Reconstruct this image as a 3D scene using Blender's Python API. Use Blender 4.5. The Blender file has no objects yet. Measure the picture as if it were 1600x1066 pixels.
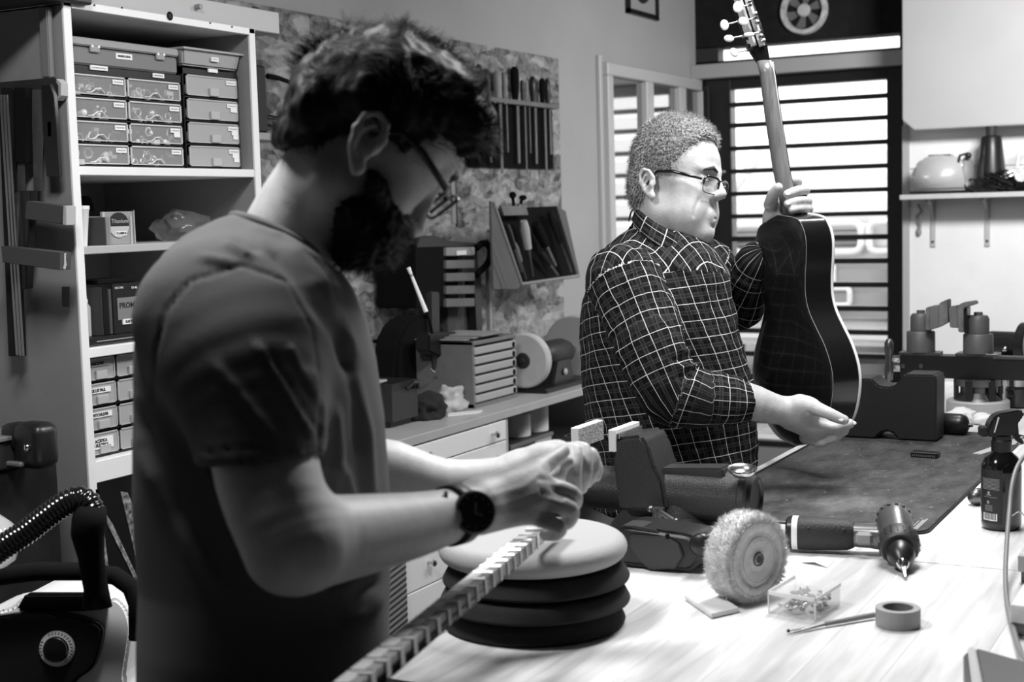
import bpy, bmesh, math, random
import numpy as np
from math import sin, cos, pi, radians, atan, atan2, sqrt
from mathutils import Vector, Matrix, noise
random.seed(4)
SC = bpy.context.scene
# ---------------------------------------------------------------- camera
FPX = 2222.0
YAW, PITCH, ROLL = radians(28.4), atan(204/2222), radians(1.57)
CP = np.array([0, 0, 1.48])
_Fh = np.array([-sin(YAW), cos(YAW), 0]); _r0 = np.array([cos(YAW), sin(YAW), 0]); _up = np.array([0, 0, 1.])
CF = _Fh*cos(PITCH)-_up*sin(PITCH); _u0 = _Fh*sin(PITCH)+_up*cos(PITCH)
CR = cos(ROLL)*_r0-sin(ROLL)*_u0; CU = sin(ROLL)*_r0+cos(ROLL)*_u0
cd = bpy.data.cameras.new('camera'); cam = bpy.data.objects.new('camera', cd); SC.collection.objects.link(cam)
cam.matrix_world = Matrix(((CR[0], CU[0], -CF[0], CP[0]), (CR[1], CU[1], -CF[1], CP[1]), (CR[2], CU[2], -CF[2], CP[2]), (0, 0, 0, 1)))
cd.sensor_width = 36; cd.lens = 36*FPX/1600; cd.clip_start = .05
cd.dof.use_dof = True; cd.dof.focus_distance = 2.7; cd.dof.aperture_fstop = 6.3
SC.camera = cam
# ---------------------------------------------------------------- world, light, exposure
wd = bpy.data.worlds.new('world'); SC.world = wd; wd.use_nodes = True
wd.node_tree.nodes['Background'].inputs[0].default_value = (1, 1, 1, 1)
wd.node_tree.nodes['Background'].inputs[1].default_value = 2.6
SC.view_settings.view_transform = 'Standard'; SC.view_settings.look = 'None'
SC.view_settings.gamma = 1; SC.view_settings.exposure = 0; SC.view_settings.use_curve_mapping = False
def area(name, loc, target, sx, sy, power):
    l = bpy.data.lights.new(name, 'AREA'); l.shape = 'RECTANGLE'; l.size = sx; l.size_y = sy; l.energy = power
    o = bpy.data.objects.new(name, l); SC.collection.objects.link(o); o.location = loc
    o.rotation_euler = (Vector(target)-Vector(loc)).to_track_quat('-Z', 'Y').to_euler(); return o
area('table_lamp_light', (-.62, 2.55, 2.45), (-.72, 2.25, .9), .3, .7, 33)
area('shop_lamp_light', (-1.28, 1.22, 2.40), (-1.2, 1.35, 1.2), .25, .4, 25)
area('bench_lamp_light', (-.35, 4.9, 2.35), (-1.0, 6.6, 1.0), .6, .25, 52)
area('ceiling_lamp_light', (-.75, 3.75, 2.56), (-1.7, 3.4, 1.0), .25, .7, 20)
# ---------------------------------------------------------------- geometry helpers
def W(px, py, d): return CP+(px-800)/FPX*d*CR-(py-533)/FPX*d*CU+d*CF
def _ray(px, py): return (px-800)/FPX*CR-(py-533)/FPX*CU+CF
def PX(px, py, x): v = _ray(px, py); return CP+v*(x-CP[0])/v[0]
def PY(px, py, y): v = _ray(px, py); return CP+v*(y-CP[1])/v[1]
def PZ(px, py, z): v = _ray(px, py); return CP+v*(z-CP[2])/v[2]
def V(a): return Vector([float(t) for t in a])
def frame(loc, x=None, y=None, z=None):
    """matrix with origin loc and given axes (two of them)"""
    if z is not None and x is not None:
        z = V(z).normalized(); x = V(x); x = (x-z*x.dot(z)).normalized(); y = z.cross(x)
    elif z is not None and y is not None:
        z = V(z).normalized(); y = V(y); y = (y-z*y.dot(z)).normalized(); x = y.cross(z)
    elif x is not None and y is not None:
        x = V(x).normalized(); y = V(y); y = (y-x*y.dot(x)).normalized(); z = x.cross(y)
    else:
        z = V(z).normalized(); x = z.orthogonal().normalized(); y = z.cross(x)
    M = Matrix((x, y, z)).transposed().to_4x4(); M.translation = V(loc); return M
def rz(loc, a): return Matrix.Translation(V(loc)) @ Matrix.Rotation(a, 4, 'Z')
class B:
    def __init__(s, M=None): s.b = bmesh.new(); s.M = M or Matrix()
    def _add(s, t, T=None):
        me = bpy.data.meshes.new('t'); t.to_mesh(me); t.free(); me.transform(s.M @ (T or Matrix())); s.b.from_mesh(me); bpy.data.meshes.remove(me); return s
    def box(s, c, d, bev=0, T=None, seg=1):
        t = bmesh.new(); bmesh.ops.create_cube(t, size=1)
        for v in t.verts: v.co = Vector((v.co.x*d[0]+c[0], v.co.y*d[1]+c[1], v.co.z*d[2]+c[2]))
        if bev: bmesh.ops.bevel(t, geom=list(t.edges), offset=bev, segments=seg, affect='EDGES', profile=.5)
        return s._add(t, T)
    def box2(s, a, b, bev=0, T=None, seg=1):
        return s.box([(a[i]+b[i])/2 for i in range(3)], [abs(b[i]-a[i]) for i in range(3)], bev, T, seg)
    def lathe(s, prof, seg=24, T=None, caps=True):
        """prof: list of (r, z)"""
        t = bmesh.new(); rings = []
        for r, z in prof: rings.append([t.verts.new((r*cos(2*pi*k/seg), r*sin(2*pi*k/seg), z)) for k in range(seg)] if r > 1e-6 else [t.verts.new((0, 0, z))])
        for a, b in zip(rings, rings[1:]):
            for k in range(seg):
                k2 = (k+1) % seg
                if len(a) == 1 and len(b) == 1: continue
                if len(a) == 1: t.faces.new((a[0], b[k2], b[k]))
                elif len(b) == 1: t.faces.new((a[k], a[k2], b[0]))
                else: t.faces.new((a[k], a[k2], b[k2], b[k]))
        if caps:
            if len(rings[0]) > 1: t.faces.new(rings[0][::-1])
            if len(rings[-1]) > 1: t.faces.new(rings[-1])
        bmesh.ops.recalc_face_normals(t, faces=t.faces)
        return s._add(t, T)
    def cyl(s, a, b, r, r2=None, seg=16, bev=0):
        a, b = V(a), V(b); L = (b-a).length; r2 = r if r2 is None else r2
        p = [(r, 0), (r2, L)] if not bev else [(r-bev, 0), (r, bev), (r2, L-bev), (r2-bev, L)]
        return s.lathe(p, seg, frame(a, z=b-a))
    def sph(s, c, r, T=None, seg=12):
        t = bmesh.new(); bmesh.ops.create_uvsphere(t, u_segments=seg*2, v_segments=seg, radius=1)
        rr = (r, r, r) if not hasattr(r, '__len__') else r
        for v in t.verts: v.co = Vector((v.co.x*rr[0]+c[0], v.co.y*rr[1]+c[1], v.co.z*rr[2]+c[2]))
        return s._add(t, T)
    def tube(s, pts, r, seg=8, closed=False, flat=1.0, up=None):
        pts = [V(p) for p in pts]; n = len(pts); t = bmesh.new(); rings = []; nv = V(up) if up is not None else None
        for i, p in enumerate(pts):
            d = (pts[(i+1) % n]-pts[i-1]) if closed else (pts[min(i+1, n-1)]-pts[max(i-1, 0)])
            d.normalize()
            if nv is None: nv = d.orthogonal()
            x = (nv-d*nv.dot(d)).normalized(); y = d.cross(x)
            if up is None: nv = x
            ri = r[i] if hasattr(r, '__len__') else r
            rings.append([t.verts.new(p+x*ri*cos(2*pi*k/seg)*flat+y*ri*sin(2*pi*k/seg)) for k in range(seg)])
        for i in range(n if closed else n-1):
            a, b = rings[i], rings[(i+1) % n]
            for k in range(seg): t.faces.new((a[k], a[(k+1) % seg], b[(k+1) % seg], b[k]))
        if not closed: t.faces.new(rings[0][::-1]); t.faces.new(rings[-1])
        bmesh.ops.recalc_face_normals(t, faces=t.faces)
        return s._add(t)
    def prism(s, poly, h, T=None, bev=0, z0=0):
        """polygon in xy extruded from z0 to z0+h"""
        t = bmesh.new(); a = [t.verts.new((x, y, z0)) for x, y in poly]; fc = t.faces.new(a)
        e = bmesh.ops.extrude_face_region(t, geom=[fc])
        for v in e['geom']:
            if isinstance(v, bmesh.types.BMVert): v.co.z += h
        bmesh.ops.recalc_face_normals(t, faces=t.faces)
        if bev: bmesh.ops.bevel(t, geom=list(t.edges), offset=bev, segments=2, affect='EDGES')
        return s._add(t, T)
    def quad(s, *p):
        t = bmesh.new(); t.faces.new([t.verts.new(V(q)) for q in p]); return s._add(t)
    def raw(s, verts, faces):
        me = bpy.data.meshes.new('t'); me.from_pydata([tuple(map(float, v)) for v in verts], [], faces); me.transform(s.M); s.b.from_mesh(me); bpy.data.meshes.remove(me); return s
def wloc(o):
    l = Vector((0, 0, 0))
    while o is not None: l += o.location; o = o.parent
    return l
def finish(o, smooth):
    me = o.data
    if smooth is True: me.shade_smooth()
    elif smooth: me.shade_smooth(); me.set_sharp_from_angle(angle=radians(smooth))
def obj(name, b, m, parent=None, smooth=35):
    me = bpy.data.meshes.new(name)
    if isinstance(b, B): b.b.to_mesh(me); b.b.free()
    else: me = b
    off = wloc(parent) if parent else None
    if off is None:
        co = np.empty(len(me.vertices)*3); me.vertices.foreach_get('co', co); co = co.reshape(-1, 3)
        off = Vector(((co[:, 0].min()+co[:, 0].max())/2, (co[:, 1].min()+co[:, 1].max())/2, co[:, 2].min()))
        me.transform(Matrix.Translation(-off)); o = bpy.data.objects.new(name, me); o.location = off
    else:
        me.transform(Matrix.Translation(-off)); o = bpy.data.objects.new(name, me)
    SC.collection.objects.link(o); o.parent = parent
    if m: me.materials.append(m)
    finish(o, smooth); return o
def tag(o, label, cat=None, group=None, kind=None):
    if label: o['label'] = label
    if cat: o['category'] = cat
    if group: o['group'] = group
    if kind: o['kind'] = kind
    return o
def thing(name, label, cat, loc, group=None):
    o = bpy.data.objects.new(name, None); SC.collection.objects.link(o); o.location = V(loc); o.empty_display_size = .05
    return tag(o, label, cat, group)
def struct(name, b, m, parent=None, smooth=35):
    o = obj(name, b, m, parent, smooth)
    if not parent: o['kind'] = 'structure'
    return o
def inst(o, loc, parent=None, rot=None):
    c = o.copy(); SC.collection.objects.link(c); c.parent = parent or o.parent; c.location = V(loc)
    if rot: c.rotation_euler = rot
    return c
def text(name, body, M, size, m, parent, depth=.0003, align='CENTER', bold=0, sx=1):
    cu = bpy.data.curves.new('t', 'FONT'); cu.body = body; cu.size = size; cu.align_x = align; cu.align_y = 'CENTER'; cu.extrude = depth; cu.offset = bold; cu.resolution_u = 2
    o = bpy.data.objects.new('t', cu); SC.collection.objects.link(o); dg = bpy.context.evaluated_depsgraph_get(); dg.update()
    me = bpy.data.meshes.new_from_object(o.evaluated_get(dg)); bpy.data.objects.remove(o); bpy.data.curves.remove(cu)
    me.materials.clear(); me.transform(M @ Matrix.Diagonal((sx, 1, 1, 1))); return obj(name, me, m, parent, False)
# ---------------------------------------------------------------- materials
def mat(name, g, rough=.6, metal=0., var=0., scale=20., bump=0., bscale=None, stretch=(1, 1, 1), coat=0., trans=0., alpha=1., emis=0., detail=4., sheen=0., obco=True, sss=0.):
    m = bpy.data.materials.new(name); m.use_nodes = True; nt = m.node_tree; p = nt.nodes['Principled BSDF']
    p.inputs['Base Color'].default_value = (g, g, g, 1); p.inputs['Roughness'].default_value = rough; p.inputs['Metallic'].default_value = metal
    p.inputs['Coat Weight'].default_value = coat; p.inputs['Transmission Weight'].default_value = trans; p.inputs['Alpha'].default_value = alpha
    p.inputs['Sheen Weight'].default_value = sheen
    if sss: p.inputs['Subsurface Weight'].default_value = sss; p.inputs['Subsurface Scale'].default_value = .006
    if emis: p.inputs['Emission Color'].default_value = (1, 1, 1, 1); p.inputs['Emission Strength'].default_value = emis
    if var or bump:
        tc = nt.nodes.new('ShaderNodeTexCoord'); mp = nt.nodes.new('ShaderNodeMapping'); mp.inputs['Scale'].default_value = stretch
        nt.links.new(tc.outputs['Object'], mp.inputs[0])
        n = nt.nodes.new('ShaderNodeTexNoise'); n.inputs['Scale'].default_value = scale; n.inputs['Detail'].default_value = detail; nt.links.new(mp.outputs[0], n.inputs[0])
        if var:
            r = nt.nodes.new('ShaderNodeMapRange'); r.inputs[1].default_value = .3; r.inputs[2].default_value = .7; r.inputs[3].default_value = g*(1-var); r.inputs[4].default_value = g*(1+var)
            nt.links.new(n.outputs[0], r.inputs[0]); nt.links.new(r.outputs[0], p.inputs['Base Color'])
        if bump:
            n2 = nt.nodes.new('ShaderNodeTexNoise'); n2.inputs['Scale'].default_value = bscale or scale; n2.inputs['Detail'].default_value = 3; nt.links.new(mp.outputs[0], n2.inputs[0])
            bp = nt.nodes.new('ShaderNodeBump'); bp.inputs['Strength'].default_value = bump; bp.inputs['Distance'].default_value = .01
            nt.links.new(n2.outputs[0], bp.inputs['Height']); nt.links.new(bp.outputs[0], p.inputs['Normal'])
    return m
def osb_mat():
    m = mat('strand_board', .3, .75); nt = m.node_tree; p = nt.nodes['Principled BSDF']; L = nt.links
    tc = nt.nodes.new('ShaderNodeTexCoord'); ad = None
    n0 = nt.nodes.new('ShaderNodeTexNoise'); n0.inputs['Scale'].default_value = 5; L.new(tc.outputs['Object'], n0.inputs[0])
    mx = nt.nodes.new('ShaderNodeMix'); mx.data_type = 'VECTOR'; mx.inputs[0].default_value = .09
    L.new(tc.outputs['Object'], mx.inputs[4]); L.new(n0.outputs[1], mx.inputs[5])
    cols = []
    for i, (rx, sc) in enumerate(((.6, 16), (-.7, 19), (1.4, 13))):
        mp = nt.nodes.new('ShaderNodeMapping'); mp.inputs['Rotation'].default_value = (rx, 0, 0); mp.inputs['Scale'].default_value = (1, 1, 2.5)
        L.new(mx.outputs[1], mp.inputs[0])
        v = nt.nodes.new('ShaderNodeTexVoronoi'); v.inputs['Scale'].default_value = sc; L.new(mp.outputs[0], v.inputs[0])
        b = nt.nodes.new('ShaderNodeRGBToBW'); L.new(v.outputs['Color'], b.inputs[0]); cols.append(b)
    a = nt.nodes.new('ShaderNodeMath'); a.operation = 'MULTIPLY'; L.new(cols[0].outputs[0], a.inputs[0]); L.new(cols[1].outputs[0], a.inputs[1])
    a2 = nt.nodes.new('ShaderNodeMath'); a2.operation = 'ADD'; L.new(a.outputs[0], a2.inputs[0]); L.new(cols[2].outputs[0], a2.inputs[1])
    n = nt.nodes.new('ShaderNodeTexNoise'); n.inputs['Scale'].default_value = 40; n.inputs['Detail'].default_value = 6; L.new(tc.outputs['Object'], n.inputs[0])
    a3 = nt.nodes.new('ShaderNodeMath'); a3.operation = 'ADD'; L.new(a2.outputs[0], a3.inputs[0]); L.new(n.outputs[0], a3.inputs[1])
    r = nt.nodes.new('ShaderNodeMapRange'); r.inputs[1].default_value = .7; r.inputs[2].default_value = 1.9; r.inputs[3].default_value = .06; r.inputs[4].default_value = .5
    L.new(a3.outputs[0], r.inputs[0]); L.new(r.outputs[0], p.inputs['Base Color'])
    return m
def grain_mat(name, lo, hi, axis, rough=.4, scale=6., knots=0.):
    """wood with grain along axis (0,1,2)"""
    m = mat(name, (lo+hi)/2, rough); nt = m.node_tree; p = nt.nodes['Principled BSDF']; L = nt.links
    tc = nt.nodes.new('ShaderNodeTexCoord'); mp = nt.nodes.new('ShaderNodeMapping'); s = [9., 9., 9.]; s[axis] = .8
    mp.inputs['Scale'].default_value = s; L.new(tc.outputs['Object'], mp.inputs[0])
    oi = nt.nodes.new('ShaderNodeObjectInfo'); ml = nt.nodes.new('ShaderNodeVectorMath'); ml.operation = 'ADD'
    ms = nt.nodes.new('ShaderNodeMath'); ms.operation = 'MULTIPLY'; ms.inputs[1].default_value = 37; L.new(oi.outputs['Random'], ms.inputs[0])
    L.new(mp.outputs[0], ml.inputs[0]); L.new(ms.outputs[0], ml.inputs[1])
    n = nt.nodes.new('ShaderNodeTexNoise'); n.inputs['Scale'].default_value = scale; n.inputs['Detail'].default_value = 6; n.inputs['Distortion'].default_value = .6; L.new(ml.outputs[0], n.inputs[0])
    n3 = nt.nodes.new('ShaderNodeTexNoise'); n3.inputs['Scale'].default_value = .6; L.new(ml.outputs[0], n3.inputs[0])
    ad = nt.nodes.new('ShaderNodeMath'); ad.operation = 'ADD'; L.new(n.outputs[0], ad.inputs[0]); L.new(n3.outputs[0], ad.inputs[1])
    r = nt.nodes.new('ShaderNodeMapRange'); r.inputs[1].default_value = .7; r.inputs[2].default_value = 1.25; r.inputs[3].default_value = lo; r.inputs[4].default_value = hi
    L.new(ad.outputs[0], r.inputs[0])
    r2 = nt.nodes.new('ShaderNodeMapRange'); r2.inputs[3].default_value = .86; r2.inputs[4].default_value = 1.08; L.new(oi.outputs['Random'], r2.inputs[0])
    mm = nt.nodes.new('ShaderNodeMath'); mm.operation = 'MULTIPLY'; L.new(r.outputs[0], mm.inputs[0]); L.new(r2.outputs[0], mm.inputs[1]); L.new(mm.outputs[0], p.inputs['Base Color'])
    return m
M_ = dict(
 wall=mat('wall_paint', .46, .8, var=.04, scale=3, bump=.05, bscale=60), wallr=mat('white_plaster', .88, .8, var=.04, scale=6, bump=.08, bscale=80),
 floor=mat('concrete_floor', .06, .7, var=.3, scale=5), ceil=mat('ceiling_paint', .16, .9), dim=mat('dim_wall', .10, .9),
 white=mat('white_paint', .85, .45, var=.03, scale=9), panel=mat('white_laminate', .50, .4, var=.03, scale=5), dwhite=mat('cabinet_white', .9, .5),
 side=mat('side_board', .27, .6, var=.06, scale=12), inner=mat('shelf_interior', .22, .6), black=mat('black_plastic', .012, .35), blackm=mat('black_matte', .006, .9),
 blackg=mat('black_gloss', .008, .12, coat=.5), rubber=mat('black_rubber', .02, .6, bump=.2, bscale=300), dark=mat('dark_grey', .03, .5), dark2=mat('darker_grey', .014, .7, var=.3, scale=15),
 grey=mat('grey_plastic', .2, .45), mgrey=mat('mid_grey', .3, .5), lgrey=mat('light_grey', .45, .5), vgrey=mat('warm_grey', .16, .5, var=.15, scale=10),
 steel=mat('steel', .55, .25, 1.0, var=.1, scale=30), dsteel=mat('dark_steel', .18, .35, .9, var=.2, scale=40), chrome=mat('chrome', .8, .1, 1.0),
 label=mat('label_paper', .85, .6), ink=mat('ink', .01, .6), foam=mat('grey_foam', .11, .95, var=.1, scale=60, bump=.15, bscale=250), foamt=mat('white_foam', .7, .9, bump=.1, bscale=200),
 clear=mat('clear_plastic', .9, .12, trans=.0, alpha=.16), milk=mat('frosted_plastic', .5, .3, alpha=.72), junk=mat('parts_mix', .35, .4, var=.9, scale=60), osb=osb_mat(),
 glass=mat('glass', .9, .03, alpha=.12), lens=mat('lens', .6, .03, alpha=.18), cloth=mat('black_cloth', .015, .9, bump=.3, bscale=150), rag=mat('pale_rag', .5, .9, var=.3, scale=25),
 cast=mat('hammered_cast_iron', .028, .36, .0, var=.15, scale=200, bump=.35, bscale=600), castg=mat('grey_cast', .17, .45, .3, var=.25, scale=35), wood=grain_mat('pine_board', .45, .75, 1),
)

M_['blackm'].node_tree.nodes['Principled BSDF'].inputs['Specular IOR Level'].default_value = .15
M_['dark2'].node_tree.nodes['Principled BSDF'].inputs['Specular IOR Level'].default_value = .2
# ================================================================= the room
XW, YW, YR = -2.6, 6.85, 6.6      # left wall, window wall, white wall on the right
struct('floor', B().box2((-2.7, -1.8, -.1), (2.4, 6.95, 0)), M_['floor'])
struct('ceiling', B().box2((-2.7, -1.8, 2.62), (2.4, 7.0, 2.7)), M_['ceil'])
struct('wall_left', B().box2((XW-.12, -1.8, 0), (XW, 6.95, 2.62)), M_['wall'])
struct('wall_front', B().box2((-2.7, -1.9, 0), (2.4, -1.8, 2.62)), M_['dim'])
struct('wall_right', B().box2((2.3, -1.8, 0), (2.4, 6.95, 2.62)), M_['dim'])
XJ = float(PY(1412, 300, YR)[0])
struct('wall_back', B().box2((XJ, YR, 0), (2.3, YW+.12, 2.62)), M_['wallr'])
struct('trim_1', B().box2((XJ-.004, YR-.012, 0), (XJ+.028, YR+.0, float(PY(1412, 196, YR)[2])), .002), M_['lgrey'])
# wall over and under the barred window
ZT, ZL = 2.205, 2.085
struct('wall_over_window', B().box2((XW, YW-.02, ZT+.055), (XJ+.02, YW+.12, 2.62)), M_['dark2'])
struct('wall_under_window', B().box2((XW, YW-.02, 0), (XJ+.02, YW+.12, .3)), M_['mgrey'])
struct('trim_2', B().box2((XW, YW-.10, ZL+.02), (XJ, YW+.05, ZT-.03), .004), M_['lgrey'])
struct('trim_3', B().box2((XW, YW-.02, ZT-.03), (XJ, YW+.06, ZT-.012)).box2((XW, YW-.02, ZT-.03), (XW+.12, YW+.06, ZT+.06)).box2((XJ-.07, YW-.02, ZT-.03), (XJ+.02, YW+.06, ZT+.06)), M_['dark'])
# barred window: dark frame, rails, panes
win = thing('window_1', None, None, (-2.05, YW, .3)); win['kind'] = 'structure'
xl = float(PY(1146, 300, YW)[0]); xr = float(PY(1388, 300, YW)[0])
obj('window_frame', B().box2((XW+.01, YW-.03, .3), (xl, YW+.05, ZL+.02), .004).box2((xr, YW-.03, .3), (XJ+.01, YW+.05, ZL+.02), .004)
    .box2((xl, YW-.02, ZL-.035), (xr, YW+.05, ZL+.02)).box2((XW+.045, YW-.045, .3), (XW+.075, YW-.02, ZL-.01), .003), M_['black'], win)
zb = [float(PY(1266, y, YW)[2]) for y in (157, 190, 227, 263.5, 299.5, 335.5, 371.5, 408, 444.5, 481, 517.5, 554)]
zb += [zb[-1]-.113*k for k in range(1, 5)]
rl = None
for i, z in enumerate(zb):
    h = .011 if i < 6 else .0125
    if i == 0 or i == 6: rl = obj('window_rail', B().box2((xl-.01, YW-.03, z-h), (xr+.01, YW+.02, z+h), .002), M_['black'], win); z0 = z
    else: inst(rl, (0, 0, z-z0), win)
pn = None
glp = mat('street_glass', .9, .05, alpha=.12)
zz = [ZL-.035]+zb+[.3]
for i in range(len(zz)-1):
    if pn is None: pn = obj('pane', B().box2((xl-.005, YW-.002, zz[1]), (xr+.005, YW+.003, zz[0])), glp, win); zp = zz[1]
    else: inst(pn, (0, 0, zz[i+1]-zp-.004), win)
tr = thing('window_2', None, None, (-2.05, YW, ZT)); tr['kind'] = 'structure'
obj('pane', B().box2((XW+.12, YW+.03, ZT-.012), (XJ-.07, YW+.036, ZT+.055)), glp, tr)
# street outside
struct('street_ground', B().box2((-14, 7.0, -.1), (12, 30, .15)), mat('asphalt', .16, .9, var=.3, scale=30))
struct('house_front', B().box2((-16, 24, 0), (14, 24.6, .9)), mat('far_kerb_wall', .6, .9))
# car parked outside, its front towards the window
cx = float(PY(1235, 372, 10.)[0]); car = thing('car', 'pale car parked in the street outside the barred window', 'car', (cx, 11.5, .15))
mc = mat('car_paint', .6, .35, coat=.3); zc = lambda y: float(PY(1250, y, 10.)[2])
def xc(px): return float(PY(px, 372, 10.)[0])
body = B(); P = [(10.0, zc(540)), (10.0, zc(345)), (10.15, zc(322)), (11.1, zc(300)), (11.7, zc(215)), (13.3, zc(205)), (13.9, zc(300)), (14.1, zc(340)), (14.1, zc(540))]
Myz = Matrix(((0, 0, 1, cx-.88), (1, 0, 0, 0), (0, 1, 0, 0), (0, 0, 0, 1)))
body.prism(P, 1.76, Myz, .05); obj('car_body', body, mc, car)
g1 = B(); rr = []
def rrect(x0, x1, z0, z1, r, y):
    o = []
    for (cx_, cz, a) in ((x1-r, z1-r, 0), (x0+r, z1-r, 90), (x0+r, z0+r, 180), (x1-r, z0+r, 270)):
        for k in range(4): o.append((cx_+r*cos(radians(a+k*30)), y, cz+r*sin(radians(a+k*30))))
    return o
ms = mat('car_trim', .75, .3)
obj('grille_surround', B().tube(rrect(xc(1150), xc(1350), zc(394), zc(350), .06, 9.93), .028, 8, True), ms, car)
gr = B()
for k in range(6): gr.box((0.5*(xc(1150)+xc(1350)), 9.95, zc(392)+.035*k), (xc(1345)-xc(1155), .02, .016))
obj('grille', gr, M_['dark'], car)
obj('headlamp', B().tube(rrect(xc(1362), xc(1408), zc(394), zc(350), .05, 9.93), .025, 8, True), ms, car)
obj('headlamp', B().tube(rrect(xc(1062), xc(1140), zc(394), zc(350), .05, 9.93), .025, 8, True), ms, car)
obj('bumper', B().box2((cx-.88, 9.93, zc(500)), (cx+.88, 10.02, zc(405)), .02), mat('bumper_grey', .22, .5), car)
obj('number_plate', B().box2((xc(1200), 9.9, zc(440)), (xc(1311), 9.93, zc(414)), .004), ms, car)
obj('fog_lamp_surround', B().tube(rrect(xc(1260), xc(1333), zc(475), zc(449), .03, 9.9), .02, 8, True), ms, car)
obj('wiper', B().tube([W(1150, 296, 11.3), W(1182, 256, 11.6)], .02), M_['lgrey'], car)
for s in (-1, 1): obj('wheel', B().cyl((cx+s*.88, 10.7, .45), (cx+s*.68, 10.7, .45), .32, seg=24, bev=.03), M_['rubber'], car)
obj('wing_mirror', B().box2((xc(1415), 11.2, zc(300)), (xc(1436), 11.3, zc(280)), .02), mc, car)
# strand board on the left wall
ye = float(PX(867, 92, XW)[1])
obj_ = obj('strand_board', B().box2((XW+.002, 2.69, .89), (XW+.015, ye, 2.087)), M_['osb']); tag(obj_, 'large strand board panel screwed to the left wall behind the tools', 'panel')
obj('board_seam', B().box2((XW+.015, 4.02, .75), (XW+.0165, 4.025, 2.08)), M_['dark'], obj_)
# glazed casement leaf folded against the left wall, next to the window corner
def leafp(px, py): return PX(px, py, XW+.03)
dr = thing('door_1', None, None, (XW, 6.3, 0)); dr['kind'] = 'structure'
yA = float(PX(945, 95, XW+.03)[1]); yB = 6.80; zA = 2.105; zBm = .05
stx = [yA, yA+.055, float(PX(1006, 120, XW+.03)[1]), float(PX(1017, 120, XW+.03)[1]), float(PX(1058, 130, XW+.03)[1]), float(PX(1068, 130, XW+.03)[1]), float(PX(1103, 140, XW+.03)[1]), yB]
fr = B().box2((XW, yA-.03, zBm), (XW+.02, yA, zA+.03), .003)
fr.box2((XW, yA, zA-.055), (XW+.045, yB, zA), .004).box2((XW, yA, zBm), (XW+.045, yB, zBm+.1), .004)
for i in (0, 2, 4, 6): fr.box2((XW, stx[i], zBm+.1), (XW+.045, stx[i+1], zA-.055), .004)
obj('door_frame', fr, mat('leaf_paint', .55, .4), dr)
pm = mat('reflecting_pane', .42, .06, .85)
for i in (1, 3, 5): obj('pane', B().box2((XW+.012, stx[i], zBm+.1), (XW+.018, stx[i+1], zA-.055)), pm, dr)
# framed picture top of left wall
pa, pb = PX(980, 20, XW+.01), PX(1027, 22, XW+.01)
pic = thing('framed_picture', 'small dark framed round emblem high on the left wall', 'picture', (XW+.01, (pa[1]+pb[1])/2, 2.33))
y0, y1, z0 = pa[1], pb[1], pa[2]; hh = (y1-y0)
obj('picture_frame', B().box2((XW, y0, z0), (XW+.02, y0+.02, z0+hh)).box2((XW, y1-.02, z0), (XW+.02, y1, z0+hh)).box2((XW, y0, z0), (XW+.02, y1, z0+.022)).box2((XW, y0, z0+hh-.022), (XW+.02, y1, z0+hh)), M_['black'], pic)
obj('print', B().box2((XW, y0+.01, z0+.01), (XW+.008, y1-.01, z0+hh-.01)), M_['lgrey'], pic)
Mx = frame((XW+.009, (y0+y1)/2, z0+hh/2), x=(0, 1, 0), z=(1, 0, 0))
obj('emblem', B().lathe([(hh*.13, 0), (hh*.13, .002), (hh*.33, .002), (hh*.33, 0)], 24, Mx), M_['dark'], pic)
# round fan in the dark wall panel
fx, fz = [float(t) for t in PY(1256, 16, YW-.03)[[0, 2]]]; Rf = .117
fan = thing('wall_fan', 'round pale extractor fan set in the dark panel over the window', 'fan', (fx, YW-.03, fz-Rf))
Mf = frame((fx, YW-.025, fz), x=(1, 0, 0), z=(0, -1, 0))
obj('fan_ring', B().lathe([(Rf, -.03), (Rf, .01), (Rf*.95, .022), (Rf*.8, .022), (Rf*.75, .0), (Rf*.75, -.02)], 40, Mf, caps=False), mat('fan_ring', .6, .5, var=.3, scale=40), fan)
obj('fan_hub', B().lathe([(.03, -.01), (.033, .01), (.026, .022), (0, .024)], 24, Mf), mat('fan_hub', .6, .5), fan)
obj('fan_back', B().lathe([(Rf*.78, -.012), (Rf*.78, -.01)], 32, Mf), M_['black'], fan)
for k in range(6):
    a = k*pi/3+.3; bl = B(); pts = []
    for (r, da) in ((.03, -.25), (.085, -.28), (.087, .05), (.08, .3), (.03, .45)): pts.append((r*cos(a+da), r*sin(a+da)))
    bl.prism(pts, .003, Mf @ Matrix.Translation((0, 0, -.004+.0)) ); obj('fan_blade', bl, mat('fan_blade', .16, .5) if k == 0 else bpy.data.materials['fan_blade'], fan)
# ---- right side: hanging white panel, wall boards, shelf and what stands on it
YP = 6.45
pa = PY(1410, 188, YP); pb = PY(1425, 203, YP)
wp = B(); x0, zq = float(pa[0]), float(pb[2]); Mp = Matrix(((1, 0, 0, 0), (0, 0, -1, YR), (0, 1, 0, 0), (0, 0, 0, 1)))
wp.prism([(x0, zq+.045), (x0+.05, zq), (1.2, zq), (1.2, 2.6), (x0, 2.6)], YR-YP, Mp, .003)
tag(obj('wall_cupboard_panel', wp, M_['panel']), 'large smooth white panel hanging above the shelf, right of the window', 'panel')
zs = float(PY(1480, 261, YR)[2])
struct('trim_4', B().box2((XJ+.03, YR-.004, zs-.003), (2.2, YR, zs)), M_['mgrey'])
YS = 6.42; zsf = float(PY(1500, 302, YS)[2])
xs0 = float(PY(1407, 305, YS)[0])
sh = thing('wall_shelf', 'narrow pale shelf on two scrolled brackets on the white wall', 'shelf', (-1.1, YR, zsf))
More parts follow.
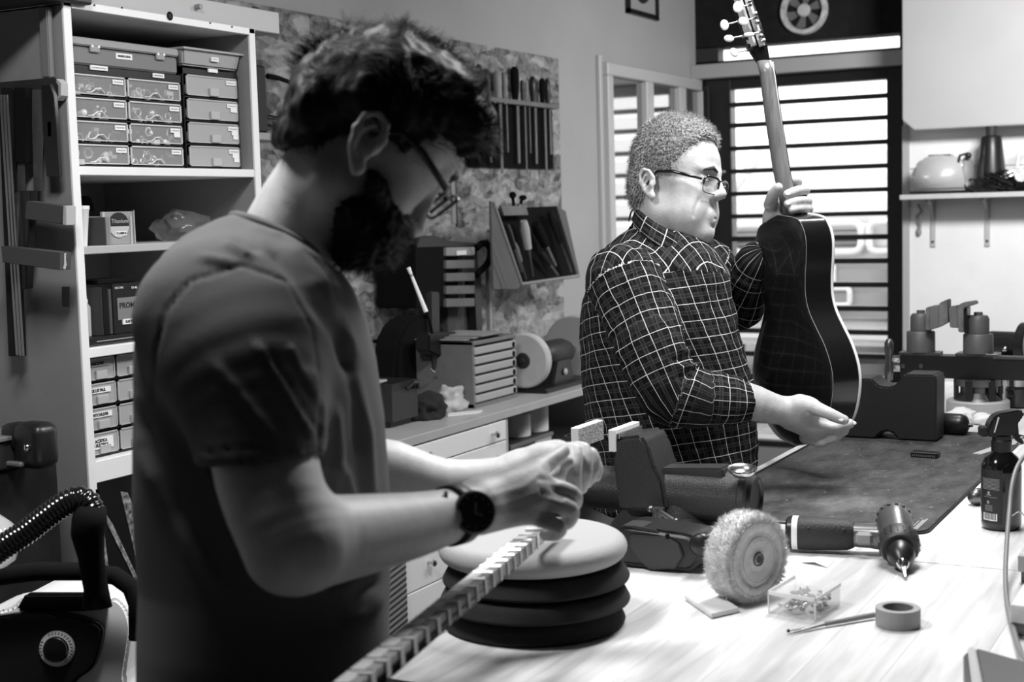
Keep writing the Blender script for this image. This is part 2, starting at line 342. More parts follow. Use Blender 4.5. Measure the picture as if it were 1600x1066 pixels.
obj('shelf_board', B().box2((xs0, YS-.02, zsf-.022), (.3, YR, zsf), .002), mat('shelf_board', .55, .5, var=.05), sh)
for px in (1458, 1543):
    xb = float(PY(px, 340, YR)[0]); b = B()
    b.box2((xb-.012, YR-.008, zsf-.24), (xb+.012, YR, zsf-.022), .003).box2((xb-.01, YR-.15, zsf-.03), (xb+.01, YR, zsf-.022))
    b.tube([(xb, YR-.13, zsf-.03), (xb, YR-.06, zsf-.04), (xb, YR-.02, zsf-.075), (xb, YR-.008, zsf-.12)], .007, 6)
    o = obj('shelf_bracket', b, M_['panel'], sh)
    b = B(); [b.cyl((xb, YR-.011, zsf-z), (xb, YR-.007, zsf-z), .006, seg=10) for z in (.075, .215)]; obj('screw', b, M_['dark'], o)
# small rounded white appliance
def PS(px, py, y=YS+.05): return PY(px, py, y)
t0, t1 = PS(1424, 300), PS(1517, 300); tx = (t0[0]+t1[0])/2; tw = t1[0]-t0[0]; th = float(PS(1470, 243)[2])-zsf
ap = thing('toaster', 'pale rounded toaster with black base on the wall shelf', 'toaster', (tx, YS+.06, zsf))
bo = B(); sec = []
prof = [(-.48, .08), (-.46, .45), (-.40, .75), (-.28, .93), (-.1, 1), (.1, 1), (.3, .93), (.42, .75), (.47, .45), (.48, .08)]
Mt = Matrix(((1, 0, 0, tx), (0, 0, -1, YS+.13), (0, 1, 0, zsf), (0, 0, 0, 1)))
bo.prism([(a*tw, c*th) for a, c in prof], .14, Mt, .012); obj('toaster_body', bo, mat('toaster_shell', .7, .25, .3), ap, True)
obj('toaster_base', B().box2((tx-tw*.49, YS, zsf), (tx+tw*.5, YS+.13, zsf+.014), .004), M_['black'], ap)
obj('bread_slot', B().box2((tx-tw*.2, YS+.03, zsf+th-.006), (tx+tw*.18, YS+.1, zsf+th+.004), .003), M_['steel'], ap)
obj('toaster_end', B().sph((tx+tw*.43, YS+.06, zsf+th*.5), (.03, .07, th*.46)), M_['mgrey'], ap)
pk = [PS(1512, 240, YS), PS(1500, 243, YS), PS(1495, 262, YS), PS(1500, 282, YS), PS(1510, 294, YS), PS(1528, 298, YS)]
obj('power_cord', B().tube(pk, .006, 6).sph(PS(1513, 243, YS), .014), M_['black'], ap)
# heat gun
hx = float(PS(1548, 300)[0]); hg = thing('heat_gun', 'black heat gun standing nozzle up with its coiled cord', 'heat gun', (hx, YS+.06, zsf))
zt = float(PS(1546, 195)[2])-zsf
Mh = Matrix.Translation((hx, YS+.06, zsf))
obj('gun_body', B(Mh).lathe([(.062, .06), (.06, .1), (.05, .18), (.043, zt-.06), (.038, zt-.05), (.022, zt-.045)], 20), M_['black'], hg)
obj('nozzle', B(Mh).lathe([(.022, zt-.05), (.024, zt-.02), (.026, zt), (.021, zt), (.02, zt-.03)], 20), M_['dark'], hg)
hb = B(Mh); random.seed(3)
hb.box((.0, 0, .035), (.13, .09, .07), .02, seg=2); obj('gun_handle', hb, M_['black'], hg)
cb = B(Mh)
for k in range(9):
    a0 = random.random()*6; r = .05+.02*random.random(); zc_ = .03+.045*random.random()
    cb.tube([(.04+r*cos(a0+t*.7)*1.2, -.03+.04*sin(a0+t*.7), zc_+.025*sin(t*1.3+k)) for t in range(9)], .005, 6, True)
cb.tube([(-.05, -.05, .05), (-.075, -.05, .06), (-.09, -.05, .055)], .004).tube([(-.05, -.05, .02), (-.08, -.055, .03), (-.09, -.055, .025)], .004)
obj('cord', cb, M_['blackg'], hg)
# white coiled lead at the frame edge
wx = float(PS(1594, 300)[0]); wc = thing('white_lead', 'white curved lead and black clip at the right end of the shelf', 'cable', (wx, YS+.05, zsf))
b = B()
for k in range(4): b.tube([PS(1592+8*cos(t*.7)+k, 268+k*3+12*sin(t*.7)*.5, YS) for t in range(9)], .004, 6, True)
b.tube([PS(1589, 262, YS), PS(1592, 240, YS), PS(1600, 222, YS), PS(1612, 214, YS)], .007); obj('lead', b, M_['white'], wc)
obj('clip', B().box2((wx-.04, YS, zsf), (wx+.06, YS+.08, zsf+.1), .02).box2((wx-.09, YS, zsf), (wx, YS+.07, zsf+.05), .012), M_['blackm'], wc)
# hook with a hanging cord under the shelf
hk = [PY(1434, 320, YR-.015), PY(1440, 330, YR-.02), PY(1432, 338, YR-.02), PY(1438, 350, YR-.015), PY(1436, 362, YR-.012)]
tag(obj('hanging_cord', B().tube(hk, .008, 6).sph(hk[-1], (.012, .008, .02)), M_['mgrey']), 'knotted grey cord hanging on the white wall under the shelf', 'cord')
# ================================================================= shelf unit on the left
XF = -2.1; UY0, UY1 = 2.08, 2.672; UZ = 1.915; TH = .02
un = thing('shelf_unit', 'tall white open shelf unit with grey side board against the left wall', 'shelf unit', (-2.33, (UY0+UY1)/2, 0))
obj('side_panel', B().box2((XW+.002, UY0, 0), (XF-.006, UY0+TH-.002, float(PY(60, 9, UY0)[2])-.001)), M_['side'], un)
obj('side_panel', B().box2((XW, UY1-TH, 0), (XF-.006, UY1, UZ)), M_['side'], un)
obj('front_edge', B().box2((XF-.006, UY0-.001, 0), (XF, UY0+TH, UZ), .001), M_['white'], un)
obj('front_edge', B().box2((XF-.006, UY1-TH, 0), (XF, UY1+.001, UZ), .001), M_['white'], un)
obj('back_panel', B().box2((XW+.02, UY0+TH, .05), (XW+.03, UY1-TH, UZ-.02)), M_['inner'], un)
obj('top_board', B().box2((XW, UY0, UZ-.012), (XF, UY1, UZ), .001), M_['white'], un)
ztop = [float(PX(250, y, XF)[2]) for y in (57,)][0]
tp = obj('top_rail', B().box2((XF-.018, UY0+TH, float(PX(130, 15.5, XF)[2])), (XF+.001, UY1-TH, UZ), .001), M_['white'], un)
b = B(); 
for px, py in ((147, 8), (190, 12), (328, 36), (362, 42)):
    q = PX(px, py, XF+.001); b.cyl(q, (q[0]+.002, q[1], q[2]), .002, seg=8)
obj('screw', b, M_['dark'], tp)
q = PX(264.5, 25, XF+.001); Me = frame(q, x=(0, 1, 0), z=(1, 0, 0)); rE = .0095
em = obj('round_sticker', B().lathe([(0, .0012), (rE, .0012), (rE, 0)], 24, Me), M_['label'], tp)
b = B().lathe([(rE*.86, .0013), (rE*.86, .002), (rE, .002), (rE, .0013)], 24, Me)
for s in range(4):
    a = s*pi/2; pp = []
    for t in np.linspace(0, 1, 7): pp.append((rE*.72*t*cos(a+1.5*t), rE*.72*t*sin(a+1.5*t)))
    ww = [.0004, .0012, .0017, .002, .0018, .0012, .0003]
    L_ = [(x-w*sin(a+1.5), y+w*cos(a+1.5)) for (x, y), w in zip(pp, ww)]; R_ = [(x+w*sin(a+1.5), y-w*cos(a+1.5)) for (x, y), w in zip(pp, ww)]
    b.prism(L_+R_[::-1], .0007, Me @ Matrix.Translation((0, 0, .0013)))
e2 = B(); e2.b = b.b
obj('sticker_print', e2, M_['ink'], tp)
shz = {}
for nm, py, th_, px in (('a', 262, .018, 250), ('b', 380, .016, 250), ('c', 541, .02, 170), ('d', 716, .045, 175)):
    z = float(PX(px, py, XF)[2]); shz[nm] = z
    o = obj('shelf', B().box2((XW+.03, UY0+TH, z-th_), (XF-.003, UY1-TH, z), .0015), M_['white'] if nm != 'b' else M_['lgrey'], un)
obj('shelf', B().box2((XW+.03, UY0+TH, .08), (XF-.003, UY1-TH, .1)), M_['white'], un)
# board on top of the unit with a round knob
yb1 = float(PX(447, 30, XF)[1])
tb = thing('top_board', 'long pale board laid along the top of the shelf unit', 'board', (XF-.06, 2.4, UZ))
obj('board', B().box2((XF-.12, 2.13, UZ+.001), (XF-.02, yb1, UZ+.052), .002), mat('top_board', .5, .6), tb)
q = PX(306, 11, XF-.02); obj('knob', B().cyl(q, (q[0]+.015, q[1], q[2]), .006, seg=12), M_['mgrey'], tb)
tag(obj('overhead_box', B().box2((-2.59, 1.1, float(PY(60, 9, UY0)[2])), (XF+.02, 2.14, 2.3), .004), M_['dark']), 'dark box end resting above the side panel at the top left', 'box')
# ---------------- drawer cabinets
XC = XF-.03
def Pz(px, py, x=XC): q = PX(px, py, x); return float(q[1]), float(q[2])
def glyphs(b, y0, z0, w, h, n, x, seed, lines=1):
    """unreadably small print as rows of tiny strokes"""
    rnd = random.Random(seed)
    for l in range(lines):
        zz_ = z0+h*(l+.5)/lines
        k = y0
        while k < y0+w:
            s = w/n*(.5+.5*rnd.random()); b.box((x, k+s/2, zz_), (.0004, s*.7, h/lines*.5)); k += s*1.25
    return b
def cabinet(label, y0, y1, z0, z1, cols, rows, labs, frost, depth=.3, darktop=0, xf=XC, labtexts=None, contents=True):
    c = thing('drawer_cabinet', label, 'drawer cabinet', (xf-depth/2, (y0+y1)/2, z0), 'small parts drawer cabinets')
    t = .0035; hb = B()
    hb.box2((xf-depth, y0, z0), (xf-.004, y0+t, z1)).box2((xf-depth, y1-t, z0), (xf-.004, y1, z1)).box2((xf-depth, y0, z1-t-darktop), (xf-.002, y1, z1)).box2((xf-depth, y0, z0), (xf-.002, y1, z0+t)).box2((xf-depth, y0, z0), (xf-depth+.004, y1, z1))
    zt_ = z1-darktop; dh = (zt_-z0-t)/rows; dw = (y1-y0-2*t)/cols
    for r in range(1, rows): hb.box2((xf-depth, y0, z0+t+dh*r-.0025), (xf-.004, y1, z0+t+dh*r))
    for k in range(1, cols): hb.box2((xf-depth, y0+t+dw*k-.0015, z0), (xf-.003, y0+t+dw*k+.0015, zt_))
    obj('cabinet_body', hb, M_['black'], c)
    for r in range(rows):
        for k in range(cols):
            a = y0+t+dw*k+.003; e = y0+t+dw*(k+1)-.003; g = z0+t+dh*r+.002; h = z0+t+dh*(r+1)-.005
            mfr = M_['milk'] if frost else M_['clear']
            db = B().box2((xf-.002, a, g), (xf, e, h), .0008)
            d = obj('drawer', db, mfr, c)
            rim = B().box2((xf-.0015, a, g), (xf+.0015, a+.003, h)).box2((xf-.0015, e-.003, g), (xf+.0015, e, h)).box2((xf-.0015, a, h-.003), (xf+.0015, e, h)).box2((xf-.0015, a, g), (xf+.0015, e, g+.002))
            m = (a+e)/2; 
            if not frost:
                rim.tube([(xf+.002, m-.032, g+.003), (xf+.003, m-.02, g+.004), (xf+.005, m-.008, g+.012), (xf+.006, m+.004, g+.013), (xf+.004, m+.016, g+.004)], .0016, 6)
            else:
                rim.box2((xf, m-.012, g+.001), (xf+.006, m+.018, g+(h-g)*.42), .001)
            obj('drawer_rim', rim, M_['lgrey'] if frost else mat('clear_rim', .62, .2) if 'clear_rim' not in bpy.data.materials else bpy.data.materials['clear_rim'], d)
            if contents and not frost:
                rnd = random.Random(r*7+k*31+cols); jb = B()
                for n in range(16):
                    yy = a+.006+rnd.random()*(e-a-.012); zz_ = g+.003+rnd.random()**1.5*(h-g-.016); xx = xf-.008-rnd.random()*.05; s = .004+.009*rnd.random()
                    kd = rnd.random()
                    if kd < .4: jb.tube([(xx, yy+s*cos(t_*1.1), zz_+s*sin(t_*1.1)) for t_ in range(6)], .0018, 5, True)
                    elif kd < .7: jb.box((xx, yy, zz_), (.01, s*1.6, s), .001, Matrix.Rotation(0, 4, 'X'))
                    else: jb.sph((xx, yy, zz_), s*.7, seg=5)
                obj('drawer_contents', jb, mat('contents_%d' % ((r+k) % 3), (.8, .5, .95)[(r+k) % 3], .2, .6 if (r+k) % 2 else .1), d)
            elif frost:
                obj('drawer_contents', B().box2((xf-.05, a+.008, g+.003), (xf-.012, e-.02, g+(h-g)*.55), .004), M_['grey'], d)
            lw = (.030 if not frost else .034)*labs; lh = .0095*labs
            ly = e-.004-lw-(.004 if not frost else 0); lz = h-.006-lh
            if labtexts: continue
            obj('label_strip', glyphs(B().box2((xf+.001, ly, lz), (xf+.0022, ly+lw, lz+lh)), 0, 0, 0, 0, 1, 0, 0) if False else B().box2((xf+.001, ly, lz), (xf+.0022, ly+lw, lz+lh)), M_['label'], d)
            obj('small_print', glyphs(B(), ly+.003, lz+.002, lw-.007, lh-.004, 9, xf+.0024, r*5+k), M_['mgrey'], d)
            if (frost and r < 3) or (not frost and k == 1 and r == 1):
                n = 1 if not frost else 3-r
                for q_ in range(1, min(n, 2)+1):
                    w2 = lw*(.5 if q_ == 2 else .65); obj('label_strip', B().box2((xf+.001, ly+lw-w2, lz-lh*q_), (xf+.0022, ly+lw, lz-lh*q_+lh*.98)), M_['label'], d)
    return c
yA0, _ = Pz(118, 200); yA0 = UY0+TH+.002
yA1, zA1 = Pz(283, 118); zA0 = shz['a']
cA = cabinet('clear fronted two column drawer cabinet filled with small metal parts', yA0, yA1, zA0+.001, zA1, 2, 4, 1, False, darktop=.012)
# labels along the top rim of that cabinet
for px, py, w in ((154, 106, .048), (247, 118, .034)):
    yy, zz_ = Pz(px, py); obj('label_strip', B().box2((XC-.001, yy-w/2, zz_-.005), (XC+.002, yy+w/2, zz_+.004)), M_['label'], cA)
    obj('small_print', glyphs(B(), yy-w/2+.003, zz_-.003, w-.008, .005, 14, XC+.0024, px), M_['mgrey'], cA)
yB0, _ = Pz(287, 118); yB1, zB1 = Pz(371, 112)
cB = cabinet('frosted single column drawer cabinet at the right end of the top shelf', yB0, yB1, zA0+.001, zB1-.004, 1, 4, 1, True, darktop=.009)
yy, zz_ = Pz(332, 110); obj('label_strip', B().box2((XC-.001, yy-.016, zz_-.005), (XC+.002, yy+.016, zz_+.003)), M_['label'], cB)
# grey case with two latches
y0, _ = Pz(119, 80); y0 = UY0+TH+.002; y1, zt_ = Pz(276, 85); zc0 = zA1+.001; zc1 = Pz(276, 80)[1]+.004
cs = thing('parts_case', 'flat grey plastic case with two latches and a white label', 'case', (XC-.1, (y0+y1)/2, zc0), 'cases on the drawer cabinets')
zl = zc1-.017
obj('case_base', B().box2((XC-.22, y0, zc0), (XC+.004, y1-.003, zl-.002), .004), mat('case_base', .17, .5), cs)
obj('case_lid', B().box2((XC-.222, y0-.001, zl), (XC+.006, y1, zc1), .003), mat('case_lid', .3, .45), cs)
for px in (144, 246):
    yy = Pz(px, 80)[0]; l = obj('latch', B().box2((XC+.004, yy-.013, zl-.012), (XC+.010, yy+.013, zl+.002), .002), M_['mgrey'], cs)
    obj('latch_pins', B().box2((XC+.009, yy-.012, zl-.003), (XC+.0115, yy-.006, zl+.003), .001).box2((XC+.009, yy+.006, zl-.003), (XC+.0115, yy+.012, zl+.003), .001), M_['label'], l)
yy, zz_ = Pz(191, 88); l = obj('label_strip', B().box2((XC+.003, yy-.0235, zz_-.007), (XC+.0055, yy+.0235, zz_+.005)), M_['label'], cs)
text('lettering', 'MANDOLINA', frame((XC+.0057, yy, zz_-.001), x=(0, 1, 0), z=(1, 0, 0)), .0062, M_['ink'], l, bold=.0002)
# frosted tray upside down on second cabinet
y0, y1 = Pz(279, 90)[0], Pz(375, 95)[0]; zc0 = zB1+.002; zc1 = zc0+.038
ty = thing('storage_tray', 'frosted plastic tray with one small label next to the latched case', 'tray', (XC-.1, (y0+y1)/2, zc0), 'cases on the drawer cabinets')
Mt = Matrix(((1, 0, 0, XC-.1), (0, 1, 0, (y0+y1)/2+.004), (0, 0, 1, zc0), (0, 0, 0, 1)))
tb_ = B(Mt); ww = (y1-y0)/2-.006
t = bmesh.new(); bmesh.ops.create_cube(t, size=1)
for v in t.verts: k = 1.0 if v.co.z > 0 else .93; v.co = Vector((v.co.x*.21*k, v.co.y*2*ww*k, (v.co.z+.5)*(zc1-zc0)))
bmesh.ops.bevel(t, geom=list(t.edges), offset=.004, segments=2, affect='EDGES'); tb_._add(t); tb_.box((0, 0, zc1-zc0-.002), (.222, 2*ww+.008, .005), .001)
obj('tray_body', tb_, mat('tray_plastic', .38, .4), ty)
yy, zz_ = Pz(335, 93, XC+.004); l = obj('label_strip', B().box2((XC+.003, yy-.012, zz_-.005), (XC+.0065, yy+.012, zz_+.004)), M_['label'], ty)
obj('small_print', glyphs(B(), yy-.009, zz_-.002, .016, .004, 9, XC+.0068, 4), M_['mgrey'], ty)
# ---------------- second shelf: boxes and string packs
zB = shz['b']; fy = frame((0, 0, 0), x=(0, 1, 0), z=(1, 0, 0))
def pk(px0, px1, py0, x=XC, z=None): return float(PX(px0, py0, x)[1]), float(PX(px1, py0, x)[1])
y0, y1 = pk(122, 143, 350)
c = tag(obj('paper_cup', B(Matrix.Translation((XC-.02, (y0+y1)/2, zB))).lathe([(.017, 0), (.024, .073), (.0255, .075), (.0255, .082), (.0, .083)], 20), M_['label']), 'white paper tub standing at the left end of the second shelf', 'tub')
def sleeve(name, label, yc, zc, x, w, h, tilt, m, group=None):
    t = thing(name, label, 'case', (x, yc, zc), group)
    M = Matrix.Translation((x, yc, zc)) @ Matrix.Rotation(tilt, 4, 'Z')
    obj('sleeve', B(M).box((-.003, 0, h/2), (.005, w, h), .001), m, t); return t, M
y0, y1 = pk(150, 160, 350)
sleeve('string_packet', 'dark string packet standing edge on beside the white tub', y0+.018, zB, XC-.03, .055, .058, radians(-62), M_['dark'], 'string packets')
sleeve('string_packet', 'grey string packet wedged between two others', y0+.032, zB, XC-.03, .055, .06, radians(-58), M_['mgrey'], 'string packets')
y0, y1 = pk(163, 222, 350)
t, M = sleeve('string_packet', 'clear cased string packet with a round black and white disc label', (y0+y1)/2-.004, zB, XC-.012, .083, .069, radians(-6), mat('packet_film', .33, .2), 'string packets')
Md = M @ frame((.0005, .002, .041), x=(0, 1, 0), z=(1, 0, 0)); rD = .0265
up = [(rD*cos(a), rD*sin(a)) for a in np.linspace(-.1, pi+.1, 18)]; lo = [(rD*cos(a), rD*sin(a)) for a in np.linspace(pi+.1, 2*pi-.1, 18)]
obj('disc_upper', B().prism(up, .0012, Md), M_['ink'], t); obj('disc_lower', B().prism(lo, .0012, Md), mat('disc_grey', .5, .5), t)
text('lettering', 'Titanium', Md @ Matrix.Translation((.002, .008, .0015)), .0125, M_['lgrey'], t)
l = obj('label_strip', B(Md).box((.004, -.0175, .001), (.029, .009, .002)), M_['label'], t)
text('lettering', 'CLASSICA', Md @ Matrix.Translation((.004, -.0175, .0022)), .006, M_['ink'], l, bold=.0003)
obj('case_edge', B(M).box((.001, .0425, .036), (.004, .0015, .07)).box((.001, -.0385, .036), (.004, .006, .066)).box((.001, .034, .03), (.003, .004, .06)), mat('case_edge', .5, .2), t)
# dark folded thing behind, plastic bag
tag(obj('folded_pouch', B().prism([(0, 0), (.19, 0), (.155, .105), (.02, .1)], .03, Matrix(((0, 0, -1, XC-.1), (1, 0, 0, UY0+TH+.004), (0, 1, 0, zB), (0, 0, 0, 1))), .004), M_['blackm']), 'black pouch standing behind the packets on the second shelf', 'pouch')
q = PX(285, 378, XC-.1); b = B(); rnd = random.Random(9)
t = bmesh.new(); bmesh.ops.create_icosphere(t, subdivisions=3, radius=1)
for v in t.verts:
    n_ = noise.noise(v.co*2.1)*.35+noise.noise(v.co*5)*.2; v.co = Vector((v.co.x*.05, v.co.y*.075, v.co.z*.04))*(1+n_); v.co.z = max(v.co.z, -.03)
b._add(t, Matrix.Translation((q[0], q[1], zB+.0305)))
tag(obj('plastic_bag', b, mat('bag_film', .5, .1, alpha=.16)), 'crumpled clear plastic bag on the second shelf behind the shoulder', 'bag')
# ---------------- third shelf
zC = shz['c']
y0, y1 = pk(139, 152, 500)
b = B(Matrix.Translation((XC-.03, (y0+y1)/2+.003, zC+.0195))).lathe([(.015, 0), (.0155, .06), (.009, .07), (.0095, .082), (0, .084)], 16)
bt = thing('squeeze_bottle', 'small white topped bottle at the left of the third shelf', 'bottle', (XC-.03, (y0+y1)/2+.003, zC+.0195))
obj('bottle_body', b, mat('bottle_grey', .42, .4), bt); obj('cap', B(Matrix.Translation((XC-.03, (y0+y1)/2+.003, zC+.09))).lathe([(.01, -.008), (.011, .004), (.006, .012), (0, .013)], 16), M_['label'], bt)
base = thing('flat_case', 'flat black case lying under the packets on the third shelf', 'case', (XC-.03, UY0+.1, zC+.001))
obj('case_body', B().box2((XC-.1, UY0+TH+.004, zC+.001), (XC+.01, UY0+.19, zC+.018), .003), M_['black'], base)
obj('case_seam', B().box2((XC+.01, UY0+.06, zC+.009), (XC+.011, UY0+.185, zC+.011)), M_['mgrey'], base)
for i, (px, tl, g, hh_) in enumerate(((158, -60, 'dark', .1), (168, -55, 'dark2', .098), (176, -50, 'vgrey', .094))):
    y0 = float(PX(px, 500, XC)[1]); sleeve('string_packet', ('black', 'dark grey', 'grey backed')[i]+' string packet on edge on the third shelf', y0, zC+.0185, XC-.03, .05, hh_, radians(tl), M_[g], 'packets on the third shelf')
y0 = float(PX(182, 500, XC)[1]); t, M = sleeve('string_box', 'black string box with grey printed face reading ELECTRIC', y0+.04, zC+.0185, XC-.006, .082, .105, 0, M_['black'], 'packets on the third shelf')
obj('face_print', B(M).box((.0, .004, .052), (.002, .066, .046)), mat('face_print', .2, .5), t)
fm = M @ frame((.0012, .0, .0), x=(0, 1, 0), z=(1, 0, 0))
text('lettering', 'PROMIX', fm @ Matrix.Translation((.006, .058, 0)), .0165, M_['ink'], t, bold=.0004)
text('lettering', 'ELECTRIC', fm @ Matrix.Translation((-.022, .096, 0)), .006, M_['label'], t)
text('lettering', '10-46', fm @ Matrix.Translation((.022, .094, 0)), .008, M_['label'], t)
l = obj('label_strip', B(M).box((.001, .008, .024), (.003, .05, .011)), M_['label'], t)
text('lettering', 'ELECTRICA', fm @ Matrix.Translation((.008, .024, .0016)), .0072, M_['ink'], l, bold=.0003)
tag(obj('flat_box', B().box2((XC-.08, y0-.035, zC+.124), (XC-.012, y0+.075, zC+.134), .002), M_['blackm']), 'thin black box lying across the top of the packets', 'box', 'packets on the third shelf')
# ---------------- fourth shelf: dark cabinet with labelled drawers
zD = shz['d']; y0 = UY0+TH+.002; y1 = y0+.29
zt_ = float(PX(160, 552, XC)[2])
cc = cabinet('tall black drawer cabinet with lettered label strips below the packets', y0, y1, zD+.001, zt_, 3, 4, 1, True, darktop=.004, labtexts=True)
dr_ = sorted([c for c in cc.children if c.name.startswith('drawer')], key=lambda o: (sum((v.co.z for v in o.data.vertices)), 0))
for px, py, s, w, two in ((154, 610, 'DE LES PAUL', .052, 0), (156, 648, 'SWITCH/LEVER', .054, 0), (158, 692, 'ACÚSTICA\nE ELÉCTRICA', .052, 1), (153, 568, 'BASS START', .05, 2)):
    yy, zz_ = Pz(px, py); hL = .0115 if two != 1 else .024
    yl = y0+.008; yr_ = Pz(px+18, py)[0]
    row = [3, 2, 1, 0][{568: 0, 610: 1, 648: 2, 692: 3}[py]]
    d = [c for c in cc.children if c.name.startswith('drawer')][row*3]
    l = obj('label_strip', B().box2((XC+.001, yl, zz_-hL/2), (XC+.0025, yr_, zz_+hL/2)), M_['label'] if two != 2 else M_['mgrey'], d)
    text('lettering', s, frame((XC+.0028, (yl+yr_)/2, zz_), x=(0, 1, 0), z=(1, 0, 0)), .0088, M_['ink'], l, bold=.0003, sx=.8)
# bottom bay: boards leaning out of it
Myz1 = lambda x: Matrix(((0, 0, 1, x), (1, 0, 0, 0), (0, 1, 0, 0), (0, 0, 0, 1)))
mspk = mat('speckle_edge', .2, .7, var=.9, scale=110)
def bd(name, label, x, face, edge, m, foot):
    f_ = [Pz(a, b, x) for a, b in face]+[(y, .012) for y in foot]
    t = thing(name, label, 'board', (x, f_[0][0]+.05, .012), 'boards leaning in the bottom bay')
    obj('board', B().prism(f_, .008, Myz1(x-.008)), m, t)
    obj('board_edge', B().prism([Pz(a, b, x+.001) for a, b in edge], .006, Myz1(x-.004)), mspk, t)
ya = Pz(154, 770, XF+.05)[0]
bd('leaning_board', 'black panel with a broad pale speckled edge leaning farthest back in the bottom bay', XF+.03, [(154, 765), (190, 768), (223, 900)], [(188, 768), (199, 770), (213, 803), (222, 880), (224, 905), (214, 880), (197, 806)], M_['blackm'], (ya+.2, ya))
bd('leaning_board', 'black panel with a thin speckled slanting edge leaning in front of the broad edged one', XF+.06, [(153, 790), (159, 797), (221, 922)], [(157, 793), (163, 800), (175, 818), (222, 918), (220, 926), (170, 825), (160, 803)], M_['blackm'], (ya+.2, ya))
bd('leaning_board', 'short steep speckled edge of the board nearest the white front post', XF+.09, [(152, 806), (158, 812), (167, 890)], [(156, 808), (160, 812), (169, 885), (165, 888)], M_['blackm'], (ya+.1, ya))
# ---------------- tools on the grey side board (faces the camera): plane y = UY0
YT = UY0-.004
def PT(px, py, y=YT): return PY(px, py, y)
def xz(px, py, y=YT): q = PY(px, py, y); return float(q[0]), float(q[2])
Mxz = lambda y: Matrix(((1, 0, 0, 0), (0, 0, -1, y), (0, 1, 0, 0), (0, 0, 0, 1)))
def sil(px, y=YT): return [xz(a, b, y) for a, b in px]
rk = thing('saw_rack', 'dark wooden bar with rounded end holding saws on the side board', 'rack', PT(60, 150))
obj('rack_bar', B().prism(sil([(-40, 134), (93, 122), (98, 124), (104, 134), (104, 152), (93, 161), (92, 160), (-40, 175)][:6]+[(93, 161), (-40, 172)]), .02, Mxz(YT), .003), M_['dark'], rk)
obj('end_grain', B().prism(sil([(99, 124), (106, 131), (106, 150), (99, 158)]), .018, Mxz(YT)), M_['lgrey'], rk)
def tool(name, label, cat, parts, group='tools hanging on the side board'):
    t = thing(name, label, cat, PT(*parts[0][1][0]), group)
    for nm, pts, m_, dy, th_ in parts: obj(nm, B().prism(sil(pts, YT-dy), th_, Mxz(YT-dy), .001), M_[m_] if isinstance(m_, str) else m_, t)
    return t
tool('hand_saw', 'black handled saw hanging leftmost beside the steel rules', 'saw', [('handle', [(14, 138), (30, 138), (33, 200), (30, 300), (20, 300)], 'black', .022, .02), ('blade', [(20, 300), (30, 300), (28, 420), (22, 420)], 'dark', .03, .002)])
tool('hand_saw', 'long saw with a dull printed blade hanging near the middle of the rack', 'saw', [('handle', [(34, 138), (52, 138), (52, 255), (36, 255)], 'blackm', .022, .02), ('blade', [(28, 255), (40, 250), (44, 395), (26, 395)], mat('dull_blade', .12, .35, .5, var=.5, scale=18), .034, .002), ('teeth', [(26, 395), (44, 395), (42, 405), (28, 405)], 'dark', .034, .003)])
t = tool('hand_saw', 'saw with ribbed black grip and pale emblem on its neck', 'saw', [('blade', [(50, 140), (70, 140), (66, 300), (54, 300)], mat('satin_blade', .11, .4, .4, var=.3, scale=14), .022, .003), ('handle', [(43, 298), (60, 298), (52, 450), (38, 452)], 'black', .028, .02)])
tool('hand_saw', 'short saw with small silver badge hanging at the right end of the rack', 'saw', [('blade', [(70, 135), (84, 132), (90, 150), (94, 200), (98, 276), (78, 276), (72, 200)], 'black', .024, .01), ('badge', [(77, 190), (84, 190), (84, 214), (78, 214)], 'mgrey', .028, .006), ('inlay', [(78, 225), (84, 225), (87, 270), (81, 270)], 'grey', .027, .004)])
for i, (xa, xb, yb) in enumerate(((0, 3, 555), (5, 8, 556), (10, 12.5, 556))):
    t = thing('steel_rule', ('leftmost', 'middle', 'rightmost')[i]+' of three long steel rules hanging on the side board', 'ruler', PT(20, 550), 'long steel rules')
    obj('rule', B().prism(sil([(xa, 148), (xb, 148), (xb+26, yb), (xa+26, yb)], YT-.05-.004*i), .002, Mxz(YT-.05-.004*i)), mat('rule_steel', .3, .35, .8) if i == 0 else bpy.data.materials['rule_steel'], t)
tool('dark_strip', 'long dark wooden strip hanging behind the steel rules', 'strip', [('strip', [(4, 150), (24, 150), (42, 556), (20, 556)], 'dark2', .02, .012)])
tool('sanding_block', 'upper of two grey sanding blocks sticking out from the side board', 'block', [('block', [(58, 314), (115, 322), (112, 350), (56, 342)], mat('block_grey', .06, .8), .03, .028), ('block_end', [(114, 321), (119, 322), (119, 352), (113, 351)], 'lgrey', .03, .026)], 'sanding blocks')
tool('sanding_block', 'lower sanding block with a chipped white end strip', 'block', [('block', [(20, 384), (112, 394), (111, 421), (22, 409)], bpy.data.materials['block_grey'], .06, .03), ('end_strip', [(101, 395), (106, 394), (104, 401), (105, 414), (104, 422), (99, 420), (101, 412), (101, 402)], 'label', .0905, .002)], 'sanding blocks')
tool('switch_plate', 'small dark plate screwed low on the side board', 'plate', [('plate', [(98, 448), (110, 448), (110, 480), (99, 479)], 'dark', .004, .004)])
obj_ = tag(obj('edge_strip', B().prism(sil([(68, 12), (82, 12), (87, 122), (75, 122)]), .015, Mxz(YT), .002), M_['grey']), 'pale wooden strip above the saw rack on the side board', 'strip')
